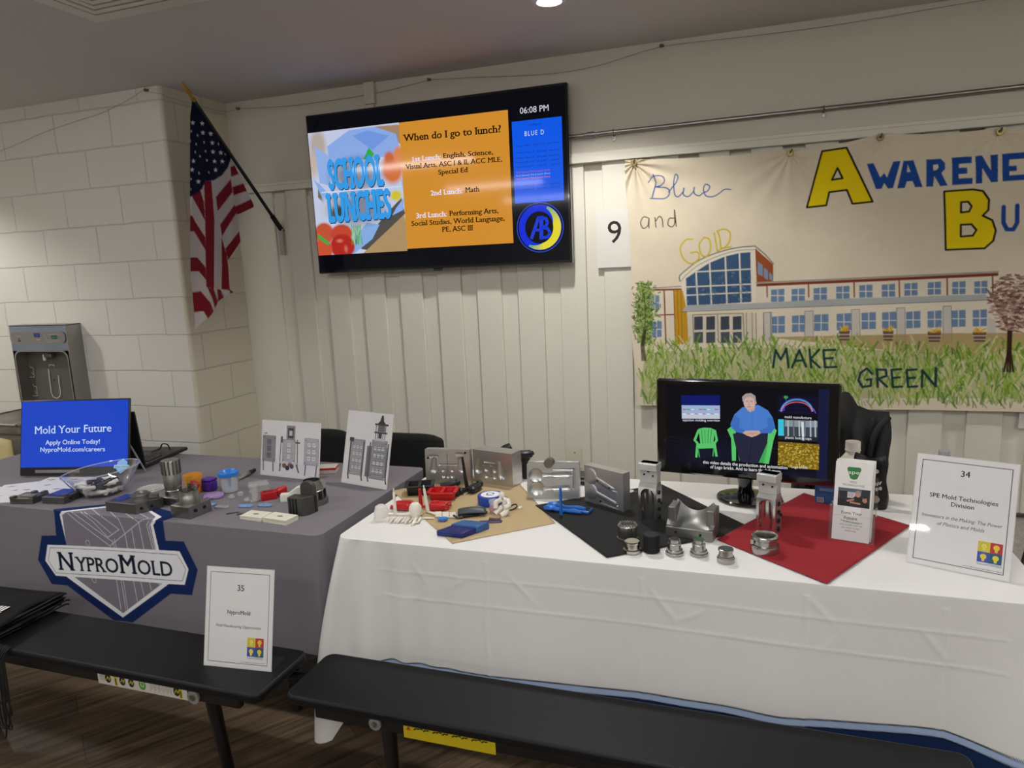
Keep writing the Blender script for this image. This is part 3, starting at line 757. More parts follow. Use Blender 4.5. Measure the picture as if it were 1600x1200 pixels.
def ex2(t, w, d):
    y = -d / 2 + .018; x0 = on_wall(630, 1140, 1.41)[0] - t.location[0]; x1 = on_wall(774, 1168, 1.41)[0] - t.location[0]; L = x1 - x0
    I = Ink(); I.rect(0, 0, L, .034, '#d8c01c', 0); [I.line([(L * (.12 + .035 * k_), .026 + .003 * (k_ % 3)), (L * (.12 + .035 * k_) + .006, .030)], .004, '#3a3413', 1) for k_ in range(24) if k_ % 6 != 5]; I.poly([(.008, .022), (.02, .022), (.014, .034)], '#c23a24', 1)
    I.build('warning_label', INK, t, Matrix.Translation((x0, y - .0015, BZ - .068)) @ Matrix.Rotation(pi / 2, 4, 'X'), 'yellow strip label')
    x = on_wall(586, 1129, 1.41)[0] - t.location[0]
    m = MB(); m.cyl((x, y - .006, BZ - .045), (x, y, BZ - .045), .017, mat('grey_cap', '#8e8d8a', .5), n=24); m.cyl((x, y - .01, BZ - .045), (x, y - .005, BZ - .045), .008, STEEL, n=6); m.build('bolt_cap', t)
def x_of(px, py, y): return float(on_wall(px, py, y)[0])
bench('black bench in front of the grey table, holding an upright sign and bags', -2.75, -1.225, 1.37, 1.602, [x_of(330, 1092, 1.47) + 1.9875, -.55], ex1)
bench('black bench in front of the white table, nothing on it', -1.165, .449, 1.395, 1.612, [x_of(606, 1140, 1.48) + .358, .62], ex2)
# ================================================================== things on the walls
class Plane:
    """a plane in the room; px() turns a pixel of the photograph into coordinates on it"""
    def __init__(s, o, ex, ey):
        s.o = np.array(o, float); s.ex = np.array(ex, float); s.ey = np.array(ey, float); s.n = np.cross(s.ex, s.ey)
    def px(s, x, y):
        d = ray(x, y); t = ((s.o - CAMP) @ s.n) / (d @ s.n); q = CAMP + d * t - s.o
        return np.array([q @ s.ex, q @ s.ey])
    def line(s, I, st, a, b, hpx, col, layer=3, fit=True, **kw):
        A, B_ = s.px(*a), s.px(*b); m_ = ((a[0] + b[0]) / 2, (a[1] + b[1]) / 2)
        h = np.linalg.norm(s.px(*m_) - s.px(m_[0], m_[1] - hpx)); e = B_ - A
        t = text(st, 0, 0, h, al='l', w=np.hypot(*e) if fit else None, ang=atan2(e[1], e[0]), **kw) + A
        (I.polys(t, col, layer) if isinstance(I, Ink) else I.tris(t, col))
FRONT = Matrix.Rotation(pi / 2, 4, 'X')         # flat print (x, y) -> upright facing the viewer
WALLPL = lambda y, x=0., z=0.: Plane((x, y, z), (1, 0, 0), (0, 0, 1))

# ------------------------------------------------------------------ the big screen
TX0, TX1, TZ0, TZ1, TY = -2.329, -.866, 1.532, 2.381, 3.46
t = thing('wall_television', 'large black wall television showing the school lunches slide', 'television', ((TX0 + TX1) / 2, D, (TZ0 + TZ1) / 2))
w, h = TX1 - TX0, TZ1 - TZ0; yf = TY - D
PANEL = mat('glossy_black_bezel', '#08080a', .12, var=.1, coat=.5)
m = MB(); m.box(0, yf + .018, 0, w, .036, h, PANEL, bev=.004); m.build('bezel', t)
m = MB(); m.box(0, yf + .052, -.06, w * .72, .034, h * .62, BLACK, bev=.01); m.box(0, -.012, 0, .5, .024, .34, BLACK); m.build('wall_bracket', t)
m = MB(); m.box(0, yf + .006, -h / 2 - .004, .05, .012, .012, BLACK, bev=.003); m.build('sensor', t)
P = WALLPL(TY - .001, (TX0 + TX1) / 2, (TZ0 + TZ1) / 2)
q = lambda X, Y: P.px(460 + X / 3.529, 110 + Y / 3.529)
I = Ink()
I.rect(-w / 2 + .012, -h / 2 + .016, w / 2 - .012, h / 2 - .012, '#03040c', 0)
fx0, fx1 = q(82, 500)[0] + .006, q(600, 650)[0]; fy1, fy0 = q(300, 320)[1], q(380, 1008)[1]
ox1 = q(1193, 600)[0]
R = Raster(fx0, fy0, fx1, fy1, 170, 240, '#c9d2ec')
O = lambda X, Y, rx, ry, col, al=1, soft=0: R.oval(*q(X, Y), rx * .00108, ry * .00098, col, al, soft)
G = lambda pts, col, al=1: R.poly([q(*p) for p in pts], col, al)
G([(560, 300), (590, 300), (600, 420), (540, 370), (440, 310)], '#a88a6c'); O(130, 420, 60, 120, '#b9a89a', .9, .5); O(100, 520, 60, 90, '#c9b6a6', .9, .6)
G([(180, 420), (300, 330), (440, 310), (560, 350), (590, 460), (470, 480), (300, 500), (200, 560)], '#8fb0ee'); G([(320, 360), (400, 330), (520, 360), (430, 440)], '#6f97e6', .8); G([(110, 420), (190, 470), (200, 640), (140, 620)], '#9ab6ee')
G([(130, 620), (260, 760), (250, 830), (130, 700)], '#7d6a5a'); G([(105, 600), (170, 660), (230, 800), (180, 760)], '#8db4f0')
G([(380, 1008), (600, 760), (640, 1000), (620, 1010)], '#b99a6e')
for k in range(26): R.line([q(400 + k * 9, 1010), q(590 + k * 6, 800 + 4 * k)], .0016, '#8f7048', .55)
G([(360, 960), (590, 700), (610, 790), (400, 990), (370, 985)], '#55524f'); G([(350, 900), (400, 840), (470, 850), (430, 930), (330, 1010), (318, 1005)], '#8bb2ea')
O(540, 540, 68, 95, '#d8743a', 1, .35); O(575, 470, 35, 60, '#e08a4c', 1, .4); O(520, 480, 30, 40, '#c9632c', .9, .5); O(560, 690, 40, 36, '#d8c93a', 1, .5); G([(380, 490), (410, 425), (440, 460), (420, 500)], '#2fb04a'); G([(590, 600), (605, 700), (560, 760), (540, 800), (600, 770), (610, 620)], '#8fb6f0')
O(190, 760, 70, 80, '#c6cde0', 1, .5); O(240, 790, 60, 50, '#3c5a34', .9, .5)
O(165, 900, 62, 66, '#c9573a', 1, .2); O(260, 900, 70, 56, '#c94a34', 1, .2); O(265, 970, 78, 72, '#b82a22', 1, .15); O(160, 990, 60, 70, '#d0563a', 1, .2); O(250, 940, 26, 14, '#e88a78', .8, .8); O(285, 985, 14, 28, '#e07a6c', .8, .8)
for k in range(14): R.line([q(315 + 4 * k, 850 + 5 * (k % 3)), q(318 + 3 * k + 8 * (k % 4), 960)], .003, ['#3fae3c', '#7ccb58', '#2b7d2c'][k % 3])
G([(130, 900), (195, 950), (185, 965), (130, 925)], '#46b04c')
O(340, 575, 185, 115, '#1e2c50', .62, .55); O(350, 765, 205, 110, '#1e2c50', .62, .55)
I.image(np.clip(R.A[::-1], 0, 1), fx0, fy0, fx1, fy1, 1)
def block(st, a, b, hp, layer):    # lettering in chunky slab capitals
    for dx, dy, col, ly in ((3, 5, '#1a2a40', layer), (0, 0, '#3aa0ee', layer + 1)):
        P.line(I, st, (460 + (a[0] + dx) / 3.529, 110 + (a[1] + dy) / 3.529), (460 + (b[0] + dx) / 3.529, 110 + (b[1] + dy) / 3.529), hp / 3.529, col, ly, bold=.06, slab=.09)
block('SCHOOL', (190, 655), (496, 628), 158, 2); block('LUNCHES', (183, 835), (538, 808), 150, 2)
I.line([q(150, 674), q(590, 640)], .006, '#cfe2fb', 3)
I.rect(fx1, q(600, 985)[1], ox1, q(900, 250)[1], '#d9922f', 1)
tl = lambda st, a, b, hp, col, **k: P.line(I, st, (460 + a[0] / 3.529, 110 + a[1] / 3.529), (460 + b[0] / 3.529, 110 + b[1] / 3.529), hp / 3.529, col, 3, **k)
K = '#150f08'
tl('When do I go to lunch?', (600, 392), (1140, 340), 38, K, bold=.022, slab=.07)
for st, a, b, hp, col in (('1st Lunch:', (650, 503), (808, 488), 26, '#f1e9ff'), ('English, Science,', (822, 483), (1096, 462), 26, K), ('Visual Arts, ASC I & II, ACC MLE,', (612, 545), (1145, 502), 26, K), ('Special Ed', (794, 575), (958, 560), 26, K),
                          ('2nd Lunch:', (752, 690), (928, 677), 27, '#f1e9ff'), ('Math', (942, 673), (1022, 667), 27, K), ('3rd Lunch:', (672, 815), (842, 804), 27, '#f1e9ff'), ('Performing Arts,', (854, 802), (1126, 786), 27, K), ('Social Studies, World Language,', (646, 858), (1160, 828), 27, K), ('PE, ASC III', (814, 890), (986, 881), 27, K)):
    tl(st, a, b, hp, col, bold=.02, slab=.07)
tl('06:08 PM', (1244, 240), (1402, 222), 34, '#dcdff0', bold=.001)
bx0, bx1 = q(1207, 500)[0], q(1481, 500)[0]; by1, by0 = q(1340, 268)[1], q(1340, 726)[1]
I.rect(bx0, by0, bx1, by1, '#0a5cf0', 1)
tl('BLUE D', (1270, 362), (1376, 352), 26, '#d8e4fa', gap=1.3); tl("Today is", (1290, 306), (1360, 299), 13, '#0a2f96')
tl('Period  Block  Start Time  End Time', (1220, 424), (1455, 400), 9, '#0a2a86')
for k, y in enumerate((455, 484, 508, 533, 640, 660)): tl('Period %d Block D   %02d:%02d AM   %02d:%02d AM' % (k + 1, 8 + k, 5 + 7 * k, 8 + k, 52 - 3 * k), (1224, y + 5), (1462, y - 14), 9, '#0a2a86')
for k, y in enumerate((562, 580, 598)): tl('First Second Third Lunch Block', (1224, y + 6), (1412, y - 10), 9, ['#c05a8a', '#9fd0f0', '#e07a5a'][k])
cx, cy = q(1354, 866); r0 = .122
for rr, col, ly in ((r0, '#2f4fd8', 1), (r0 - .004, '#04050e', 2), (r0 - .011, '#0b2fe0', 3)): I.oval(cx, cy, rr, rr, col, ly, 48)
pts = lambda L: [q(*p) for p in L]
AG, YE, BL_ = np.array(c('#5fae8e')), np.array(c('#ecdf34')), np.array(c('#1a3fd8'))
th = np.linspace(radians(-125), radians(68), 41)
for a_, b_ in zip(th, th[1:]):
    f_ = (a_ - th[0]) / (th[-1] - th[0]); k_ = min(1, f_ / .22, (1 - f_) / .3); col = AG * (1 - k_) + YE * k_
    w_ = .40 * min(1, .25 + 2.2 * min(f_, 1 - f_)); P4 = [(cx + (r0 - .013) * r_ * cos(t_), cy + (r0 - .013) * r_ * sin(t_)) for r_, t_ in ((1 - w_, a_), (1, a_), (1, b_), (1 - w_, b_))]
    I.poly(P4, col, 4)
I.oval(cx - .004, cy, r0 * .6, r0 * .64, '#04050e', 5, 40)
I.line(pts([(1308, 925), (1345, 815), (1370, 815)]), .017, '#1c3ed8', 7); I.line(pts([(1318, 880), (1362, 880)]), .013, '#1c3ed8', 7)
I.line(pts([(1362, 808), (1362, 925)]), .02, '#1c3ed8', 7); I.line(pts([(1355, 812), (1388, 818), (1396, 840), (1385, 862), (1360, 866), (1395, 870), (1410, 895), (1398, 918), (1360, 925)]), .015, '#1c3ed8', 7)
I.build('screen', SCREEN, t, Matrix.Translation((0, yf - .001, 0)) @ FRONT)

# ------------------------------------------------------------------ flag
FXP = -2.618
FP = Plane((FXP, 0, 0), (0, 1, 0), (0, 0, 1))           # upright plane of the pole: (Y, Z)
fq = lambda X, Y: FP.px(240 + X / 2.857, 120 + Y / 2.857)
t = thing('american_flag', 'United States flag hanging from an angled black pole beside the block pier', 'flag', (FXP, D, 1.78))
loc = lambda y, z, dx=0.0: (dx, y - D, z - 1.78)
pb, pt, pf = fq(552, 655), fq(180, 105), fq(138, 42)
MB().cyl(loc(*pb), loc(*pt), .0095, BLACK, n=12).build('pole', t)
e = (pt - pb) / np.hypot(*(pt - pb)); gp = lambda k: loc(*(pt + e * k)); GOLD = mat('gold_finial', '#b08a3c', .3, .8)
m = MB(); ax = (0, e[0], e[1]); m.lathe([(0, -.004), (.012, -.004), (.012, .012), (.006, .018), (.009, .03), (.011, .05), (.008, .075), (.003, .1), (0, .104)], GOLD, gp(0), 12, ax); m.build('finial', t)
m = MB(); m.box(0, -.006, -.055, .03, .012, .15, mat('zinc_bracket', (.5, .5, .48), .4, .9)); m.build('bracket_plate', t)
m = MB(); m.cyl(loc(*(pb - e * .06)), loc(*(pb + e * .055)), .014, BLACK, n=14); m.cyl(loc(*(pb - e * .012), .012), loc(*(pb - e * .012), .02), .004, CHROME, n=8); m.build('socket', t)
R = Raster(2.86, 1.28, 3.50, 2.46, 330, 600, '#bdb8b6')
red, navy = '#7a1c29', '#14172f'
G = lambda pts, col: R.poly([fq(*p) for p in pts], col)
for pts in (((343, 403), (362, 395), (385, 432), (346, 447)), ((352, 492), (408, 473), (420, 508), (357, 530)), ((365, 578), (436, 546), (452, 582), (372, 617)), ((275, 540), (345, 455), (353, 515), (285, 602)), ((297, 660), (362, 570), (372, 605), (305, 712)), ((320, 768), (385, 685), (392, 735), (332, 822)),
            ((225, 462), (258, 465), (272, 640), (270, 946), (235, 938), (232, 800), (230, 640)), ((303, 715), (325, 790), (334, 850), (340, 952), (303, 950), (305, 850)), ((170, 532), (208, 505), (225, 560), (230, 645), (205, 595)), ((160, 595), (188, 650), (230, 715), (232, 775), (190, 705), (160, 655)),
            ((160, 745), (190, 800), (232, 850), (235, 908), (195, 860), (160, 808)), ((162, 885), (185, 925), (255, 1010), (270, 1052), (243, 1080), (200, 1010), (165, 940)), ((240, 940), (268, 945), (287, 1000), (276, 1040), (262, 990)), ((284, 946), (300, 952), (315, 985), (288, 1004)), ((180, 1060), (214, 1105), (185, 1130)), ((336, 948), (360, 962), (345, 972))): G(pts, red)
G(((172, 100), (158, 180), (158, 538), (190, 522), (217, 500), (232, 462), (258, 465), (270, 462), (305, 440), (332, 405), (346, 362), (180, 100)), navy)
G(((258, 462), (270, 462), (276, 520), (300, 715), (305, 850), (303, 948), (272, 944), (273, 640)), '#b9b4b4')
for sx, sy in ((175, 205), (217, 208), (168, 243), (220, 250), (255, 254), (196, 262), (164, 286), (225, 292), (262, 295), (290, 300), (190, 300), (186, 336), (232, 332), (265, 335), (300, 339), (320, 345), (178, 376), (207, 355), (238, 373), (272, 377), (307, 377), (172, 415), (277, 416), (247, 428), (203, 430), (200, 468), (167, 457), (166, 500)):
    k = 11 if sx in (175, 217, 220, 255, 262, 265, 272, 277, 178, 200, 172, 300, 307) else 7
    st = []
    for a in range(10):
        r_ = k if a % 2 == 0 else k * .4; st.append(fq(sx + r_ * sin(a * pi / 5) * (1 if k > 8 else .6), sy - r_ * cos(a * pi / 5)))
    R.poly(st, '#dcdad8')
lf = np.array([(104, 172), (180, 163), (520, 162), (900, 165), (950, 172), (1040, 180), (1125, 187)]); rt = np.array([(104, 180), (365, 346), (572, 447), (582, 446), (617, 373), (690, 382), (735, 389), (820, 331), (850, 334), (930, 339), (962, 356), (980, 318), (1000, 292), (1030, 276), (1045, 270), (1080, 243), (1100, 212), (1126, 189)])
V = []; CC = []
for yy in np.linspace(104, 1125, 230):
    a, b = np.interp(yy, lf[:, 0], lf[:, 1]), np.interp(yy, rt[:, 0], rt[:, 1]); row = []; crow = []
    for u in np.linspace(0, 1, 90):
        x_ = a + (b - a) * u; amp = min(1, (yy - 104) / 380)
        dx = amp * (.030 * sin((x_ - 163) / 42.0 + yy * .0011) + .014 * sin((x_ - 163) / 19.0 + 1 + yy * .002))
        d_ = ray(240 + x_ / 2.857, 120 + yy / 2.857); q_ = CAMP + d_ * (FXP + dx) / d_[0]; row.append((dx, q_[1], q_[2])); crow.append(fq(x_, yy))
    V.append(row); CC.append(crow)
V = np.array(V); CC = np.array(CC); C = R.at(CC[..., 0], CC[..., 1]); V[..., 1] -= D; V[..., 2] -= 1.78; V[..., 0] += .0
color_sheet('flag_cloth', V, C, colmat('flag_cloth', .8, spec=.1), t)

# ------------------------------------------------------------------ painted canvas banner
BY = 3.515; BX0, BX1, BZ0_, BZ1_ = -.615, 1.52, .80, 2.03
t = thing('canvas_banner', 'painted canvas banner with a school building, Awareness lettering and grass', 'banner', (0, BY, 1.4))
WP = WALLPL(BY); bq = lambda x, y: WP.px(x, y) + np.array([0, CAM_H * 0])
k0 = lambda X, Y: WP.px(960 + X / 2.5, 180 + Y / 2.5)
k4 = lambda X, Y: WP.px(960 + X / 5, 360 + Y / 5)
k5 = lambda X, Y: WP.px(1280 + X / 5, 360 + Y / 5)
R = Raster(BX0, BZ0_, BX1, BZ1_, 1000, 580, '#dbcfb8')
n1 = smooth_noise(R.A.shape[:2], 60, 1) * .5 + smooth_noise(R.A.shape[:2], 14, 2) * .3
R.A *= (1 + .05 * n1)[..., None]
poly = lambda f, pts, col, al=1.: R.poly([f(*p) for p in pts], col, al)
line = lambda f, pts, w, col, al=1., sm=False: R.line([f(*p) for p in (spline(pts, 6) if sm else pts)], w, col, al)
# building, left wing
poly(k4, ((240, 460), (520, 440), (560, 880), (250, 910)), '#dcd2be')
line(k4, ((240, 455), (520, 437)), .006, '#9a948a'); line(k4, ((240, 466), (520, 460)), .009, '#8c4a34'); line(k4, ((390, 468), (403, 885)), .007, '#8c4a34'); line(k4, ((466, 462), (478, 890)), .006, '#8c4a34'); line(k4, ((330, 662), (472, 656)), .006, '#8c4a34')
def win(f, x0, y0, x1, y1, col='#6c86a6'):
    poly(f, ((x0, y0), (x1, y0 - 4), (x1, y1), (x0, y1 + 2)), col); mx, my = (x0 + x1) / 2, (y0 + y1) / 2
    line(f, ((mx, y0), (mx, y1)), .0035, '#dcd6c8'); line(f, ((x0, my), (x1, my)), .0035, '#dcd6c8')
win(k4, 280, 510, 352, 620); win(k4, 290, 712, 370, 832)
poly(k4, ((468, 465), (560, 470), (580, 885), (480, 893)), '#c09028')
for xx in (492, 520): line(k4, ((xx, 470), (xx + 12, 890)), .003, '#8f6a20')
# glazed hall
poly(k4, ((512, 355), (560, 310), (660, 230), (800, 170), (950, 132), (1098, 122), (1108, 560), (1120, 580), (540, 620), (560, 590)), '#e0d8c6')
line(k4, ((512, 395), (512, 355), (560, 310), (660, 235), (800, 175), (950, 137), (1098, 122)), .005, '#6f6a62', 1, True); line(k4, ((518, 400), (565, 345), (660, 270), (800, 205), (950, 160), (1098, 150)), .003, '#8a857c', 1, True)
poly(k4, ((560, 375), (640, 320), (740, 255), (860, 205), (970, 178), (1062, 170), (1070, 560), (568, 590)), '#3d5878')
for yy, a, b in ((318, 640, 1064), (436, 560, 1066), (500, 562, 1068)): line(k4, ((a, yy + 6), (b, yy - 16)), .006, '#d6d0c2')
for xx, y0 in ((642, 310), (748, 250), (870, 200), (980, 172)): line(k4, ((xx - 4, y0), (xx + 10, 580)), .007, '#d6d0c2')
g = np.random.default_rng(3)
for k in range(60): line(k4, [(p := (g.uniform(575, 1050), g.uniform(330, 560))), (p[0] + g.uniform(-30, 30), p[1] + g.uniform(-22, 22))], .007, ['#5c7590', '#2e4866', '#7a90a6'][k % 3], .5)
poly(k4, ((1100, 140), (1240, 265), (1242, 400), (1112, 415)), '#96502f'); line(k4, ((1098, 122), (1180, 190), (1242, 262)), .006, '#8a857c')
for a in ((1120, 245, 1158, 360), (1168, 288, 1200, 388), (1210, 325, 1236, 398)): poly(k4, ((a[0], a[1]), (a[2], a[1] + 26), (a[2], a[3]), (a[0], a[3] - 18)), '#7d95b0')
# long wing
poly(k0, ((560, 665), (1500, 615), (1505, 870), (570, 885)), '#dcd2be')
line(k0, ((555, 655), (1100, 630), (1500, 612)), .007, '#9a948a'); line(k0, ((560, 664), (1100, 640), (1495, 622)), .013, '#7d3a2a')
for xx, y0 in ((596, 668), (758, 660), (936, 652), (1112, 644), (1300, 634), (1478, 628)): line(k0, ((xx, y0), (xx + 1, 710)), .006, '#8c4a34')
for x0, y0 in ((612, 682), (692, 680), (778, 676), (866, 670), (956, 665), (1044, 662), (1132, 658), (1224, 654), (1320, 652), (1406, 650)): win(k0, x0, y0, x0 + 52, y0 + 46)
for x0, y0 in ((610, 788), (694, 784), (780, 780), (868, 776), (964, 772), (1044, 770), (1138, 768), (1222, 766), (1316, 764), (1400, 762)): win(k0, x0, y0, x0 + 56, y0 + 62)
poly(k0, ((265, 766), (285, 742), (560, 734), (900, 716), (1450, 700), (1470, 722), (900, 742), (560, 756)), '#a9adab'); line(k0, ((265, 768), (560, 757), (900, 743), (1465, 722)), .0025, '#4a4a48')
for xx in (598, 760, 941, 1117, 1300): 
    poly(k0, ((xx - 16, 770 - (xx - 598) * .036), (xx + 16, 768 - (xx - 598) * .036), (xx + 18, 885), (xx - 18, 885)), '#c6c2b8'); line(k0, ((xx - 16, 885), (xx - 16, 772 - (xx - 598) * .036), (xx + 16, 770 - (xx - 598) * .036), (xx + 18, 885)), .0025, '#7c786e')
poly(k0, ((1462, 790), (1490, 800), (1494, 885), (1452, 885)), '#c6c2b8')
# doors
poly(k4, ((570, 650), (1030, 640), (1100, 640), (1110, 870), (580, 885)), '#d3c9b4')
line(k4, ((620, 880), (612, 660), (1005, 648), (1015, 870)), .003, '#4a4640'); line(k4, ((805, 660), (812, 875)), .003, '#4a4640')
for x0 in (622, 718, 830, 925):
    poly(k4, ((x0, 674), (x0 + 68, 670), (x0 + 68, 775), (x0, 778)), '#434852'); poly(k4, ((x0, 796), (x0 + 70, 792), (x0 + 70, 878), (x0, 882)), '#4e545e')
for xx in (1030, 1075, 1105, 1165, 1218): line(k4, ((xx, 645), (xx + 4, 860)), .0028, '#5c564c')
# meadow and grass
poly(k0, ((600, 868), (900, 860), (1250, 852), (1640, 850), (1900, 850), (1900, 960), (1500, 960), (900, 900)), '#a88f58', .85)
def blades(n, x0, x1, y0, y1, cols, seed, L=(22, 46), w=.0042):
    r = np.random.default_rng(seed)
    P = sorted([(r.uniform(y0, y1), r.uniform(x0, x1)) for _ in range(n)])
    for y, x in P:
        top = 905 + 10 * sin(x * .02) + (18 if x > 1000 else 0) + r.uniform(-18, 18)
        if y < top: continue
        l = r.uniform(*L); a = r.normal(0, .38)
        R.line([k0(x, y), k0(x + l * sin(a) * .6, y - l * .55), k0(x + l * sin(a) * 1.25, y - l)], w * r.uniform(.6, 1.3), cols[r.integers(len(cols))], r.uniform(.65, 1))
poly(k0, ((120, 930), (400, 905), (1000, 915), (1900, 960), (1900, 1110), (100, 1100)), '#8a9a4e', .55)
blades(2300, 110, 1900, 895, 1135, ['#7d9c3c', '#648a2e', '#9cb050', '#4f7a2a', '#cdc69c', '#b7bd7c', '#8aa642'], 11, (26, 52), .0068)
poly(k0, ((100, 1128), (1900, 1150), (1900, 1175), (100, 1160)), '#dbcfb8')
blades(160, 110, 1900, 1120, 1146, ['#6d8a34', '#55762c'], 12, (12, 30))
# painted trees and planters
r = np.random.default_rng(5)
for k in range(900):
    yy = r.uniform(655, 890); ww = 24 + 16 * sin((yy - 650) / 240 * pi) ; x = 118 + r.normal(0, .5) * ww; a = r.uniform(0, 6.28)
    R.line([k0(x, yy), k0(x + 9 * cos(a), yy + 11 * sin(a))], .0055, ['#6f8d38', '#4b6a2a', '#8da656', '#3c4f24', '#a0ad6a'][k % 5], .85)
for k in range(5): line(k0, ((116 + 2 * k, 840), (104 + 3 * k, 900), (108 + 4 * k, 958)), .005, '#3a2f22', .8)
line(k0, ((118, 690), (122, 800), (106, 900)), .006, '#4a3c2a', .7)
for sx in (1, -1):
    for k in range(9): line(k0, ((1545, 850), (1545 + sx * (10 + 7 * k), 800 - 10 * k), (1545 + sx * (20 + 9 * k), 740 - 8 * k)), .0035, '#4a352c', .9)
for k in range(520):
    a, d_ = r.uniform(0, 6.28), r.uniform(0, 1) ** .6; x, yy = 1552 + 95 * d_ * cos(a), 735 + 115 * d_ * sin(a)
    if yy > 850: continue
    b = r.uniform(-.6, .6); R.line([k0(x, yy), k0(x + 15 * cos(b), yy + 10 * sin(b))], .0065, ['#7b554e', '#5e3d38', '#a58378', '#c3aea2', '#8f6a60'][k % 5], .85)
for k in range(4): line(k0, ((1540 + 4 * k, 845), (1538 + 4 * k, 930), (1524 + 12 * k, 1002)), .008, '#3a261e')
for xx, yy in ((898, 868), (1068, 868), (1249, 868), (1427, 868)):
    s = 1.0 if xx > 1200 else .8; yb = yy - (0 if xx > 1200 else 6)
    poly(k0, ((xx - 27 * s, yb - 22), (xx + 27 * s, yb - 22), (xx + 22 * s, yb + 18), (xx - 22 * s, yb + 18)), '#6a5444'); line(k0, ((xx - 25 * s, yb - 6), (xx + 25 * s, yb - 6)), .004, '#cbbfa8'); line(k0, ((xx - 23 * s, yb + 8), (xx + 23 * s, yb + 8)), .003, '#cbbfa8')
    for k in range(16): line(k0, ((xx + r.uniform(-22, 22) * s, yb - 20), (xx + r.uniform(-26, 26) * s, yb - r.uniform(24, 44))), .0035, ['#d3a52c', '#b97f24', '#e0c14a'][k % 3])
# lettering
def glyph(f, outer, holes, fill, edge, w):
    R.poly([f(*p) for p in outer], fill)
    for hl in holes: R.poly([f(*p) for p in hl], '#dbcfb8')
    if edge:
        for q_ in [outer] + holes: R.line([f(*p) for p in q_], w, edge, closed=True)
glyph(k0, ((812, 140), (908, 126), (1008, 338), (930, 346), (908, 292), (840, 300), (828, 352), (752, 360)), [((872, 206), (892, 246), (850, 252))], '#ead01a', '#141312', .008)
glyph(k0, ((1288, 298), (1400, 290), (1440, 296), (1464, 330), (1462, 370), (1440, 392), (1478, 410), (1492, 450), (1482, 490), (1448, 520), (1294, 526)), [((1354, 340), (1382, 338), (1396, 356), (1386, 376), (1354, 380)), ((1354, 428), (1396, 426), (1416, 448), (1402, 470), (1354, 474))], '#ead01a', '#141312', .008)
k6 = lambda X, Y: WP.px(1240 + X / 4.444, 120 + Y / 4.444)
BLU = '#234c98'
for pts in (((508, 605), (555, 600), (600, 700), (628, 668), (648, 700), (690, 590), (742, 585), (690, 772), (655, 778), (628, 738), (610, 778), (570, 780)), ((762, 584), (832, 580), (895, 765), (842, 768), (824, 724), (785, 728), (770, 772), (718, 776)), ((920, 575), (1020, 568), (1052, 600), (1050, 640), (1025, 670), (1070, 756), (1018, 760), (975, 690), (968, 762), (920, 764)), ((1098, 562), (1238, 552), (1238, 598), (1148, 606), (1146, 632), (1205, 630), (1206, 672), (1146, 676), (1146, 706), (1242, 702), (1240, 744), (1100, 754)),
            ((1262, 550), (1308, 546), (1372, 650), (1368, 542), (1420, 538), (1418, 730), (1372, 734), (1312, 634), (1310, 740), (1264, 742)), ((1450, 535), (1620, 520), (1620, 566), (1502, 574), (1500, 618), (1552, 615), (1552, 652), (1502, 655), (1502, 684), (1610, 676), (1608, 716), (1452, 726)), ((1655, 520), (1740, 512), (1740, 560), (1690, 566), (1745, 640), (1740, 690), (1650, 700), (1650, 660), (1698, 650), (1645, 580)), ((1780, 510), (1865, 502), (1865, 550), (1815, 556), (1870, 630), (1865, 680), (1775, 690), (1775, 650), (1823, 640), (1770, 570))): R.poly([k6(*p) for p in pts], BLU)
glyph(k6, ((792, 610), (812, 660), (786, 664)), [], '#dbcfb8', None, 0); glyph(k6, ((968, 612), (1000, 608), (1006, 630), (990, 648), (968, 652)), [], '#dbcfb8', None, 0)
line(k0, ((1522, 358), (1522, 420), (1535, 446), (1560, 446), (1575, 420), (1576, 352)), .0165, BLU)
line(k0, ((152, 232), (162, 262), (148, 320)), .0055, BLU); line(k0, ((132, 262), (150, 240), (185, 238), (196, 258), (180, 275), (160, 280), (205, 285), (215, 305), (195, 325), (140, 325)), .005, BLU, 1, True)
line(k0, ((212, 300), (240, 265), (248, 240), (238, 232), (232, 265), (236, 310), (250, 318), (268, 300), (272, 285)), .005, BLU, 1, True); line(k0, ((272, 285), (270, 310), (288, 318), (308, 300), (312, 282), (312, 305), (330, 315), (345, 305)), .005, BLU, 1, True); line(k0, ((345, 305), (365, 295), (372, 278), (356, 270), (348, 290), (358, 315), (385, 318), (410, 305), (430, 290), (455, 290)), .005, BLU, 1, True)
INKK = '#2b2622'
line(k0, ((130, 400), (112, 398), (102, 420), (112, 442), (130, 430), (134, 402), (134, 440)), .0045, INKK, 1, True); line(k0, ((158, 400), (162, 438)), .0045, INKK); line(k0, ((160, 415), (175, 396), (186, 405), (190, 436)), .0045, INKK, 1, True); line(k0, ((235, 402), (214, 404), (210, 428), (225, 436), (236, 420), (234, 370), (242, 434)), .0045, INKK, 1, True)
YEL = '#c9b32c'
line(k0, ((305, 485), (278, 488), (258, 520), (270, 560), (300, 580), (330, 560), (325, 535), (298, 538)), .007, YEL, 1, True); line(k0, ((350, 478), (332, 505), (340, 545), (362, 550), (376, 520), (370, 485), (350, 478)), .007, YEL, 1, True); line(k0, ((390, 460), (402, 532), (420, 520), (455, 515)), .007, YEL); line(k0, ((402, 452), (430, 445), (452, 460), (446, 500), (418, 520), (412, 480), (402, 452)), .007, YEL, 1, True)
DG = '#1f3d40'
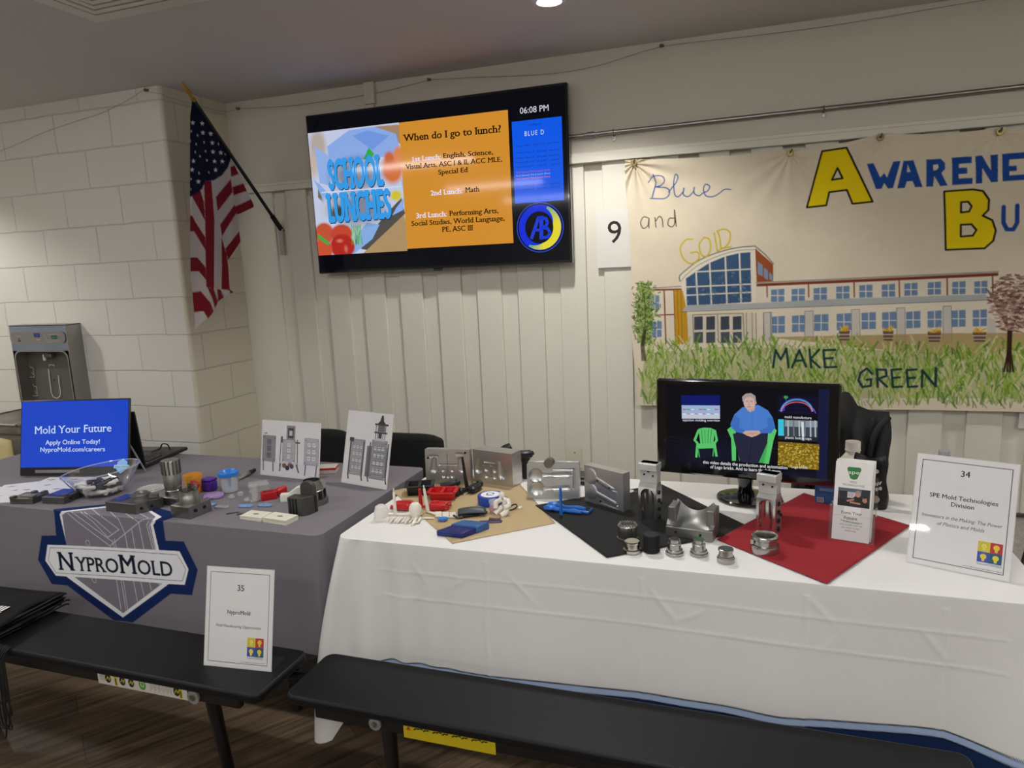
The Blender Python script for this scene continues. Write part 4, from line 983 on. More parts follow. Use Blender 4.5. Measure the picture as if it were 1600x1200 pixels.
for pts in (((620, 985), (630, 918), (650, 955), (672, 912), (680, 985)), ((694, 985), (722, 918), (748, 982)), ((706, 960), (738, 957)), ((762, 915), (768, 985)), ((800, 915), (766, 952), (802, 985)), ((862, 916), (816, 918), (822, 984), (866, 982)), ((818, 950), (852, 948)), ((1005, 1008), (985, 988), (960, 1005), (952, 1035), (968, 1060), (1000, 1056), (1002, 1030), (984, 1032)), ((1028, 1060), (1024, 992), (1060, 994), (1062, 1018), (1030, 1028), (1064, 1060)), ((1120, 992), (1082, 994), (1088, 1062), (1124, 1060)), ((1084, 1026), (1114, 1024)), ((1180, 994), (1142, 996), (1148, 1062), (1184, 1060)), ((1144, 1028), (1174, 1026)), ((1202, 1062), (1204, 998), (1256, 1060), (1258, 990))): line(k0, pts, .0105, DG)
hole = [k0(*p) for p in ((76, 187), (687, 147), (1038, 87), (1504, 65), (1900, 40))]
gx = np.linspace(BX0, BX1, 900); V = np.zeros((520, 900, 3))
hx = np.array([p[0] for p in hole]); hz = np.array([p[1] for p in hole])
top = np.interp(gx, hx, hz) + .018; seg = np.clip(np.searchsorted(hx, gx) - 1, 0, len(hx) - 2); ff = np.clip((gx - hx[seg]) / (hx[seg + 1] - hx[seg]), 0, 1); top = np.minimum(top - .014 * np.sin(ff * pi), 2.02)
bot = k0(100, 1132)[1] + (gx - gx[0]) * 0 + (k0(1590, 1160)[1] - k0(100, 1132)[1]) * (gx - BX0) / 1.7
left = lambda zz: BX0 + .012 + .03 * np.clip((1.95 - zz) / 1.1, 0, 1) + .006 * np.sin(zz * 9)
nz = smooth_noise((520, 900), 90, 9)
for i, f in enumerate(np.linspace(0, 1, 520)):
    z = top + (bot - top) * f; x0 = left(z); x = x0 + (gx - BX0) / (BX1 - BX0) * (BX1 - x0)
    dy = .006 * nz[i] + .006 * np.sin(gx * 7 + 2 * f)
    for hx_, hz_ in zip(hx, hz):
        ddx, ddz = x - hx_, z - hz_; rr_ = np.hypot(ddx, ddz) + .02; an = np.arctan2(ddz, ddx); dy += (.012 if hx_ < -.4 else .004) * np.exp(-rr_ / .22) * np.sin(an * 13) * np.clip(rr_ / .08, 0, 1)
    V[i, :, 0] = x; V[i, :, 1] = dy; V[i, :, 2] = z
C = R.at(V[..., 0], V[..., 2]); V[..., 2] -= 1.4
color_sheet('canvas', V, C, colmat('painted_canvas', .9, spec=.1, weave=.2, wscale=500), t)
BRASS = mat('brass_grommet', '#8f7d4e', .35, .85)
for hx_, hz_ in zip(hx, hz):
    m = MB(); m.lathe([(.0075, -.002), (.014, -.002), (.0155, .0), (.014, .003), (.0075, .003), (.0075, -.002)], BRASS, (hx_, -.008, hz_ - 1.4), 18, (0, -1, 0)); m.build('grommet', t)
    m = MB(); m.tube([(hx_, .03, hz_ - 1.398), (hx_, -.012, hz_ - 1.398), (hx_ + .004, -.018, hz_ - 1.394), (hx_ + .006, -.014, hz_ - 1.386)], .003, DSTEEL, n=6); m.build('hook', t)

# ------------------------------------------------------------------ paper sign 9 and the edge of another sheet
PAPER = mat('white_paper', '#e2dfd9', .7, var=.02)
def pinned(name, label, x, z, w, h, y, writes, curl=.004):
    t = thing(name, label, 'sign', (x, y, z))
    I = Ink(); I.rect(-w / 2, -h / 2, w / 2, h / 2, '#dedbd5', 0); writes(I)
    me_ = I.build('printed_sheet', INK, t, Matrix.Translation((0, -.002, 0)) @ FRONT)
    MB().box(0, -.001, 0, w, .0012, h, PAPER).build('paper', t)
    return t
P9 = WALLPL(D - .014, -.6565, 1.6405)
def w9(I):
    P9.line(I, '9', (951.5, 380.5), (972.5, 378), 34, '#1b1a19', 2)
pinned('paper_sign', 'white paper sheet with a large 9 taped to the panelled wall', -.6565, 1.6405, .203, .279, D - .012, w9)
pinned('paper_sign', 'edge of a white paper sheet on the panelled wall, far right', 1.19, .785, .216, .09, D - .004, lambda I: None)

# ------------------------------------------------------------------ water fountain
t = thing('bottle_filler', 'stainless steel bottle filling station with drinking fountain on the block wall', 'water fountain', (-3.917, D1, 0))
BR = mat('brushed_stainless', (.36, .35, .33), .33, 1, var=.12, vscale=18, stretch=(1, 1, 8)); DK = mat('dark_grey_recess', '#57534e', .5, var=.06); DK2 = mat('grey_fascia', '#7c7873', .45, var=.04)
yf = 2.963 - D1
m = MB(); HB = .50; z1 = 1.314; z0 = z1 - HB
m.box(0, yf / 2 + .0, z1 - .003, .446, -yf, .006, BR)
for sx in (-1, 1): m.box(sx * .2215, yf / 2, (z0 + z1) / 2, .003, -yf, HB, BR)
m.box(0, -.006, (z0 + z1) / 2, .44, .006, HB, BR); m.box(0, yf / 2, z0 + .003, .44, -yf, .006, BR)
m.box(0, yf + .002, z1 - .075, .444, .004, .15, mat('blue_tinted_steel', (.30, .36, .50), .28, 1, var=.1)); m.build('housing', t, bev=.001)
m = MB(); poly = []
for cx, cz, a0 in ((.205, z1 - .20, 0), (-.205, z1 - .20, pi / 2)): poly += [(cx * .8 + (.04) * cos(a0 + pi / 2 * i / 6) + (0), cz + .04 * sin(a0 + pi / 2 * i / 6)) for i in range(7)]
x_ = .205; poly = [(x_, z0 + .01)] + [(x_ - .045 + .045 * cos(pi / 2 * i / 6), z1 - .2 + .045 * sin(pi / 2 * i / 6)) for i in range(7)] + [(-x_ + .045 - .045 * sin(pi / 2 * i / 6), z1 - .2 + .045 * cos(pi / 2 * i / 6)) for i in range(7)] + [(-x_, z0 + .01)]
rim = [(p[0] * 1.04, p[1] + (.008 if p[1] > z0 + .02 else 0)) for p in poly]
vs = [(p[0], yf - .001, p[1]) for p in rim] + [(p[0], yf - .001, p[1]) for p in poly] + [(p[0] * .93, yf + .06, p[1] - .012) for p in poly]; n_ = len(poly)
m.add(vs, [[i, i + 1, n_ + i + 1, n_ + i] for i in range(n_ - 1)], DK2); m.add(vs, [[n_ + i, n_ + i + 1, 2 * n_ + i + 1, 2 * n_ + i] for i in range(n_ - 1)] + [list(range(2 * n_, 3 * n_))], DK); m.build('recess', t, angle=50)
m = MB(); m.prism([(-.19 + .035 * cos(a), .035 * sin(a)) for a in np.linspace(pi / 2, 1.5 * pi, 10)] + [(.175 + .035 * cos(a), .035 * sin(a)) for a in np.linspace(-pi / 2, pi / 2, 10)], 0, .006, DK2)
o = m.build('control_panel', t); o.location = (.008, yf, z1 - .072); o.rotation_euler = (pi / 2, 0, 0)
I = Ink(); I.rect(-.03, .003, .018, .026, '#1d2f86', 1); I.text('water', -.006, .009, .009, '#c9d2ee', 2, bold=.02); I.rect(.105, -.008, .15, .012, '#20383a', 1); I.text('02014', .127, -.004, .009, '#35b0a0', 2); I.line([(.045, .024), (.06, .004), (.075, -.026), (.165, -.02)], .0016, '#c4c0b8', 1); I.text('filtered', 0, -.014, .007, '#d8d4cc', 2); I.line([(-.17, .01), (-.135, .01)], .002, '#b5b0a8'); I.oval(-.152, -.005, .006, .004, '#2a2724'); I.oval(-.152, -.018, .01, .005, '#3b2a24'); I.line([(.08, .016), (.17, .016)], .002, '#b5b0a8'); I.line([(.08, -.014), (.17, -.014)], .002, '#b5b0a8')
I.build('panel_print', INK, o, Matrix.Translation((0, 0, .0068)))
FQ = Plane((-3.917, 2.963 + .055, 0), (1, 0, 0), (0, 0, 1)); f8 = lambda X, Y: FQ.px(X / 6, 480 + Y / 6) + np.array([0, CAM_H * 0])
I = Ink(); Wt = '#d6d3cd'
I.line([f8(*p) for p in ((462, 555), (462, 540), (508, 540), (508, 552))], .004, Wt); I.line([f8(*p) for p in [(455, 580), (468, 700), (482, 800), (500, 840), (535, 856), (562, 835), (568, 795), (555, 720), (548, 640)]], .005, Wt); I.oval(*f8(509, 682), .005, .007, '#141312')
for dx, dy in ((0, 0), (30, 175)):
    I.line([f8(x + dx, y + dy) for x, y in ((280, 545), (285, 562), (312, 568), (322, 655), (250, 657))], .003, Wt); I.oval(*f8(258 + dx, 605 + dy), .009, .014, Wt, 1, 16, ang=.3); I.line([f8(216 + dx, 608 + dy), f8(240 + dx, 600 + dy)], .007, Wt); I.line([f8(300 + dx, 610 + dy), f8(312 + dx, 635 + dy)], .003, Wt)
I.build('symbol_print', INK, t, Matrix.Translation((0, yf + .0545, 0)) @ FRONT)
m = MB(); m.cyl((-.02, yf + .035, z1 - .175), (-.02, yf + .035, z1 - .21), .008, WHITEP, n=10); m.box(.02, yf + .04, z1 - .18, .06, .03, .02, DK); m.build('spout', t)
# cooler with basin below
yb = 2.6 - D1
m = MB(); m.box(0, yb / 2 + .01, .62, .446, -yb - .02, .30, DK2, bev=.012); m.box(0, yb / 2, .49, .43, -yb - .06, .05, DK); m.build('cooler_cabinet', t)
m = MB(); xs = np.linspace(-1, 1, 15); ys = np.linspace(-1, 1, 13)
m.sheet([[(x * .223, yb / 2 + y * -yb / 2, .818 - .05 * max(0, (1 - abs(x) ** 4) * (1 - abs(y) ** 4)) + .05 * max(0, y - .55)) for x in xs] for y in ys], BR)
for a, b in (((-.223, yb), (.223, yb)), ((.223, yb), (.223, 0)), ((-.223, yb), (-.223, 0))): m.tube([(a[0], a[1], .812), (b[0], b[1], .812)], .009, BR, n=10)
m.box(0, yb + .012, .79, .44, .02, .05, BR); m.build('basin', t, angle=60)
m = MB(); px_ = .165; py_ = yb + .12
m.lathe([(.034, 0), (.03, .02), (.018, .045), (.012, .07), (.014, .078), (0, .08)], CHROME, (px_, py_, .785), 16); m.build('bubbler', t)
m = MB(); m.lathe([(.045, 0), (.044, .05), (.036, .085), (.015, .105), (0, .108)], clear('amber_guard', (.86, .8, .62), .5, .1, .35), (px_ - .012, py_ + .05, .80), 18, sy=.3); m.build('mouth_guard', t)
MB().cyl((-.09, yb - .004, .73), (-.09, yb + .02, .73), .03, DK, n=20).build('push_button', t)
# cream chair and strap between the fountain and the table
t = thing('plastic_chair', 'cream moulded chair half hidden between the fountain and the blue monitor', 'chair', (-3.78, 2.28, 0), radians(20))
CRM = mat('cream_shell', '#cdbd86', .45, var=.04); m = MB()
m.sheet([[(x, .19 + .05 * f - .03 * (1 - (x / .21) ** 2), .46 + .32 * f - .05 * f * (x / .21) ** 2) for x in np.linspace(-.21, .21, 11) * (1 - .15 * f)] for f in np.linspace(0, 1, 9)], CRM); m.build('backrest', t, solid=.012)
m = MB(); m.box(0, 0, .44, .42, .40, .022, CRM, bev=.01); m.build('seat', t)
for sx in (-1, 1):
    for sy in (-1, 1): MB().tube([(sx * .17, sy * .15, .43), (sx * .2, sy * .2, .0)], .012, STEEL, n=8).build('leg', t)
# ================================================================== sign holders
def on_table(pA, pB, z=T):
    A, B_ = at(*pA, z), at(*pB, z); e = (B_ - A)[:2]
    return A, atan2(e[1], e[0]), float(np.hypot(*e))
def bulbs(I, x, y, s, ly=1):
    for i, (dx, dy, col, b) in enumerate(((0, 1, '#d9c83a', '#e6dc6a'), (1, 1, '#b8323a', '#e8cf3c'), (0, 0, '#4052a8', '#e8d84e'), (1, 0, '#1f5a7a', '#e8d84e'))):
        cx, cy = x + (dx + .5) * s / 2, y + (dy + .5) * s / 2
        I.rect(x + dx * s / 2, y + dy * s / 2, x + (dx + 1) * s / 2, y + (dy + 1) * s / 2, col, ly)
        if i == 0: I.oval(cx, cy + s * .03, s * .145, s * .145, '#9c8a3a', ly + 1, 18)
        I.oval(cx, cy + s * .03, s * .13, s * .13, b, ly + 2, 18); I.rect(cx - s * .06, cy - s * .17, cx + s * .06, cy - s * .05, b, ly + 2); I.rect(cx - s * .05, cy - s * .2, cx + s * .05, cy - s * .165, '#c9c6b8', ly + 3)
def holder(name, label, pA, pB, w, h, lean, z, draw, foot=.075, cat='sign', paper='#e4e2e2', yaw=None):
    A, yw, ww = on_table(pA, pB, z); B_ = at(*pB, z); mid = (A + B_) / 2
    if yaw is not None: yw = radians(yaw)
    t = thing(name, label, cat, mid, yw); tl_ = radians(lean)
    M = Matrix(((1, 0, 0, 0), (0, sin(tl_), -cos(tl_), 0), (0, cos(tl_), sin(tl_), 0), (0, 0, 0, 1)))
    M = Matrix.Translation((0, 0, .003)) @ M
    ex = (cos(yw), sin(yw), 0); n_ = (-sin(yw), cos(yw), 0); ey = (n_[0] * sin(tl_), n_[1] * sin(tl_), cos(tl_))
    P = Plane(mid + np.array([0, 0, .003]), ex, ey)
    I = Ink(); I.rect(-w / 2, .001, w / 2, h, paper, 0); draw(I, P, w, h)
    o = I.build('printed_sheet', INK, t, M)
    m = MB(); m.M = M
    m.box(0, h / 2, .0025, w + .004, h + .004, .0016, CLEAR); m.box(0, h / 2, -.0012, w + .004, h + .004, .0016, mat('sheet_back', '#d9d7d4', .5))
    m.M = None; m.box(0, foot / 2, .0012, w + .004, foot, .0022, CLEAR); m.build('acrylic_holder', t)
    return t
def draw35(I, P, w, h):
    I.frame(-w / 2 + .011, .012, w / 2 - .011, h - .012, .0014, '#23232a', 1)
    I.text('35', .004, h - .062, .016, '#1a1a1c', 2, bold=.012); I.text('NyproMold', 0, h - .128, .0108, '#1a1a1c', 2, bold=.012); I.text('Mold Manufacturing Opportunities', 0, h - .165, .0075, '#2a2a30', 2, shear=.25, w=.145)
    bulbs(I, .03, .034, .052); I.text('DiscoverSTEM2025', .056, .028, .0046, '#2c4a9a', 2, w=.05); I.text('www.abstem.org/discoverstem', .05, .0165, .0032, '#1a1a1c', 2, w=.075)
holder('acrylic_sign', 'upright acrylic sign number 35 standing on the black bench', (322, 1040), (420, 1050), .212, .275, 13.5, BZ, draw35)
def draw34(I, P, w, h):
    I.frame(-w / 2 + .011, .012, w / 2 - .011, h - .012, .0016, '#23232a', 1)
    I.text('34', 0, h - .045, .0145, '#2c2c30', 2, bold=.014); I.text('SPE Mold Technologies', 0, h - .105, .0105, '#2c2c30', 2, bold=.012, w=.145); I.text('Division', 0, h - .122, .0105, '#2c2c30', 2, bold=.012)
    I.text('Innovators in the Making: The Power', 0, h - .156, .0085, '#3a3a40', 2, shear=.25, w=.17); I.text('of Plastics and Molds', 0, h - .173, .0085, '#3a3a40', 2, shear=.25, w=.1)
    bulbs(I, .04, .034, .05); I.text('DiscoverSTEM2025', .066, .0275, .0048, '#2c4a9a', 2, w=.05); I.text('www.abstem.org/discoverstem', .052, .0165, .0034, '#1a1a1c', 2, w=.08)
holder('acrylic_sign', 'upright acrylic sign number 34 at the right end of the white table', (1418, 878), (1575, 912), .214, .278, 17.5, T, draw34, yaw=-20)
def plate(I, x, y, w, h, rows, cols, base='#a9a7ad', cell='#d2d0d4', seed=0):
    r = np.random.default_rng(seed); I.rect(x, y, x + w, y + h, base, 1)
    for k in range(6): I.rect(x, y + h * k / 6, x + w, y + h * (k + .5) / 6, [c(base)[j] * (.85 + .25 * r.uniform()) for j in range(3)], 2)
    I.frame(x, y, x + w, y + h, .0012, '#55535a', 3)
    for i in range(rows):
        for j in range(cols):
            cx, cy = x + w * (j + 1) / (cols + 1), y + h * (.12 + .76 * (i + .5) / rows); s = min(w / (cols + 1) * .42, h * .32 / rows)
            I.rect(cx - s, cy - s, cx + s, cy + s, cell, 3); I.frame(cx - s, cy - s, cx + s, cy + s, .001, '#4d4b52', 4); I.line([(cx - s * .5, cy + s * .4), (cx, cy - s * .2), (cx + s * .5, cy + s * .5)], .0012, '#3c3a42', 4)
    for dx in (.1, .9):
        for dy in (.08, .92): I.oval(x + w * dx, y + h * dy, .0022, .0022, '#2a282e', 4, 10)
def draw_land(I, P, w, h):
    I.rect(-w / 2, 0, w / 2, h * .25, '#dcdbe0', 1)
    plate(I, -.142, .055, .068, .105, 3, 1, '#8f8d94', '#6a6870', 1); plate(I, -.038, .06, .066, .09, 3, 1, '#b4b2b8', '#dad9dc', 2); plate(I, .072, .055, .072, .105, 3, 2, '#b9b7bc', '#dddce0', 3)
    I.rect(-.02, .15, .024, .205, '#8b8a90', 2); I.rect(-.012, .155, .016, .195, '#2f2e36', 3); I.rect(-.006, .165, .01, .185, '#c9c8cc', 4); I.rect(-.048, .135, -.038, .16, '#5a5860', 2); I.rect(.028, .135, .05, .142, '#5a5860', 2); I.rect(-.05, .052, .04, .062, '#cfcdd2', 3)
    for x in (-.136, -.085): I.line([(x, .055), (x + .002, .018)], .006, '#6d6c73', 2)
    for x in (.082, .136): I.line([(x, .055), (x - .004, .014)], .006, '#6d6c73', 2)
    for x, d in ((-.045, -.004), (.03, .018)): I.line([(x, .06), (x + d, .022)], .007, '#5f5e66', 2)
    I.line([(-.046, .15), (-.05, .04)], .004, '#45444c', 3); I.line([(.036, .15), (.04, .04)], .004, '#45444c', 3)
    for x, y, col in ((-.026, .045, '#6b5a58'), (-.01, .036, '#35343c'), (.012, .044, '#4a5288'), (.002, .05, '#8d6a66')): I.oval(x, y, .011, .01, col, 3, 12)
    I.line([(-.135, .168), (-.12, .169)], .003, '#3a3942', 2)
holder('photo_stand', 'landscape acrylic stand with a picture of three steel mould plates', (407, 742), (498, 752), .295, .22, 11, T, draw_land, .06, 'sign')
def draw_port(I, P, w, h):
    plate(I, -.082, .035, .07, .135, 4, 3, '#a3a1a8', '#d4d2d6', 5); plate(I, .022, .03, .075, .145, 4, 3, '#99979e', '#d8d6da', 6)
    I.rect(-.092, .16, -.07, .175, '#403f47', 4); I.rect(.0, .035, .022, .15, '#6d6b74', 2); I.rect(.095, .04, .105, .15, '#7c7a84', 2)
    for k in range(8): I.rect(.03, .03 + .0165 * k, .092, .0315 + .0165 * k, '#3a3942', 5)
    I.rect(.03, .172, .085, .182, '#cfced3', 3)
    for x in (.034, .044, .07, .08): I.rect(x, .18, x + .0035, .232, '#4a4952', 3)
    I.rect(.028, .2, .092, .206, '#3a3942', 4); I.rect(.028, .23, .094, .237, '#3a3942', 4); I.rect(.05, .182, .066, .2, '#2f2e36', 3); I.rect(.044, .207, .078, .23, '#6d6b74', 3)
    I.poly([(.042, .237), (.08, .237), (.07, .247), (.066, .268), (.058, .268), (.052, .247)], '#26252c', 4)
    for x in (-.088, -.02, .012, .1): I.rect(x, .03, x + .006, .165, '#55535c', 4); I.line([(x + .003, .035), (x + .008, .018)], .006, '#3f3e46', 4)
holder('photo_stand', 'portrait acrylic stand with a picture of a tall steel mould stack', (533, 754), (604, 766), .225, .275, 15, T, draw_port, .07, 'sign')

# ================================================================== grey table
def local(name, label, cat, pA, pB, group=None, z=T, yaw=None):
    A, yw, w = on_table(pA, pB, z); return thing(name, label, cat, A, yw if yaw is None else yaw, group), w
# monitor with the blue slide
t, w = local('portable_monitor', 'slim portable monitor with the bright blue Mold Your Future slide', 'monitor', (27, 748), (199, 746))
tl_ = radians(13); HM = .318
M = Matrix(((1, 0, 0, 0), (0, sin(tl_), -cos(tl_), .012), (0, cos(tl_), sin(tl_), .008), (0, 0, 0, 1)))
m = MB(); m.M = M; m.box(w / 2, HM / 2, -.006, w, HM, .010, BLACK, bev=.003); m.build('bezel', t)
yw = t.rotation_euler[2]; ex = np.array((cos(yw), sin(yw), 0)); nn = np.array((-sin(yw), cos(yw), 0)); o_ = np.array(t.location) + nn * .012 + np.array([0, 0, .008])
P = Plane(o_, ex, nn * sin(tl_) + np.array([0, 0, cos(tl_)]))
I = Ink(); I.rect(.006, .035, w - .006, HM - .006, '#2048ca', 0)
cw = '#cfe3fb'
P.line(I, 'Mold Your Future', (54, 678), (174, 674), 11.5, cw, 2, slab=.05, bold=.004); P.line(I, 'Apply Online Today!', (71, 695), (156, 693), 7, cw, 2, bold=.012); P.line(I, 'NyproMold.com/careers', (63, 706), (164, 705), 7, cw, 2, bold=.012)
I.build('screen', SCREEN, t, M)
m = MB(); m.M = M; m.box(w * .35, .018, .0, .2, .012, .002, mat('grey_strip', '#77757a', .4)); m.build('hinge_strip', t)
m = MB(); p = at(228, 738, T) - np.array(t.location); pl = (p @ ex, p @ nn); m.tube([(w - .03, .06, .16), (pl[0], pl[1], .004)], .004, mat('grey_strip', '#77757a', .4), n=8); m.build('kickstand', t); m = MB(); m.tube([(.05, .06, .16), (.06, .13, .004)], .004, mat('grey_strip', '#77757a', .4), n=8); m.build('kickstand', t)
# laptop behind it
A, yw, dep = on_table((228, 733), (282, 704))
t = thing('laptop', 'open black laptop standing back to back with the blue monitor', 'laptop', A, yw - pi / 2 - .13)       # +y runs along the keyboard, -x along the hinge
W_ = .36; LAP = mat('dark_laptop_shell', '#1a1a1c', .45, var=.1)
m = MB(); m.box(-W_ / 2, dep / 2, .011, W_, dep, .016, LAP, bev=.004); m.build('base', t)
m = MB()
for r_ in range(5):
    for k in range(13): m.box(-W_ + .035 + .0242 * k, .06 + .02 * r_, .0205, .02, .016, .003, BLACK)
m.build('keyboard', t); MB().box(-W_ / 2, dep - .05, .0197, .1, .06, .001, mat('touchpad', '#2a2a2d', .3)).build('touchpad', t)
m = MB(); m.M = Matrix.Translation((0, .004, .018)) @ Matrix.Rotation(radians(6), 4, 'X'); m.box(-W_ / 2, 0, .12, W_, .008, .24, LAP, bev=.003); m.build('lid', t)
t = thing('cable', 'short black cable looped over the laptop keyboard', 'cable', at(256, 712, T))
MB().tube(spline([(-.04, -.03, .024), (-.02, .0, .03), (.0, .0, .055), (.02, .01, .05), (.02, .02, .0245)], 6), .003, BLACK, n=8).build('cord', t)
# loose papers
for i, (px, py, yw, lab) in enumerate(((22, 772, 20, 'lowest printed sheet of paper at the left edge of the grey table'), (52, 764, 34, 'printed sheet of paper lying in front of the blue monitor'), (96, 759, 12, 'printed sheet of paper partly under the clear bowl'))):
    t = thing('paper_sheet', lab, 'paper', at(px, py, T) + np.array([0, 0, .001 + .0011 * i]), radians(yw), 'loose papers by the blue monitor')
    I = Ink(); I.rect(-.14, -.108, .14, .108, '#d8d6d6', 0)
    for x, y in ((-.1, .07), (.0, .075), (.09, .06), (-.06, .0), (.05, .01), (-.1, -.06), (.02, -.05), (.1, -.07)): I.poly([(x - .016, y), (x, y + .01), (x + .016, y), (x, y - .008)], '#77767c', 1); I.rect(x - .02, y - .002, x + .02, y + .003, '#8d8c92', 2)
    I.build('sheet', INK, t)
# clear bowl of giveaways
bo = at(163, 771, T); t = thing('clear_bowl', 'slanted clear plastic bowl holding white and dark giveaway tubes', 'bowl', bo)
def bowl(f, a, off=0.0):
    r_ = .045 + (.139 - .045) * (f ** .55) - off; z_ = .002 + off + f * (.094 + .013 * cos(a - .35)); return (r_ * cos(a), r_ * sin(a) * .94, z_)
aa = np.linspace(0, 2 * pi, 48, endpoint=False)
BWL = clear('clear_bowl_plastic', (.9, .915, .94), 1.3, .05, .05, 2.2)
m = MB(); m.sheet([[bowl(f, a) for a in aa] for f in np.linspace(0, 1, 16)], BWL, close_u=True); m.add([bowl(0, a) for a in aa], [list(range(48))], BWL); m.build('bowl_wall', t, angle=80)
MB().tube([bowl(1.0, a) for a in aa], .0022, clear('clear_rim', (.9, .92, .95), 1, .03, .3), n=6, closed=True).build('rim', t)
I = Ink(); dc = '#8fc0ee'
I.poly([(-.022, -.012), (0, -.03), (.022, -.012), (.022, .018), (0, .032), (-.022, .018)], dc, 0); I.rect(-.034, -.008, .034, .006, '#a9d0f4', 1); I.text('NyproMold', 0, -.005, .007, '#3a5a8c', 2, w=.056)
a0 = 1.75; p = bowl(.72, a0, .003); I.build('decal', INK, t, Matrix.Translation(p) @ Matrix.Rotation(a0 - pi / 2, 4, 'Z') @ Matrix.Rotation(radians(62), 4, 'X'))
bowl_items = []
def tube_giveaway(mt, r_, L):
    o = MB().lathe([(0, -L / 2), (r_ * .9, -L / 2), (r_, -L / 2 + .001), (r_, L * .1), (r_ * .97, L * .1 + .0006), (r_ * .97, L * .42), (r_ * .8, L / 2), (0, L / 2)], mt, n=14).build('giveaway_tube'); return o
rr = np.random.default_rng(21)
WT, NT = tube_giveaway(WHITEP, .0078, .040), tube_giveaway(mat('navy_plastic', '#181a26', .35), .0085, .05)
first = {0: True, 1: True}
for k in range(40):
    kind = 0 if (k < 22) else 1; src = (WT, NT)[kind]; o = src if first[kind] else src.copy()
    if not first[kind]: COL.objects.link(o)
    first[kind] = False
    if kind == 0:
        a = -pi + .35 + (k % 11) * .36 + rr.uniform(-.1, .1) if k < 16 else rr.uniform(0, 2 * pi); ring_ = (.056, .078, .04)[k // 11] if k < 16 else .045
        h_ = .020 + (k // 11) * .014 + (.012 if k >= 16 else 0); o.rotation_euler = (pi / 2 + rr.uniform(-.2, .2), 0, a + pi + rr.uniform(-.5, .5) + (0 if k % 3 else 1.2))
        if k // 11 == 1 and k < 16: h_ = .045
    else:
        a = rr.uniform(0, 2 * pi); ring_ = .05 * rr.uniform(0, 1) ** .5; h_ = .018 + .012 * ((k - 22) % 4); o.rotation_euler = (pi / 2 + rr.uniform(-.25, .25), 0, rr.uniform(0, 6.28))
    o.location = (bo[0] + ring_ * cos(a), bo[1] + ring_ * sin(a) * .94, bo[2] + h_)
    tag(o, ('small white giveaway tube lying in the clear bowl', 'small dark giveaway tube lying in the clear bowl')[kind], 'tube', ('white giveaway tubes in the bowl', 'dark giveaway tubes in the bowl')[kind])
# steel mould parts at the front left
def holes(m, pts, ax, r_, mt=None):
    for p in pts:
        p = np.array(p); m.cyl(p - np.array(ax) * .0006, p + np.array(ax) * .004, r_, mt or mat('hole_black', '#0b0b0b', .8), n=14)
def bolt_holes(t, pts, ax, r_, M=None, name='bolt_hole'):
    for p in pts:
        m = MB(); m.M = M; holes(m, [p], ax, r_); m.build(name, t)
t, w = local('steel_mould_block', 'small dark steel mould block at the far left of the grey table', 'mould block', (16, 788), (52, 788))
m = MB(); m.box(w / 2, .04, .011, w, .08, .022, DSTEEL, bev=.001); m.build('block', t)
for x, y in ((.008, .01), (w - .008, .012), (w * .45, .07), (w - .01, .07)): MB().box(x, y, .025, .016, .02, .008, DSTEEL, bev=.001).build('lug', t)
MB().box(w * .55, .035, .0235, w * .5, .03, .003, mat('pale_insert', '#8f8a78', .4, .5)).build('insert', t)
t, w = local('steel_mould_block', 'dark steel mould block with two bolt holes, beside the smaller one', 'mould block', (66, 787), (101, 788))
m = MB(); m.box(w / 2, .05, .013, w, .10, .026, DSTEEL, bev=.001); m.box(w - .012, .02, .029, .018, .02, .006, DSTEEL); m.build('block', t)
MB().box(w * .45, .055, .0268, w * .7, .07, .0016, mat('blued_steel', (.16, .19, .3), .2, 1)).build('cavity_face', t)
bolt_holes(t, [(w, .03, .014), (w, .08, .014)], (1, 0, 0), .006)
t, w = local('split_mould', 'two-piece flat steel mould with a round ring, above the cloth logo', 'mould block', (166, 799), (213, 804))
m = MB(); m.box(w * .22, .045, .018, w * .44, .09, .036, DSTEEL, bev=.001); m.build('left_half', t)
m = MB(); m.box(w * .72, .045, .018, w * .56, .09, .036, DSTEEL, bev=.001); m.prism([(w, .0), (w * 1.22, .06), (w * 1.22, .09), (w, .09)], 0, .036, DSTEEL); m.build('right_half', t)
m = MB(); m.lathe([(.018, .036), (.034, .036), (.034, .052), (.027, .052), (.026, .058), (.02, .058), (.018, .05)], STEEL, (w * .74, .06, 0), 24); m.box(w * .98, .072, .044, .05, .016, .016, STEEL, rz=.5, bev=.002); m.build('ring_insert', t)
MB().box(w * .24, .05, .0367, w * .3, .06, .0014, mat('blued_steel', (.16, .19, .3), .2, 1)).build('cavity_face', t)
for k in range(2): bolt_holes(t, [(w * (1.06 + .11 * k), .016 + .03 * k, .018)], (.92, -.39, 0), .005)
GLIT = clear('glitter_clear', (.92, .92, .9), 1, .15, .35)
o = at(237, 765, T); t = thing('clear_disc', 'clear speckled plastic disc lying behind the split mould', 'disc', o)
m = MB(); m.lathe([(0, .001), (.05, .001), (.052, .004), (.05, .008), (.044, .006), (0, .006)], GLIT, n=32)
for k in range(60):
    a, d_ = rr.uniform(0, 6.28), .045 * rr.uniform() ** .5; m.ball((d_ * cos(a), d_ * sin(a), .0075), .0022, GLIT, 6)
m.build('disc', t)
t, w = local('mould_core', 'tall fluted steel mould core on a square block', 'mould core', (250, 789), (276, 793))
m = MB(); m.box(w * .5, .04, .015, w, .075, .03, STEEL, bev=.001); m.build('block', t)
m = MB(); n_ = 28; prof = []
for z, r_ in ((.03, .030), (.05, .030), (.052, .0285), (.062, .0285), (.064, .03), (.105, .0305), (.106, .03), (.155, .0315), (.16, .029), (.161, .0)): prof.append((r_, z))
m.lathe(prof, STEEL, (w * .35, .04, 0), 28)
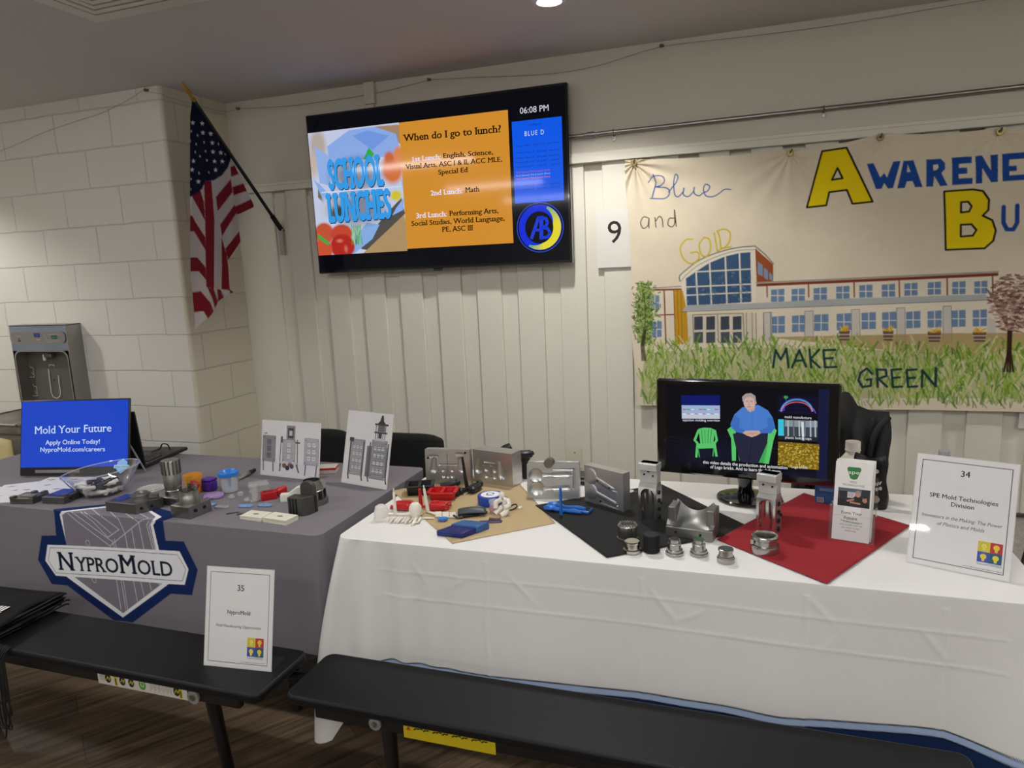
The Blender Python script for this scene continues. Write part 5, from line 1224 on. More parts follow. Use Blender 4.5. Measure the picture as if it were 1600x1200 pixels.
for k in range(14):
    a = 2 * pi * k / 14; m.box(w * .35 + .031 * cos(a), .04 + .031 * sin(a), .134, .004, .006, .05, DSTEEL, rz=a, bev=.001)
m.build('core', t)
t, w = local('mould_core', 'steel mould core with stepped rim and two bolt holes, nearest the cloth logo', 'mould core', (268, 808), (297, 812))
m = MB(); m.box(w * .5, .045, .021, w, .09, .042, STEEL, bev=.0012); m.prism([(w, 0), (w * 1.05, .09), (w, .09)], 0, .042, STEEL); m.build('block', t)
m = MB(); m.lathe([(.033, .042), (.033, .065), (.031, .068), (.030, .085), (.022, .085), (.02, .06), (0, .06)], STEEL, (w * .48, .045, 0), 28)
for a in (.4, 1.3, 2.2, 3.6, 5.2): m.box(w * .48 + .026 * cos(a), .045 + .026 * sin(a), .094, .008, .016, .018, STEEL, rz=a, bev=.002)
m.build('core', t)
bolt_holes(t, [(w * 1.0, .025, .024), (w * 1.0, .062, .024)], (1, 0, 0), .0065)
RED = mat('red_plastic', '#b3171c', .35, var=.06); WH = mat('off_white_plastic', '#dcd8cd', .45, var=.04)
def small(name, label, cat, px, py, z=T, yaw=0.0, group=None): return thing(name, label, cat, at(px, py, z), yaw, group)
t = small('red_stopper', 'small red plastic cap beside the stepped steel core', 'cap', 305, 778, yaw=.6); m = MB(); m.M = Matrix.Translation((0, 0, .045)) @ Matrix.Rotation(.5, 4, 'Y'); m.lathe([(0, -.016), (.018, -.016), (.018, .014), (.015, .017), (0, .017)], RED, n=8); m.build('cap', t); m = MB(); m.cyl((0, 0, 0), (0, 0, .03), .012, WH, n=12); m.build('stub', t)
ORG, PUR, LAV = mat('orange_plastic', '#d6952e', .4), mat('purple_plastic', '#4a2390', .35), mat('lavender_plastic', '#9c85b4', .4)
t = small('plastic_cup', 'small orange plastic cup with open rim', 'cup', 304, 769); m = MB(); m.lathe([(0, 0), (.028, 0), (.033, .056), (.034, .058), (.034, .07), (.031, .07), (.029, .06), (.026, .01), (0, .01)], ORG, n=8); m.build('cup', t, angle=20)
t = small('plastic_box', 'small purple plastic box beside the orange cup', 'box', 328, 766, yaw=-.1); m = MB(); m.box(0, 0, .02, .05, .04, .04, PUR, bev=.005); m.build('body', t); m = MB(); m.box(0, 0, .044, .052, .042, .009, PUR, bev=.003); m.build('lid', t)
t = small('lavender_disc', 'lavender ridged plastic lid lying flat', 'lid', 334, 777); m = MB(); m.lathe([(0, .017), (.03, .016), (.039, .011), (.04, .004), (.036, 0), (0, 0)], LAV, n=28, sy=.8); m.box(-.012, -.03, .007, .016, .012, .01, LAV, bev=.003); m.box(.014, -.028, .009, .014, .012, .01, LAV, bev=.003); m.build('lid', t)
t = small('specimen_cup', 'clear plastic cup with a blue lid and blue funnel', 'cup', 360, 768)
FROST = clear('frosted_clear', (.93, .95, .96), .7, .2, .22); BLUP = mat('sky_blue_plastic', '#2277cc', .35)
m = MB(); m.lathe([(0, .002), (.026, .002), (.029, .004), (.033, .066), (.0315, .066), (.027, .006), (0, .006)], FROST, n=28); m.build('cup', t)
m = MB(); m.lathe([(.037, .064), (.038, .064), (.038, .078), (.036, .08), (.03, .08), (.026, .074), (.01, .062), (.007, .05), (.005, .018), (0, .016)], BLUP, n=28); m.build('lid', t)
A, yw, w = on_table((372, 752), (398, 737)); t = thing('marker_pen', 'black and grey marker pen lying beside the blue-lidded cup', 'pen', A, yw)
m = MB(); m.cyl((0, 0, .008), (w * .72, 0, .008), .006, mat('grey_barrel', '#8b8680', .4), n=12, r1=.0075); m.build('barrel', t); m = MB(); m.cyl((w * .66, 0, .0085), (w, 0, .0085), .0088, BLACK, n=12, r1=.0075); m.build('cap', t)
CB = clear('clear_small_parts', (.95, .95, .94), 1, .06, .16)
for px, py, lab in ((362, 779, 'tiny heap-shaped clear moulding beside the lavender lid'), (386, 784, 'tiny clear moulding in front of the clear vial')):
    t = small('clear_moulding', lab, 'moulding', px, py, group='tiny clear mouldings'); m = MB()
    for k in range(9): a = k * .7; m.tube([(.012 * cos(a), .010 * sin(a), .003), (.006 * cos(a + 1), .006 * sin(a + 1), .009 + .0012 * k), (.012 * cos(a + 2), .01 * sin(a + 2), .004)], .0016, CB, n=5)
    m.ball((0, 0, .004), (.009, .008, .004), CB, 8); m.build('moulding', t)
t = small('clear_cube', 'small frosted plastic cube', 'cube', 376, 775, yaw=.3); MB().box(0, 0, .008, .016, .016, .016, FROST, bev=.002).build('cube', t)
A, yw, w = on_table((390, 771), (420, 766)); t = thing('vial_rack', 'clear rack of thin plastic tubes behind the red part', 'rack', A, yw); m = MB()
for r_ in range(2):
    for k in range(8): m.lathe([(.0035, 0), (.004, .03), (.0045, .034), (.005, .034)], CB, (w * (k + .5) / 8, .022 * r_, .002), 8)
m.box(w / 2, .011, .024, w + .006, .034, .0015, CB); m.box(w / 2, .011, .002, w + .006, .034, .0015, CB); m.build('rack', t)
t = small('clear_vial', 'clear upright plastic vial in front of the tube rack', 'vial', 399, 783); m = MB(); m.lathe([(0, .002), (.016, .002), (.017, .004), (.0125, .008), (.010, .055), (.0115, .06), (.0095, .06), (.009, .01), (0, .008)], CB, n=20); m.build('vial', t)
A, yw, w = on_table((409, 784), (432, 781)); t = thing('red_moulding', 'red plastic hinged part lying open on the grey cloth', 'moulding', A, yw + .25)
m = MB(); m.prism([(0, 0), (.055, -.004), (.06, .03), (.004, .035)], 0, .03, RED); m.build('left_cell', t, bev=.003); m = MB(); m.prism([(.058, .002), (.10, .028), (.098, .058), (.06, .034)], .004, .032, RED); m.build('right_cell', t, bev=.006)
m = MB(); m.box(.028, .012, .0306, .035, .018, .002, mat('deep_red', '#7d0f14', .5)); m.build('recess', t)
A, yw, w = on_table((438, 785), (462, 783)); t = thing('white_moulding', 'white angular plastic part beside the grey mould half', 'moulding', A, yw)
m = MB(); m.prism([(0, 0), (.05, 0), (.05, .03), (0, .03)], 0, .026, WH, [(0, .004), (.05, .004), (.05, .03), (0, .03)]); m.build('body', t, bev=.002); m = MB(); m.M = Matrix(((1, 0, 0, 0), (0, 0, -1, .03), (0, 1, 0, 0), (0, 0, 0, 1))); m.prism([(.02, .02), (.06, .048), (.08, .05), (.08, .02)], 0, .024, WH); m.build('fin', t, bev=.002)
TOOL = mat('matte_tool_steel', '#55544f', .45, .55, var=.12, vscale=25)
A, yw, w = on_table((451, 805), (473, 807)); t = thing('mould_half', 'dark grey steel mould half with a tall curved wall', 'mould block', A, yw)
m = MB(); m.box(w / 2, .02, .031, w, .04, .062, TOOL, bev=.001); m.build('lower_block', t)
m = MB(); pts = [(w, 0), (w + .012, .012), (w + .02, .035), (w + .02, .055), (w * .5, .055), (w * .5, .04), (w, .04)]; m.prism(pts, 0, .062, TOOL)
m.M = Matrix(((1, 0, 0, w * .45), (0, 0, -1, .06), (0, 1, 0, 0), (0, 0, 0, 1))); aw = (w * .55 + .02) / 2; arch = [(0, .0)] + [(aw - aw * cos(a), .085 + aw * .9 * sin(a)) for a in np.linspace(0, pi, 12)] + [(aw * 2, .0)]; m.prism(arch, 0, .02, TOOL); m.build('curved_wall', t, bev=.001)
m = MB()
for k in range(3): m.box(.010 + .012 * k, -.001, .030, .004, .004, .056, BLACK)
m.build('groove', t)
o = at(490, 786, T); t = thing('mould_ring', 'round polished steel mould bowl on a flanged base behind the grey half', 'mould core', o)
m = MB(); m.lathe([(0, .0), (.052, 0), (.052, .018), (.047, .02), (.04, .02), (.04, .05), (.038, .052), (.039, .055), (.030, .085), (.0285, .085), (.036, .055), (.034, .03), (0, .03)], STEEL, n=36); m.build('bowl', t)
m = MB()
for a in (-.3, .5): m.box(.043 * cos(a), .043 * sin(a), .036, .006, .012, .03, BLACK, rz=a, bev=.002)
m.build('slot', t)
t = small('clear_cup', 'small clear cup standing behind the steel bowl', 'cup', 500, 774); m = MB(); m.lathe([(0, .001), (.02, .001), (.026, .05), (.027, .05)], CB, n=20); m.build('cup', t)
SKY = clear('clear_blue_plastic', (.35, .6, .9), .8, .15, .55)
for px, py, mt, lab in ((327, 789, SKY, 'flat translucent blue moulding nearest the steel core'), (347, 793, CB, 'flat clear moulding between the blue ones'), (384, 792, SKY, 'flat translucent blue moulding, middle of the row'), (414, 791, SKY, 'flat translucent blue moulding nearest the card stacks')):
    t = small('flat_moulding', lab, 'moulding', px, py, yaw=.12, group='flat translucent mouldings'); m = MB()
    for k in range(3): m.lathe([(0, .006), (.009, .006), (.011, .003), (.010, 0), (0, 0)], mt, (-.016 + .016 * k, .004 * (k % 2), .001), 12)
    m.box(0, -.004, .003, .05, .012, .003, mt, bev=.001); m.build('moulding', t)
for px, py, lab in ((364, 802, 'short thin dark metal strip on the grey cloth, left one'), (380, 803, 'short thin dark metal strip touching the left card stack')):
    t = small('metal_strip', lab, 'strip', px, py, yaw=.72, group='dark metal strips'); MB().box(0, 0, .0012, .042, .009, .0022, DSTEEL).build('strip', t)
for pA, pB, n_, lab in (((375, 811), (408, 815), 3, 'stack of pale printed cards, left of two'), ((411, 816), (448, 821), 4, 'taller stack of pale printed cards, right of two')):
    A, yw, w = on_table(pA, pB)
    for k in range(n_):
        t = thing('printed_card', 'pale printed card number one from the bottom of the ' + ('left' if n_ == 3 else 'right') + ' stack', 'card', A + np.array([0, 0, .0012 + .0045 * k]), yw + .02 * ((k * 7) % 3 - 1), 'pale cards in two stacks')
        t['label'] = ['bottom', 'second', 'third', 'top'][k if k < n_ - 1 else 3] + ' pale card of the ' + ('left' if n_ == 3 else 'right') + ' card stack on the grey cloth'
        m = MB(); m.box(w / 2, .028, 0, w, .056, .0036, mat('card_stock', '#d9d6c6', .6)); m.build('card', t)
        I = Ink(); I.rect(.001, .001, w - .001, .055, '#dfdccb', 0); I.poly([(w / 2 - .014, .028), (w / 2, .036), (w / 2 + .014, .028), (w / 2, .02)], '#8b8a7c', 1); I.text('NyproMold', w / 2, .026, .004, '#55544c', 2); I.build('print', INK, t, Matrix.Translation((0, 0, .0019)))
t = small('playing_box', 'flat red and white box behind the landscape picture stand', 'box', 508, 737, yaw=.35); m = MB(); m.box(0, 0, .012, .1, .06, .024, mat('pale_card_box', '#c9c2b4', .5), bev=.001); m.build('box', t); m = MB(); m.box(0, -.001, .018, .101, .06, .008, RED); m.build('red_band', t)

# ------------------------------------------------------------------ black folding chairs behind the tables
def chair(label, loc_, yw, w=.46, top=.81, cover=None):
    t = thing('folding_chair', label, 'chair', loc_, yw)
    FAB = mat('black_fabric', '#09090a', .9, var=.3, vscale=40)
    m = MB(); rows = []
    for f in np.linspace(0, 1, 12):
        z = .45 + (top - .45) * f; hw = w / 2 * (1 if f < .85 else 1 - .06 * ((f - .85) / .15) ** 2)
        rows.append([(x * hw, -.02 * (1 - x * x) + .02 * f, z - (.02 * abs(x) ** 6 if f > .95 else 0)) for x in np.linspace(-1, 1, 13)])
    m.sheet(rows, FAB); m.build('backrest', t, solid=.03, angle=60)
    MB().box(0, .22, .44, w - .04, .4, .03, FAB, bev=.012).build('seat', t)
    for sx in (-1, 1):
        MB().tube([(sx * (w / 2 - .015), 0.02, top - .04), (sx * (w / 2 - .015), .0, .45), (sx * (w / 2 - .015), .36, .0)], .011, FRAME, n=8).build('leg', t)
        MB().tube([(sx * (w / 2 - .04), .36, .43), (sx * (w / 2 - .04), -.08, .0)], .011, FRAME, n=8).build('leg', t)
    return t
p = at(560, 668, .81); chair('black padded chair behind the grey table, left of two', (-2.0, 2.78, 0), radians(0), .42, .812)
p = at(640, 672, .81); chair('black padded chair behind the grey table, right of two', (-1.545, 2.80, 0), radians(0), .44, .802)

# ------------------------------------------------------------------ drawstring bags on the left bench
NYL = mat('black_nylon', '#080809', .7, var=.2, vscale=20, bump=.12, bscale=14, spec=.2)
for k in range(4):
    lab = ['bottom', 'second', 'third', 'top'][k] + ' black drawstring bag of the pile on the left bench'
    t = thing('drawstring_bag', lab, 'bag', (-2.44 + .008 * (k % 2), 1.46 - .004 * k, BZ + .004 + .0135 * k), radians(3 + 2 * (k % 2)), 'black drawstring bags on the bench')
    m = MB(); xs = np.linspace(-.2, .215, 26); ys = np.linspace(-.165, .165, 20); m.sheet([[(x + .012 * sin(y * 30 + k), y, .006 + .0035 * sin(x * 16) * cos(y * 13)  - (.004 if abs(y) > .16 else 0)) for x in xs] for y in ys], NYL)
    m.build('bag', t, solid=.010)
    m = MB()
    for j in range(2): m.tube(spline([(.20, -.15 + .015 * j, .004), (.215 + .004 * j, -.05, .006), (.222, .06, .004), (.228, .15, .006), (.235, .165, .003)], 5), .0032, MATTEB, n=6)
    m.build('drawcord', t)
    if k == 3:
        I = Ink()
        for j in range(5): I.rect(.09 + .0135 * j, .018, .099 + .0135 * j, .05, '#d9d8d6', 1)
        I.line([(.06, -.02), (.11, .0), (.14, .01), (.158, .012)], .004, '#d9d8d6', 1); I.line([(.07, -.045), (.12, -.02), (.11, -.008), (.14, .0)], .003, '#d9d8d6', 1)
        I.build('print', INK, t, Matrix.Translation((.0, -.02, .0175)) @ Matrix.Rotation(.0, 4, 'Z'))
t = thing('cord_bundle', 'tangle of black drawcords hanging over the front of the left bench', 'cord', (-2.155, 1.345, BZ))
for k in range(6):
    m = MB(); r1, r2 = rr.uniform(-.03, .02, 2), rr.uniform(.14, .3)
    m.tube(spline([(-.03 + .01 * k, .03, .008), (-.02 + .008 * k, .008, -.01), (r1[0], -.006, -.10), (r1[0] - .01, -.004, -r2), (r1[0] + .015, -.004, -r2 - .015), (r1[1] + .025, -.006, -.13), (.0 + .006 * k, -.002, -.02)], 6), .0026, MATTEB, n=6); m.build('cord', t)
# ================================================================== white table
def paper_quad(name, label, cat, quad, mt, thick=.0012, z=T, wave=0.0, fold=None):
    Q = [at(*p, z) for p in quad]; o = sum(Q) / 4; t = thing(name, label, cat, o); n = 36
    a, b, d, e = [q - o for q in Q]; P = []
    for v in np.linspace(0, 1, n):
        row = []
        for u in np.linspace(0, 1, n):
            p = (a * (1 - u) + b * u) * (1 - v) + (e * (1 - u) + d * u) * v
            row.append((p[0], p[1], .0016 + wave * (sin(u * 9 + v * 5) + sin(v * 11)) * .5 + (fold or 0) * (math.exp(-((u - .5) / .012) ** 2) + math.exp(-((v - .5) / .012) ** 2))))
        P.append(row)
    MB().sheet(P, mt).build(name.split('_')[-1], t, solid=thick)
    return t
paper_quad('kraft_sheet', 'brown kraft paper square under the trays and toys', 'paper', ((707, 850), (868, 818), (792, 735), (612, 767)), mat('kraft_paper', '#b09a72', .7, var=.05, vscale=4, bump=.1, bscale=20), .0006, wave=.0006)
paper_quad('black_napkin', 'black cloth square spread under the mould halves and steel caps', 'cloth', ((948, 872), (1181, 829), (1033, 757), (836, 790)), mat('black_napkin_cloth', '#121213', .92, var=.12, vscale=60), .0012, z=T + .0014, wave=.0008, fold=.0008)
paper_quad('red_napkin', 'red cloth square spread under the brochure stand', 'cloth', ((1292, 913), (1422, 822), (1256, 771), (1120, 843)), mat('red_napkin_cloth', '#8e0f1c', .9, var=.08, vscale=40), .0012, z=T + .0030, wave=.0008, fold=.0008)

# --- machined plates with cavities
def plate_mould(name, label, pA, pB, h, d, depth, nx=130, ny=90, mt=None, yaw=None, w=None, lean=0.0, wall=None, cat='mould block'):
    A, yw, ww = on_table(pA, pB); w = w or ww; yw = yw if yaw is None else radians(yaw)
    t = thing(name, label, cat, A, yw); mt = mt or ALU
    M = Matrix.Translation((0, .0, .0015)) @ Matrix.Rotation(-radians(lean), 4, 'X')
    u, v = np.meshgrid(np.linspace(0, w, nx), np.linspace(0, h, ny)); dep = depth(u, v, w, h)
    m = MB(); m.M = M
    m.sheet(np.stack([u, dep, v], -1), mt)
    m.add([(0, 0, 0), (w, 0, 0), (w, d, 0), (0, d, 0), (0, 0, h), (w, 0, h), (w, d, h), (0, d, h)], [[0, 1, 2, 3], [4, 5, 6, 7], [0, 3, 7, 4], [1, 2, 6, 5], [2, 3, 7, 6]], mt)
    m.build('plate', t, angle=28)
    return t, M, w
def dish(u, v, cx, cy, r, dp): q = np.clip(1 - ((u - cx) ** 2 + (v - cy) ** 2) / r ** 2, 0, 1); return dp * np.sqrt(q)
def groove(u, v, a, b, r, dp, r2=None):
    ax, ay = a; bx, by = b; L = (bx - ax) ** 2 + (by - ay) ** 2; s = np.clip(((u - ax) * (bx - ax) + (v - ay) * (by - ay)) / L, 0, 1)
    R_ = r + ((r2 or r) - r) * s; q = np.clip(1 - ((u - ax - s * (bx - ax)) ** 2 + (v - ay - s * (by - ay)) ** 2) / R_ ** 2, 0, 1); return dp * np.sqrt(q)
def mx(*a):
    r_ = a[0]
    for q in a[1:]: r_ = np.maximum(r_, q)
    return r_
def dA(u, v, w, h):
    s = w / 1.0; p = lambda x, y: (x * w, y * h)
    return mx(*[groove(u, v, p(x, .72), p(x + e, .42), .05 * w, .006, .075 * w) for x, e in ((.2, -.02), (.78, .05))], *[dish(u, v, x * w, y * h, .04 * w, .004) for x, y in ((.4, .40), (.6, .40), (.4, .24), (.6, .24), (.5, .23))],
              groove(u, v, p(.5, .85), p(.5, .25), .008 * w, .003), groove(u, v, p(.32, .56), p(.7, .56), .02 * w, .003), groove(u, v, p(.12, .80), p(.26, .80), .04 * w, .004), groove(u, v, p(.72, .86), p(.82, .86), .04 * w, .004))
t, M, w = plate_mould('aluminium_mould', 'square aluminium mould plate with lamp-shaped cavities, leftmost of the bright blocks', (666, 757), (742, 753), .132, .035, dA, lean=4, yaw=8, w=.172)
bolt_holes(t, [(.012, 0, .1), (.155, 0, .12)], (0, -1, 0), .004, M, 'dowel_hole')
def dB(u, v, w, h):
    p = lambda x, y: (x * w, y * h)
    return mx(groove(u, v, p(.16, .72), p(.14, .40), .04 * w, .009, .095 * w), groove(u, v, p(.68, .70), p(.74, .32), .05 * w, .008, .095 * w), *[dish(u, v, x * w, y * h, .045 * w, .006) for x, y in ((.34, .42), (.55, .42), (.34, .22), (.55, .22))],
              groove(u, v, p(.45, .72), p(.45, .2), .008 * w, .003), groove(u, v, p(.26, .56), p(.62, .56), .008 * w, .003), groove(u, v, p(.3, .66), p(.55, .66), .02 * w, .003), groove(u, v, p(.34, .22), p(.55, .22), .008 * w, .003))
plate_mould('aluminium_mould', 'thick aluminium mould block with bell-shaped cavities and four small dishes', (741, 753), (806, 766), .125, .062, dB, w=.172, yaw=-13)
def dC(u, v, w, h):
    p = lambda x, y: (x * w, y * h)
    return mx(dish(u, v, .17 * w, .66 * h, .14 * w, .010), groove(u, v, p(.3, .68), p(.52, .68), .05 * w, .006, .035 * w), groove(u, v, p(.5, .68), p(.8, .70), .05 * w, .007, .055 * w), dish(u, v, .19 * w, .28 * h, .145 * w, .010), groove(u, v, p(.32, .28), p(.55, .30), .05 * w, .006, .035 * w), groove(u, v, p(.52, .30), p(.78, .32), .05 * w, .007, .055 * w),
              groove(u, v, p(.9, .30), p(.9, .86), .022 * w, .004), groove(u, v, p(.78, .32), p(.9, .32), .014 * w, .003), groove(u, v, p(.8, .70), p(.9, .70), .014 * w, .003), groove(u, v, p(.5, .86), p(.9, .86), .012 * w, .002))
t, M, w = plate_mould('aluminium_mould', 'aluminium mould plate with two spoon-shaped cavities and a notch in its top edge', (824, 779), (903, 779), .118, .038, dC, lean=8, yaw=8, w=.180)
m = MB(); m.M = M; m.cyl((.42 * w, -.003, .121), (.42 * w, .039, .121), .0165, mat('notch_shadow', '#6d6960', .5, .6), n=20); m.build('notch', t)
m = MB(); m.M = M; m.box(.2 * w, .019, .122, .36 * w, .036, .010, ALU); m.box(.77 * w, .019, .122, .46 * w, .036, .010, ALU); m.build('top_rail', t, bev=.001)
def dD(u, v, w, h):
    p = lambda x, y: (x * w, y * h)
    f = lambda u, v: mx(dish(u, v, .17 * w, .73 * h, .17 * w, .010), groove(u, v, p(.3, .70), p(.75, .52), .05 * w, .006, .05 * w), dish(u, v, .17 * w, .33 * h, .17 * w, .010), groove(u, v, p(.3, .32), p(.78, .17), .05 * w, .006, .05 * w))
    return -.55 * f(u, v) + mx(groove(u, v, p(.85, .14), p(.85, .52), .02 * w, .003), groove(u, v, p(.4, .10), p(.85, .05), .015 * w, .003), groove(u, v, p(.75, .52), p(.85, .50), .02 * w, .003))
t, M, w = plate_mould('aluminium_mould', 'angled grey aluminium mould plate with two raised spoon shapes', (914, 784), (966, 800), .128, .034, dD, w=.165, yaw=-29, mt=mat('grey_aluminium', (.46, .46, .45), .35, .85, var=.2, vscale=10))
bolt_holes(t, [(.012, 0, .09), (.06, 0, .085), (.11, 0, .07), (.012, 0, .04), (.07, 0, .016)], (0, -1, 0), .0035, M, 'dowel_hole')

# --- bottle mould halves
SAT = mat('satin_aluminium', (.62, .62, .61), .55, .6, var=.08)
def bottle_half(label, pA, pB, h, w, d, yaw):
    A, yw, _ = on_table(pA, pB); t = thing('bottle_mould_half', label, 'mould block', A, radians(yaw)); hb = h * .60
    u, v = np.meshgrid(np.linspace(0, w, 60), np.linspace(0, hb, 110)); dep = np.zeros_like(u)
    rr_ = np.where(v > hb * .78, .36 * w * np.sqrt(np.clip(1 - ((v - hb * .78) / (.18 * hb)) ** 2, 0, 1)), .36 * w * (1 - .06 * np.sin(v * 90) * (v < hb * .4)))
    q = np.clip(1 - ((u - w / 2) / np.maximum(rr_, 1e-4)) ** 2, 0, 1); dep = .30 * w * np.sqrt(q) * (rr_ > .002)
    m = MB(); m.sheet(np.stack([u, dep, v], -1), mat('mould_mirror', (.62, .61, .59), .14, 1, var=.06))
    m.add([(0, 0, 0), (w, 0, 0), (w, d, 0), (0, d, 0), (0, 0, hb), (w, 0, hb), (w, d, hb), (0, d, hb)], [[4, 5, 6, 7], [0, 3, 7, 4], [1, 2, 6, 5], [2, 3, 7, 6]], ALU); m.build('cavity_block', t, angle=40)
    m = MB(); m.add([(0, 0, hb), (w, 0, hb), (w, d * .9, hb), (0, d * .9, hb), (w * .02, d * .22, hb + .012), (w * .98, d * .22, hb + .012), (w * .98, d * .9, hb + .012), (w * .02, d * .9, hb + .012)], [[0, 1, 5, 4], [4, 5, 6, 7], [1, 2, 6, 5], [0, 4, 7, 3], [2, 3, 7, 6]], ALU)
    m.box(w / 2, d * .56, hb + .012 + (h - hb - .012) / 2, w * .96, d * .66, h - hb - .012, SAT, bev=.001); m.box(w / 2, d * .46, h - .011, w * 1.02, d * .94, .022, SAT, bev=.0015); m.build('head', t)
    bolt_holes(t, [(w * .52, d * .23, hb + .05)], (0, -1, 0), .0042); bolt_holes(t, [(w * .28, d * .23, hb + .038), (w * .76, d * .23, hb + .036)], (0, -1, 0), .0028)
    bolt_holes(t, [(w, d * .45, hb * k) for k in (.15, .38, .62, .85)], (1, 0, 0), .0065); bolt_holes(t, [(w, d * .8, hb * .5)], (1, 0, 0), .004)
    return t
bottle_half('upright bottle mould half on the black cloth', (998, 814), (1020, 818), .185, .058, .045, -14)
bottle_half('upright bottle mould half on the red cloth, in front of the video monitor', (1181, 832), (1208, 838), .178, .055, .05, -22)
t, w = local('saddle_mould', 'wide grey steel saddle mould with a curved scooped top', 'mould block', (1040, 838), (1118, 849), yaw=-.16)
SAD = mat('blasted_steel', (.28, .275, .26), .48, 1, var=.12); w = .135; d = .085
m = MB(); m.box(w / 2, d / 2, .016, w, d, .032, SAD, bev=.002)
m.build('base', t)
m = MB(); u, v = np.meshgrid(np.linspace(0, w, 50), np.linspace(0, 1, 24)); xc = (u - w / 2) / (w / 2); inn = np.clip(1 - (xc / .74) ** 2, 0, 1)
y = .008 + v * (d - .012) ; top = .032 + .058 * v ** 1.2 ; z = top - .030 * inn * v - .006 * inn * np.sin(v * pi); z = np.where(np.abs(xc) > .8, .034 + .050 * v, z); y = y + .012 * inn * np.sin(v * pi * .9)
m.sheet(np.stack([u, y, z], -1), SAD); zz = z[-1]
m.sheet(np.stack([np.stack([u[-1], y[-1], zz], -1), np.stack([u[-1], y[-1], np.full(50, .03)], -1)]), SAD)
for k in (0, -1): m.sheet(np.stack([np.stack([u[:, k], y[:, k], z[:, k]], -1), np.stack([u[:, k], y[:, k], np.full(24, .03)], -1)]), SAD)
m.build('saddle', t, angle=40)
for x in (.012, w - .012): MB().box(x, d * .62, .058, .022, d * .72, .052, SAD, bev=.002).build('cheek', t)
bolt_holes(t, [(.03, 0, .018), (w - .035, 0, .018)], (0, -1, 0), .0035)

# --- turned steel cap cores
def turned(name, label, px, py, prof, mt=CHROME, cat='mould core', n=30, z=T + .002, extra=None):
    t = thing(name, label, cat, at(px, py, z)); MB().lathe([(r * .001, h * .001) for r, h in prof], mt, n=n).build('turned_body', t, angle=25)
    if extra: extra(t)
    return t
def teeth(r_, z_, n_, mt=CHROME, s=.004):
    def f(t):
        m = MB()
        for k in range(n_): a = 2 * pi * k / n_; m.box(r_ * cos(a), r_ * sin(a), z_, s, s * .6, s, mt, rz=a)
        m.build('teeth', t)
    return f
turned('core_ring', 'steel ring with a toothed rim on the black cloth, back left of the small cores', 981, 842, ((0, 0), (31, 0), (31, 6), (28, 8), (28.5, 10), (28.5, 42), (27, 44), (19, 44), (18, 34), (0, 34)), extra=teeth(.023, .046, 18))
turned('cap_core', 'short stepped steel core on the black cloth beside the black cap', 988, 862, ((0, 0), (23, 0), (25, 4), (25, 9), (20, 11), (19, 24), (22, 26), (22, 30), (19, 32), (0, 32)), mat('warm_steel', (.52, .50, .46), .18, 1))
turned('ridged_closure', 'black ridged plastic cap on the front corner of the black cloth', 1018, 861, ((0, 0), (21, 0), (22, 3), (22, 48), (20.5, 50), (15, 50), (0, 49.5)), MATTEB, 'cap', extra=lambda t: (lambda m: [m.box(.022 * cos(a), .022 * sin(a), .025, .002, .0022, .044, MATTEB, rz=a) for a in np.linspace(0, 2 * pi, 40, endpoint=False)] and m.build('ridge', t))(MB()))
core = ((0, 0), (23, 0), (24.5, 2), (24.5, 8), (21, 9), (22, 11), (22, 15), (18, 16), (18, 31), (16.5, 33), (16.5, 35), (15, 36), (15.5, 44), (13, 46), (0, 46))
turned('cap_core', 'stepped steel cap core on the white cloth, left of the front pair', 1054, 866, core, z=T)
turned('cap_core', 'stepped steel cap core on the white cloth, right of the front pair', 1092, 867, core, z=T)
turned('cap_core', 'small steel core with a dark flat top, rightmost in the front row', 1134, 878, ((0, 0), (22, 0), (23, 2), (23, 12), (20, 13), (21, 17), (18, 19), (17, 32), (20, 33), (20, 37), (18, 38), (0, 38)), z=T, extra=lambda t: MB().lathe([(0, .0383), (.0165, .0383), (.0165, .039), (0, .039)], DSTEEL, n=24).build('dark_top', t))
turned('core_ring', 'large open steel ring core at the front of the red cloth', 1195, 863, ((0, 8), (26, 8), (25, 44), (27, 50), (33, 50), (34.5, 48), (34.5, 41), (31, 38), (31, 26), (36, 24), (37, 20), (37, 5), (35, 0), (0, 0)), extra=lambda t: (lambda m: (m.box(-.0325, -.012, .034, .008, .012, .012, CHROME), m.build('key', t)))(MB()))

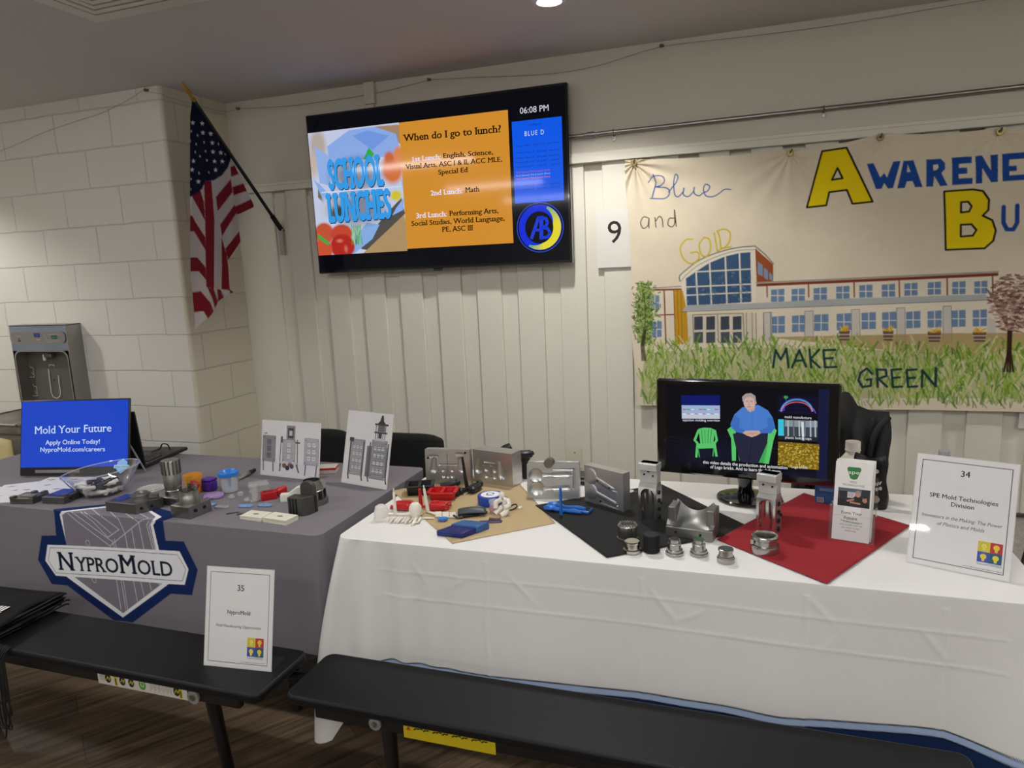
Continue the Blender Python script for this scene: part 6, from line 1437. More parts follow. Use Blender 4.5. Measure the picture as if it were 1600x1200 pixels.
# --- trays, moulded runners and toys on the kraft paper
def tray(label, px, py, yaw, L, W_, h, mt, r_):
    t = thing('plastic_tray', label, 'tray', at(px, py, T + .002), yaw)
    def rr2(L, W_, r_, n=6): return [(sx * (L / 2 - r_) + r_ * cos(a0 + pi / 2 * i / n), sy * (W_ / 2 - r_) + r_ * sin(a0 + pi / 2 * i / n)) for sx, sy, a0 in ((1, -1, -pi / 2), (1, 1, 0), (-1, 1, pi / 2), (-1, -1, pi)) for i in range(n + 1)]
    m = MB(); prof = [(1.0, h), (1.0, h - .003), (.86, h - .004), (.80, 0), ]
    m.sheet([[(x * s, y * s, z) for x, y in rr2(L, W_, r_)] for s, z in prof], mt, close_u=True); b = rr2(L * .8, W_ * .8, r_ * .8); m.add([(x, y, 0) for x, y in b], [list(range(len(b)))], mt); m.build('shell', t, solid=.0015)
    for sx in (-1, 1):
        m = MB(); c_ = [(sx * L * .2, 0)]; A_ = [(x * .36 + sx * L * .205, y * .78) for x, y in rr2(L, W_, r_ * 1.2)]; B_ = [(x * .31 + sx * L * .205, y * .70) for x, y in rr2(L, W_, r_ * 1.2)]
        m.sheet([[(x, y, h + .0006) for x, y in A_], [(x, y, h * .4) for x, y in B_]], mt, close_u=True); m.add([(x, y, h * .4) for x, y in B_], [list(range(len(B_)))], mt); m.build('pocket', t)
    m = MB(); e = .006; out = rr2(L * .985, W_ * .985, r_)
    m.box(0, 0, h - .001, L * .10, W_ * .86, .002, mt); m.box(0, W_ * .43, h - .001, L * .9, W_ * .09, .002, mt); m.box(0, -W_ * .43, h - .001, L * .9, W_ * .09, .002, mt)
    for sx in (-1, 1): m.box(sx * L * .43, 0, h - .001, L * .09, W_ * .86, .002, mt)
    m.build('top_web', t); return t
tray('black plastic tray with rectangular pockets behind the red parts', 657, 770, radians(22), .105, .075, .036, BLACK, .006)
tray('red plastic tray with two rounded pockets on the kraft paper', 693, 778, radians(12), .105, .078, .030, mat('bright_red_plastic', '#c0161c', .35, var=.05), .02)
def runner(name, label, cat, px, py, yaw, mt, build, z=T + .003, group=None):
    t = thing(name, label, cat, at(px, py, z), yaw, group); build(t, mt); return t
def red_runner(t, mt):
    m = MB(); m.tube([(-.05, .0, .008), (.055, .0, .008)], .005, mt); m.cyl((0, 0, .004), (0, 0, .07), .0075, mt, r1=.005); m.build('sprue', t)
    for sx in (-1, 1):
        for sy in (-1, 1):
            m = MB(); m.box(sx * .062, sy * .014 + .0, .012, .058, .02, .022, mt, rz=-.18 * sx * sy, bev=.004); m.tube([(sx * .09, sy * .018, .01), (sx * .1, sy * .02, .012)], .008, mt); m.box(sx * .04, sy * .012, .018, .02, .014, .008, mt, bev=.002); m.build('moulding', t)
runner('sprued_moulding', 'red plastic mouldings on a runner with an upright red sprue', 'moulding', 658, 795, radians(10), RED, red_runner)
def black_runner(t, mt):
    m = MB(); m.tube([(-.055, .01, .007), (.03, -.004, .007)], .0045, mt); m.tube([(0, .004, .006), (-.018, -.053, .008)], .006, mt); m.tube([(.0, .004, .006), (-.006, .004, .05), (-.012, .004, .125)], [.008, .006, .004], mt); m.build('sprue', t)
    m = MB(); m.tube([(-.105, .018, .012), (-.075, .028, .015), (-.05, .038, .018)], [.010, .012, .009], mt, n=10); m.ball((-.046, .04, .018), .012, mt, 12); m.build('left_handle', t)
    m = MB(); m.box(.028, -.008, .014, .034, .06, .024, mt, rz=-.3, bev=.006); m.ball((.04, .026, .018), .014, mt, 12); m.build('right_handle', t)
    m = MB(); m.ball((-.022, -.058, .010), .012, mt, 12); m.ball((-.012, -.038, .012), .012, mt, 12); m.build('knob', t)
runner('sprued_moulding', 'black plastic runner with an upright stem and handle mouldings', 'moulding', 730, 767, radians(8), BLACK, black_runner)
MILK = mat('milky_plastic', '#e4ded2', .35, var=.02)
def white_runner(t, mt):
    m = MB(); m.cyl((0, 0, .004), (0, 0, .080), .0062, mt, r1=.0042); m.cyl((0, 0, .08), (0, 0, .094), .002, mt); m.tube([(-.06, -.006, .005), (.09, .008, .005)], .004, mt); m.build('sprue', t)
    m = MB(); m.lathe([(0, 0), (.026, 0), (.026, .004), (.022, .008), (.023, .028), (.018, .044), (.008, .050), (0, .051)], clear('milky_clear', (.95, .94, .92), .8, .15, .55), (-.034, -.036, .001), 20); m.build('dome', t)
    m = MB(); m.lathe([(0, 0), (.012, 0), (.021, .024), (.020, .038), (.013, .048), (0, .052)], mt, (.078, -.022, .004), 18); m.build('bulb', t)
    m = MB(); r_ = np.random.default_rng(4)
    for k in range(9): m.tube([(.0 + .012 * k, -.03, .006), (-.004 + .013 * k + .004 * (k % 2), -.052 - .007 * (k % 3), .006 + .006 * (k % 2)), (-.006 + .0125 * k, -.066 - .007 * (k % 2), .004)], [.005, .0045, .0025], mt, n=6)
    m.build('finger', t)
    m = MB(); m.tube([(.085, -.035, .012), (.088, -.065, .006), (.086, -.085, .004)], [.006, .006, .004], mt); m.tube([(.06, -.02, .004), (.14, -.025, .004)], .003, mt); m.build('branch', t)
runner('sprued_moulding', 'milky white plastic mouldings with an upright sprue at the cloth corner', 'moulding', 618, 806, radians(8), MILK, white_runner, z=T + .001)
def bone_runner(t, mt):
    m = MB(); m.M = Matrix.Rotation(-.12, 4, 'Y'); m.cyl((0, 0, .003), (0, 0, .08), .0065, mt, r1=.0042); m.cyl((0, 0, .08), (0, 0, .092), .002, mt); m.build('sprue', t)
    m = MB()
    for k in range(3):
        y = -.012 - .014 * k; m.tube([(.0, -.006, .004), (.03 + .02 * k, y, .004), (.10 + .012 * k, y + .02, .004)], .0025, mt, n=6)
        for j in range(3): m.tube([(.035 + .024 * j + .008 * k, y + .004 * j, .005), (.053 + .024 * j + .008 * k, y + .007 + .004 * j, .005)], .0042, mt, n=6)
    m.build('branch', t)
runner('sprued_moulding', 'bone white small parts on a runner with a leaning sprue', 'moulding', 669, 800, radians(-4), MILK, bone_runner)
t = small('toy_part', 'tiny blue and red plastic button beside the blue box', 'toy', 692, 815, yaw=.3); m = MB(); m.lathe([(0, 0), (.010, 0), (.010, .007), (0, .007)], RED, n=14); m.build('base', t); m = MB(); m.lathe([(0, .007), (.013, .007), (.013, .012), (0, .013)], BLUP, n=14, sx=1.3); m.build('cap', t)
LBL, DBL = mat('mid_blue_plastic', '#2a5a94', .3, var=.08), mat('navy_blue_plastic', '#0f1f66', .3, var=.08)
t, w = local('plastic_case', 'hinged two-tone blue plastic case lying closed on the kraft paper', 'box', (682, 838), (731, 841), yaw=-.06); w = .086
m = MB(); m.prism([(0, 0), (w, 0), (w + .024, .05), (.024, .05)], .001, .019, DBL); m.build('front_half', t, bev=.003); m = MB(); m.prism([(.024, .0505), (w + .026, .0505), (w + .046, .098), (.044, .098)], .001, .023, LBL); m.build('rear_half', t, bev=.003)
MB().box(.05, -.001, .009, .02, .002, .005, DBL).build('latch', t)
t = small('plastic_clip', 'dark grey plastic jaw clip behind the blue case', 'clip', 738, 806, yaw=.35); GRC = mat('charcoal_plastic', '#3a4248', .45)
m = MB()
m.sheet([[(x, .022 * cos(a), .012 + .016 * sin(a) * (1 - (x / .05) ** 2 * .5)) for a in np.linspace(.2, 2.9, 9)] for x in np.linspace(-.045, .045, 10)], GRC); m.build('upper_jaw', t, solid=.004)
m = MB(); m.box(-.01, -.012, .008, .07, .02, .012, BLACK, rz=.2, bev=.004); m.box(.035, -.004, .012, .03, .012, .012, BLACK, rz=-.3, bev=.003); m.tube([(-.06, -.02, .012), (-.045, -.028, .006), (-.03, -.026, .005)], .004, BLACK); m.build('lower_jaw', t)
t = small('blue_tin', 'round blue tin with a white lid label on the kraft paper', 'tin', 767, 787); BT = mat('royal_blue_plastic', '#10409c', .35)
m = MB(); m.lathe([(0, 0), (.042, 0), (.044, .003), (.044, .030), (.042, .033), (0, .033)], BT, n=36); m.build('tin_body', t)
I = Ink(); I.oval(0, 0, .033, .033, '#e6e6ea', 1, 32); I.line([(.012 * cos(a) - .002, .012 * sin(a) + .004) for a in np.linspace(.6, 5.4, 16)], .004, '#1c3f8f', 2); I.line([(-.012, -.012), (.012, -.008)], .003, '#1c3f8f', 2); I.oval(.008, .006, .004, .004, '#1c3f8f', 2, 12); I.build('lid_label', INK, t, Matrix.Translation((0, 0, .0332)))
t = small('pink_pot', 'little pink plastic pot with a clear lid beside the blue tin', 'pot', 773, 801); m = MB(); m.lathe([(0, 0), (.014, 0), (.017, .012), (.0165, .022), (.014, .03), (0, .03)], clear('pink_clear', (.78, .45, .66), .8, .1, .6), n=22); m.build('pot', t); m = MB(); m.lathe([(.014, .03), (.018, .034), (.018, .042), (0, .042)], FROST, n=22); m.build('lid', t)
t = small('toy_figure', 'small white articulated plastic toy figure on the kraft paper', 'toy', 787, 803, yaw=-.3); m = MB()
m.ball((-.012, .010, .058), (.011, .011, .012), MILK, 14); m.build('head', t)
m = MB(); m.box(.006, .004, .040, .02, .016, .036, MILK, R=Matrix.Rotation(.35, 3, 'Y'), bev=.005); m.build('torso', t)
for pts in ([(-.002, -.006, .05), (-.018, -.014, .04), (-.016, -.020, .022)], [(.016, .004, .052), (.026, -.004, .036), (.016, -.014, .028)]): MB().tube(spline(pts, 4), .0078, MILK, n=8).build('arm', t)
for pts in ([(-.002, .0, .024), (-.014, -.012, .012), (-.018, -.022, .004)], [(.012, .0, .024), (.02, -.014, .014), (.012, -.030, .005)]): MB().tube(spline(pts, 4), .0096, MILK, n=8).build('leg', t)
t = small('wire_loop', 'small black wire loop with a white tip behind the toy figure', 'cable', 800, 797, yaw=.4); m = MB(); m.tube(spline([(-.018, -.004, .004), (.0, .004, .014), (.014, .008, .016), (.016, .0, .010), (.0, -.008, .004), (-.016, -.01, .003)], 6), .0024, MATTEB, n=8); m.build('wire', t); m = MB(); m.lathe([(0, 0), (.005, 0), (.005, .01), (0, .016)], MILK, (.022, .0, .004), 10, (1, .2, .3)); m.build('tip', t)
t = small('hair_clip', 'small purple toothed plastic clip at the front of the kraft paper', 'clip', 767, 817, yaw=.22); PLM = mat('plum_plastic', '#5b4668', .45); m = MB(); m.prism([(-.036, -.004), (.0, -.010), (.034, -.006), (.036, .008), (.01, .012), (-.036, .002)], 0, .008, PLM); m.build('body', t, bev=.003); m = MB()
for k in range(7): m.box(-.004 + .0055 * k, .002, .011, .003, .018, .008, PLM, bev=.001)
m.build('tooth', t)
def blue_runner(t, mt):
    m = MB(); m.cyl((0, -.026, -.002), (0, -.026, .09), .0058, mt, r1=.0038); m.tube([(0, -.026, .006), (.002, 0, .008)], .0045, mt, n=8); m.tube([(-.02, 0, .008), (.085, -.004, .008), (.085, .03, .008)], .0045, mt, n=8); m.build('sprue', t)
    for y, x1 in ((-.010, .062), (.022, .068)):
        m = MB(); m.ball((-.045, y + .004, .012), (.022, .015, .009), mt, 14); m.tube([(-.03, y + .003, .011), (.0, y + .002, .008), (x1 * .6, y, .010), (x1, y, .008)], [.008, .0055, .008, .006], mt, n=10); m.build('spoon_moulding', t)
runner('sprued_moulding', 'bright blue spoon-shaped mouldings with an upright blue sprue', 'moulding', 881, 800, radians(-4), mat('cobalt_plastic', '#145fb8', .3, var=.05), blue_runner, z=T + .003)
# tools behind the plates
p = at(790, 745, T); t = thing('black_mallet', 'black plastic mallet-like moulding standing behind the thick aluminium block', 'moulding', (p[0], 2.43, T), radians(20))
m = MB(); m.tube([(-.09, 0, .085), (.0, 0, .108)], .006, BLACK); m.build('shaft', t); m = MB(); m.tube([(-.02, 0, .100), (.01, 0, .112), (.03, 0, .122)], [.012, .018, .014], BLACK, n=12); m.build('head', t); m = MB(); m.box(-.09, 0, .044, .04, .03, .088, BLACK, bev=.004); m.build('foot', t)
t = thing('camera_clamp', 'black clamp-like gadget behind the thick aluminium block', 'clamp', (float(on_wall(822, 728, 2.44)[0]), 2.44, T), radians(10))
m = MB(); m.box(0, 0, .045, .03, .03, .09, BLACK, bev=.004); m.build('stand', t); m = MB(); m.box(.0, -.005, .095, .05, .035, .026, BLACK, rz=.3, bev=.005); m.tube([(-.02, 0, .07), (.03, 0, .1)], .008, BLACK); m.build('jaw', t)
t = thing('black_case', 'flat black box behind the notched aluminium plate', 'box', (float(on_wall(903, 738, 2.43)[0]) + .01, 2.43, T), 0); m = MB(); m.box(0, 0, .018, .09, .07, .032, BLACK, bev=.004); m.build('case', t); m = MB(); m.box(0, -.034, .018, .088, .003, .006, mat('grey_seam', '#8b8983', .5)); m.build('seam', t)
t = small('paper_tag', 'small white paper tag lying behind the angled mould plate', 'tag', 990, 769, yaw=.1); MB().box(0, 0, .0024, .04, .03, .001, PAPER).build('tag', t); I = Ink(); I.line([(-.012, .002), (.012, .002)], .002, '#77736a', 1); I.line([(-.008, -.004), (.01, -.004)], .002, '#77736a', 1); I.build('print', INK, t, Matrix.Translation((0, 0, .003)))

# ------------------------------------------------------------------ video monitor
mo = at(1166, 796, T); t = thing('video_monitor', 'wide black monitor on a round glossy foot showing a seated man video', 'monitor', (mo[0], 2.262, T + .006), radians(-7.5))
yw = radians(-7.5); ex = np.array((cos(yw), sin(yw), 0)); nn = np.array((-sin(yw), cos(yw), 0)); base = np.array(t.location)
PB = Plane(base + nn * -.045, ex, (0, 0, 1)); c4 = [PB.px(*p) for p in ((1021, 592), (1317, 600), (1308, 765), (1031, 735))]
x0, x1 = (c4[0][0] + c4[3][0]) / 2, (c4[1][0] + c4[2][0]) / 2; z0, z1 = (c4[3][1] + c4[2][1]) / 2, (c4[0][1] + c4[1][1]) / 2; cx, cz, W_, H_ = (x0 + x1) / 2, (z0 + z1) / 2, x1 - x0, z1 - z0
m = MB(); m.box(cx, -.030, cz, W_, .030, H_, PANEL, bev=.006); m.box(cx, -.008, cz, W_ * .7, .03, H_ * .7, BLACK, bev=.012); m.build('bezel', t)
m = MB(); m.tube([(cx * .5 - .01, .07, .012), (cx * .5 - .01, .06, .05), (cx * .6, -.004, z0 + .05)], [.03, .022, .03], PANEL, n=16); m.build('neck', t)
m = MB(); m.lathe([(0, 0), (.102, 0), (.105, .003), (.102, .008), (.06, .014), (0, .016)], PANEL, (cx * .5, .085, 0), 48, sy=.82); m.build('foot', t, angle=25)
I = Ink(); v6 = lambda X, Y: PB.px(1000 + X / 4, 580 + Y / 4)
sx0, sz1 = v6(162, 100); sx1, sz0 = v6(1168, 640); sz1 = z1 - .016; sz0 = z0 + .024
R = Raster(sx0, sz0, sx1, sz1, 200, 110, '#07070f'); R.oval(cx - .1, sz0 + .05, .14, .07, '#141830', .8, 1.0); R.A[:, -12:] = c('#141a3c'); R.oval(cx + .1, sz0, .2, .03, '#10132c', .8, 1)
I.image(np.clip(R.A[::-1], 0, 1), sx0, sz0, sx1, sz1, 0)
PO = lambda pts, col, ly=2: I.poly([v6(*p) for p in pts], col, ly)
OV = lambda X, Y, rx, ry, col, ly=3, n=18: I.oval(*v6(X, Y), rx * .00046, ry * .00046, col, ly, n)
LN = lambda pts, w_, col, ly=3: I.line([v6(*p) for p in pts], w_ * .00046, col, ly)
# inset pictures
PO(((256, 150), (500, 150), (500, 298), (262, 298)), '#0c1668', 1); PO(((260, 212), (500, 214), (500, 298), (262, 296)), '#9fb6d8', 2); PO(((262, 262), (500, 264), (500, 298), (262, 296)), '#c3cbdc', 3)
for k in range(9): LN(((270 + 25 * k, 238), (288 + 25 * k, 240)), 6, ['#c23a4a', '#2f8a4a', '#e8e8f0', '#7ad0c8'][k % 4], 4); LN(((268 + 25 * k, 266), (286 + 25 * k, 268)), 5, ['#e8e8f0', '#d05060'][k % 2], 4)
PB.line(I, 'injection molding overview', (1067, 658), (1125, 658.5), 3.6, '#e6e6ee', 5, bold=.006)
arc_ = lambda a, b, w_, col: LN([(980 + 100 * cos(u) * a, 258 - 80 * sin(u) * b) for u in np.linspace(.1, pi - .1, 16)], w_, col, 3)
PO(((862, 150), (1110, 158), (1112, 275), (864, 262)), '#0a0a24', 1)
for k in range(4): LN(((866, 170 + 28 * k), (1108, 178 + 28 * k)), 1.5, '#1c2050', 2)
arc_(1.0, 1.0, 7, '#5ab0d8'); arc_(.96, .82, 7, '#d85a78'); arc_(1.04, 1.1, 4, '#4a5ad0'); LN(((868, 245), (900, 245), (905, 215)), 5, '#4a4ad8'); LN(((1085, 235), (1098, 262)), 5, '#8a4ad0'); OV(912, 162, 14, 10, '#3a9a5a'); LN(((912, 168), (912, 182)), 4, '#3a9a5a')
PB.line(I, 'mold manufacture', (1226, 653), (1268, 655), 4, '#e6e6ee', 5, bold=.006)
PO(((862, 300), (1110, 308), (1110, 440), (864, 425)), '#3c4650', 1); PO(((864, 300), (898, 301), (900, 425), (864, 422)), '#3fc6dc', 2); PO(((905, 305), (1110, 312), (1108, 352), (905, 345)), '#8a96a0', 2)
for x in (925, 960, 995, 1030, 1065, 1095): LN(((x, 310), (x + 2, 425)), 9, '#b0bac2' if x % 2 else '#6a747e', 3)
LN(((1015, 320), (1020, 430)), 14, '#d8dee2', 4); PO(((864, 402), (1110, 412), (1110, 440), (864, 425)), '#22262c', 4); PB.line(I, 'plastic bottle caps', (1227, 685), (1268, 687.5), 4, '#e6e6ee', 5, bold=.006)
qa, qb = v6(864, 440), v6(1116, 618); G_ = np.random.default_rng(8); RR = Raster(qa[0], qb[1], qb[0], qa[1], 60, 42, '#7d6418')
for k in range(330): x, y = G_.uniform(qa[0], qb[0]), G_.uniform(qb[1], qa[1]); RR.oval(x, y, .003, .0022, ['#d8b83a', '#b8962a', '#e8d060', '#94781e'][k % 4], 1, .6)
I.image(RR.A[::-1], qa[0], qb[1], qb[0], qa[1], 1); PB.line(I, 'Lego bricks', (1237, 731), (1262, 732.5), 4, '#f0ecdc', 3, bold=.006)
# chairs and the seated person in the video
GRN, GRD = '#5cc86e', '#3fa552'
PO(((366, 360), (400, 352), (440, 354), (468, 366), (458, 455), (378, 455)), GRN, 1)
for x in (392, 408, 424, 440): LN(((x + (x - 416) * .3, 366), (x, 450)), 3, '#1d4a2a', 2)
LN(((366, 370), (342, 430), (360, 450), (352, 535)), 16, GRN, 2); LN(((468, 372), (480, 430), (466, 450), (478, 530)), 16, GRN, 2); PO(((358, 452), (470, 450), (474, 480), (356, 484)), GRN, 3); LN(((362, 480), (372, 535)), 9, GRD, 3); LN(((462, 480), (456, 530)), 9, GRD, 3)
PO(((545, 365), (570, 345), (600, 380), (600, 560), (575, 560), (570, 420)), GRN, 1); PO(((855, 370), (835, 350), (800, 390), (770, 575), (805, 580), (835, 430)), GRN, 1); PO(((600, 440), (800, 440), (780, 575), (620, 560)), GRD, 1)
PO(((580, 390), (640, 380), (760, 385), (800, 400), (795, 450), (740, 575), (660, 575), (625, 560), (590, 440)), '#23263c', 3); LN(((700, 420), (690, 500), (680, 575)), 4, '#14162a', 4)
SH = '#4a7fd0'; PO(((640, 225), (690, 215), (740, 210), (800, 245), (830, 290), (846, 350), (820, 388), (755, 385), (700, 392), (640, 388), (575, 360), (565, 330), (590, 270)), SH, 4); PO(((565, 330), (600, 380), (660, 392), (655, 370), (620, 350), (625, 300), (590, 270)), '#3f70c0', 5); LN(((700, 230), (705, 370)), 3, '#3a68b8', 5); PO(((846, 350), (815, 388), (745, 388), (748, 372), (800, 345), (795, 290), (830, 290)), '#3f70c0', 5)
PO(((665, 215), (720, 212), (716, 245), (688, 256), (668, 240)), '#c4a39a', 5); OV(684, 195, 37, 46, '#d2b0a6', 6, 24); PO(((642, 190), (638, 160), (660, 140), (695, 136), (722, 155), (726, 195), (716, 205), (712, 172), (690, 160), (660, 166), (650, 190)), '#a49c9a', 7); LN(((664, 188), (674, 187)), 4, '#5a4640', 7); LN(((692, 187), (702, 188)), 4, '#5a4640', 7); LN(((682, 195), (680, 208), (686, 210)), 3, '#a8847c', 7); LN(((672, 222), (694, 222)), 4, '#a06a66', 7); OV(724, 198, 5, 10, '#c49c92', 6)
PO(((640, 385), (660, 372), (700, 370), (745, 372), (756, 386), (730, 402), (700, 412), (668, 402)), '#cfa89c', 6); LN(((665, 392), (735, 388)), 3, '#a88478', 7); LN(((690, 380), (715, 404)), 2.5, '#a88478', 7)
PO(((390, 552), (925, 590), (925, 618), (880, 632), (435, 605), (390, 580)), '#050508', 7); PB.line(I, 'this video details the production and automation', (1098.5, 724), (1230.5, 733), 5, '#f0f0f4', 8, bold=.006); PB.line(I, 'of Lego bricks. And to learn the full story', (1110, 731.5), (1220, 739), 5, '#f0f0f4', 8, bold=.006)
I.build('screen', SCREEN, t, Matrix.Translation((0, -.0454, 0)) @ FRONT)
I = Ink(); PB.line(I, 'SAMSUNG', (1154, 744), (1172.5, 745.5), 3.2, '#8d8d90', 1, bold=.01); I.build('brand_print', INK, t, Matrix.Translation((0, -.0455, 0)) @ FRONT)

# ------------------------------------------------------------------ brochure stand
A, yw, w = on_table((1297, 845), (1356, 853)); w = .102; yw = radians(-13); t = thing('brochure_holder', 'clear plastic brochure holder on the red cloth', 'brochure stand', A, yw)
lean = radians(13)
def leaned(y, z): return Matrix.Translation((0, y, z)) @ Matrix(((1, 0, 0, 0), (0, sin(lean), -cos(lean), 0), (0, cos(lean), sin(lean), 0), (0, 0, 0, 1)))
m = MB(); m.M = leaned(.004, .004); ACR = clear('clear_acrylic_edge', (.965, .97, .975), 1, .03, .015)
m.box(w / 2, .036, .002, w + .012, .072, .0018, ACR); m.box(.012, .082, .002, .036, .026, .0018, ACR); m.box(w - .012, .082, .002, .036, .026, .0018, ACR)
for x in (-.006, w + .006): m.box(x, .05, -.018, .0018, .1, .04, ACR)
m.box(w / 2, .09, -.040, w + .012, .18, .0018, ACR); m.M = None; m.box(w / 2, .03, .002, w + .014, .066, .003, ACR); m.build('holder', t)
ex = np.array((cos(yw), sin(yw), 0)); nn = np.array((-sin(yw), cos(yw), 0))
def brochure(k):
    lab = 'white folded brochure with a green emblem, frontmost in the clear holder' if k == 0 else ['second', 'third', 'fourth'][k - 1] + ' white brochure from the front in the clear holder'
    off = .004 + .0085 * k; b = thing('brochure', lab, 'brochure', A + nn * (off + .002) + ex * (.002 + .004 * (k % 2)) + np.array([0, 0, .006 + .001 * k]), yw, 'brochures in the clear holder')
    Mb = leaned(0, 0); bw, bh = .094, .216
    m = MB(); m.M = Mb; m.box(bw / 2, bh / 2, -.003, bw, bh, .005, PAPER, bev=.0008); m.build('folded_sheet', b)
    if k: return
    o_ = np.array(b.location); P = Plane(o_, ex, nn * sin(lean) + np.array([0, 0, cos(lean)])); h7 = lambda X, Y: P.px(1240 + X / 3.333, 580 + Y / 3.333)
    I = Ink(); I.rect(0, 0, bw, bh, '#e4e2e0', 0); g7 = '#2e7a3a'
    cx_ = bw * .5
    I.poly([(cx_ - .018, bh - .018), (cx_ - .015, bh - .013), (cx_ + .015, bh - .013), (cx_ + .018, bh - .018), (cx_ + .009, bh - .044), (cx_ + .004, bh - .047), (cx_ - .004, bh - .047), (cx_ - .009, bh - .044)], g7, 1); I.text('spe', cx_, bh - .032, .010, '#f0f4f0', 2, w=.027)
    I.text('MOLD', cx_, bh - .057, .0052, '#3a3a3c', 1, w=.018); I.text('TECHNOLOGIES', cx_, bh - .0655, .0052, '#3a3a3c', 1, w=.056)
    y0, y1 = bh - .122, bh - .072; x0_, x1_ = .010, bw - .004
    I.rect(x0_, y0, x1_, y1, '#32343c', 1); fx = lambda f: x0_ + (x1_ - x0_) * f; fy = lambda f: y0 + (y1 - y0) * f
    I.rect(fx(0), fy(.8), fx(1), fy(1), '#56606e', 2); I.rect(fx(.06), fy(.45), fx(.28), fy(.82), '#22242c', 3); I.rect(fx(.3), fy(.48), fx(.54), fy(.8), '#c6c2ca', 3); I.rect(fx(.74), fy(.6), fx(1), fy(.98), '#2a2c34', 3)
    for k_ in range(4): I.line([(fx(.33), fy(.53 + .07 * k_)), (fx(.5), fy(.53 + .07 * k_))], .0012, '#8d8a94', 4)
    I.rect(fx(0), fy(0), fx(.4), fy(.42), '#1c1c20', 3); I.poly([(fx(.4), fy(.1)), (fx(.5), fy(.55)), (fx(.62), fy(.62)), (fx(.8), fy(.5)), (fx(.82), fy(.1))], '#1b1b20', 4); I.oval(fx(.63), fy(.72), .007, .0085, '#b98a74', 5, 16); I.oval(fx(.63), fy(.84), .0062, .004, '#8d8884', 6, 14); I.line([(fx(.5), fy(.4)), (fx(.3), fy(.3))], .005, '#b98a74', 5)
    I.poly([(fx(.62), fy(0)), (fx(.7), fy(.3)), (fx(.85), fy(.36)), (fx(1), fy(.24)), (fx(1), fy(0))], '#15151a', 6); I.oval(fx(.85), fy(.45), .0065, .0085, '#b07f68', 7, 16); I.poly([(fx(.78), fy(.5)), (fx(.82), fy(.66)), (fx(.92), fy(.64)), (fx(.97), fy(.46)), (fx(.93), fy(.3)), (fx(.9), fy(.56))], '#1d1512', 8); I.line([(fx(.7), fy(.2)), (fx(.4), fy(.24))], .005, '#b07f68', 7)
    I.text('Form Your', cx_, .072, .0085, '#1c1c1e', 1, w=.052, slab=.05, bold=.01); I.text('Future', cx_ - .002, .058, .0085, '#1c1c1e', 2, w=.034, slab=.05, bold=.01); I.line([(cx_ - .026, .054), (cx_ + .028, .051)], .0016, g7, 1); I.line([(cx_ - .02, .0505), (cx_ + .02, .0485)], .0012, g7, 1)
    for k_, st in enumerate(('WHO WE ARE, WHAT WE', 'DO, HOW TO GET', 'INVOLVED')): I.text(st, cx_, .041 - .008 * k_, .0042, '#2c2c2e', 1, w=(.056, .044, .028)[k_])
    I.build('printed_face', INK, b, Mb)
for k in range(4): brochure(k)

# ------------------------------------------------------------------ behind the table, right
t = thing('milk_bottle', 'white plastic bottle without a lid behind the brochure stand', 'bottle', (float(on_wall(1330, 770, 2.44)[0]), 2.44, T))
m = MB(); m.lathe([(0, 0), (.036, 0), (.04, .006), (.04, .11), (.036, .13), (.024, .146), (.0215, .150), (.0215, .158), (.024, .160), (.0225, .164), (.0225, .188), (.0205, .188), (.02, .15), (0, .14)], MILK, n=30); m.build('bottle', t)
m = MB(); m.lathe([(.0406, .07), (.0406, .112)], mat('blue_label', '#2f6ea8', .4, var=.1), n=30); m.build('label_band', t)
t = thing('drink_carton', 'small blue carton with a barcode behind the red cloth', 'carton', at(1290, 789, T), radians(-8)); m = MB(); m.box(0, .02, .032, .066, .04, .064, mat('blue_carton', '#2f66a6', .4, var=.12, vscale=20), bev=.002); m.build('carton', t)
I = Ink(); I.rect(-.026, .008, -.006, .024, '#d5dbe2', 1)
for k in range(8): I.line([(-.024 + .0022 * k, .010), (-.024 + .0022 * k, .022)], .0009 if k % 2 else .0014, '#2a2a30', 2)
I.oval(.022, .012, .006, .005, '#a9c4de', 1); I.rect(-.02, .045, .02, .055, '#7fa6cc', 1); I.build('print', INK, t, Matrix.Translation((0, -.0005, 0)) @ FRONT)
t = thing('snack_pouch', 'dark crumpled foil snack pouch standing behind the brochures', 'pouch', (float(on_wall(1358, 790, 2.36)[0]), 2.36, T), radians(-14)); FOIL = mat('dark_foil', '#1a1a1c', .25, .3, var=.3, vscale=20, bump=.4, bscale=25)
m = MB(); nu = 24
m.sheet([[((.050 + .004 * sin(f * 9)) * (1 - .15 * f ** 3) * cos(a), (.026 * (1 - f) ** .6 + .003) * sin(a) + .004 * sin(a * 3 + f * 8), .002 + .165 * f + .006 * cos(a * 2) * f) for a in np.linspace(0, 2 * pi, nu, endpoint=False)] for f in np.linspace(0, 1, 14)], FOIL, close_u=True); m.build('pouch', t, angle=50)
I = Ink(); [I.line([(.008 + .007 * k_, .075 + .003 * k_), (.012 + .007 * k_, .085 + .003 * k_)], .004, '#bcb8b0', 1) for k_ in range(4)]; [I.oval(.012 + .010 * k_, .064 + .004 * k_, .0045, .006, '#bcb8b0', 1) for k_ in range(3)]; I.oval(.018, .036, .014, .012, '#8d7a6a', 1); I.oval(.014, .125, .012, .008, '#c4a9a0', 1); I.build('print', INK, t, Matrix.Translation((0, -.030, 0)) @ FRONT)
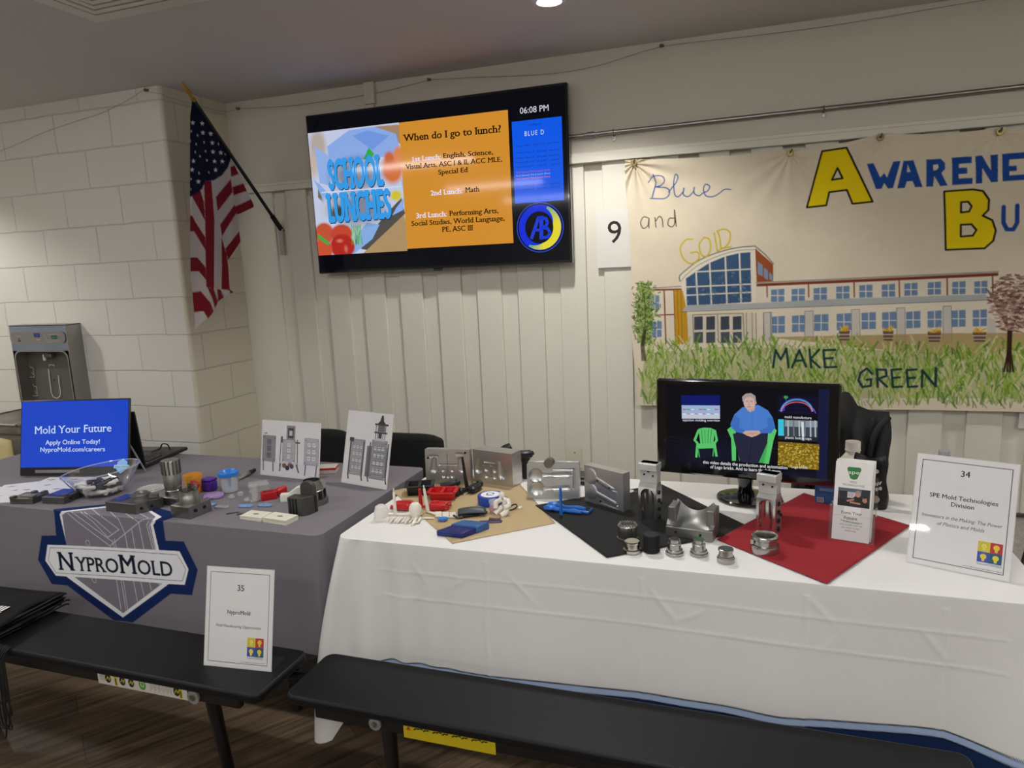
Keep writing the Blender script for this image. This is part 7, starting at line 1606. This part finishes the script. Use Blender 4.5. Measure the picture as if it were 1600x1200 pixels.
t = thing('water_bottle', 'clear plastic water bottle with grey cap behind sign 34', 'bottle', (float(on_wall(1472, 760, 2.33)[0]), 2.33, T)); m = MB(); m.lathe([(0, 0), (.03, 0), (.033, .006), (.033, .13), (.030, .15), (.016, .176), (.0135, .182)], CB, n=26); m.build('bottle', t); m = MB(); m.lathe([(.0145, .180), (.0155, .182), (.0155, .196), (.0145, .198), (0, .198)], mat('grey_cap_plastic', '#9a9c9c', .4), n=26); m.build('cap', t); m = MB(); m.lathe([(.0335, .06), (.0335, .11)], mat('pale_label', '#c9d2d8', .5), n=26); m.build('label_band', t)
# coat over a chair
t = chair('black folding chair behind the white table carrying the black coat', (.30, 2.88, 0), radians(2), .32, .70)
COAT = mat('black_coat_cloth', '#111113', .75, var=.2, vscale=12, bump=.15, bscale=10)
t = thing('coat', 'black coat slumped over the chair behind the video monitor', 'coat', (.335, 2.82, .5))
m = MB(); P = []
prof = [(-.20, .02), (-.19, .25), (-.16, .36), (-.10, .42), (-.045, .475), (-.02, .523), (.01, .515), (.03, .475), (.07, .455), (.115, .452), (.118, .40), (.112, .3), (.09, .2), (.06, .12), (.05, .02)]
n_ = 34
for f in np.linspace(0, 1, n_):
    row = []
    zt_ = np.interp(f, [0, .12, .3, .45, .53, .58, .66, .8, 1], [.33, .40, .44, .50, .528, .522, .475, .457, .452]); x = -.20 + .318 * f + .0
    for g_ in np.linspace(0, 1, 30):
        z = zt_ * (1 - g_) + .0 * g_; xx = x + (.02 * sin(g_ * 5 + f * 8)) * g_ - .08 * g_ ** 1.6 * max(0, f - .6) * 2.2; yy = -.03 - .05 * sin(min(1, g_ * 4) * pi / 2) + .022 * sin(f * 24 + 3 * g_) * min(1, g_ * 3) + .012 * sin(f * 51 + 5 * g_) * min(1, g_ * 3)
        row.append((xx, yy, z))
    P.append(row)
m.sheet(P, COAT); m.build('body', t, solid=.02, angle=70)
m = MB(); m.tube(spline([(.114, -.06, .445), (.075, -.085, .40), (.055, -.09, .32), (.06, -.085, .22), (.075, -.08, .15)], 6), [.012] * 25, COAT, n=8); m.build('collar', t)
m = MB(); m.sheet([[(.06 + .055 * u + .005 * sin(v * 6), -.06 + .02 * sin(u * 3), .44 - .30 * v - .06 * u * v + .01 * u) for u in np.linspace(0, 1, 8)] for v in np.linspace(0, 1, 12)], COAT); m.build('lapel', t, solid=.012)
# easel leg at the far right
t = thing('tripod_easel', 'black tripod easel leaning by the wall beyond the right table end', 'easel', (1.02, 2.75, 0)); 
for a, b_ in (((.06, .25, 1.05), (-.22, -.05, .0)), ((.10, .25, 1.05), (.36, -.05, .0)), ((.08, .3, 1.05), (.08, .66, .0))): MB().tube([a, b_], .012, FRAME, n=8).build('leg', t)
MB().box(.08, .27, 1.06, .1, .06, .04, FRAME, bev=.005).build('head', t)
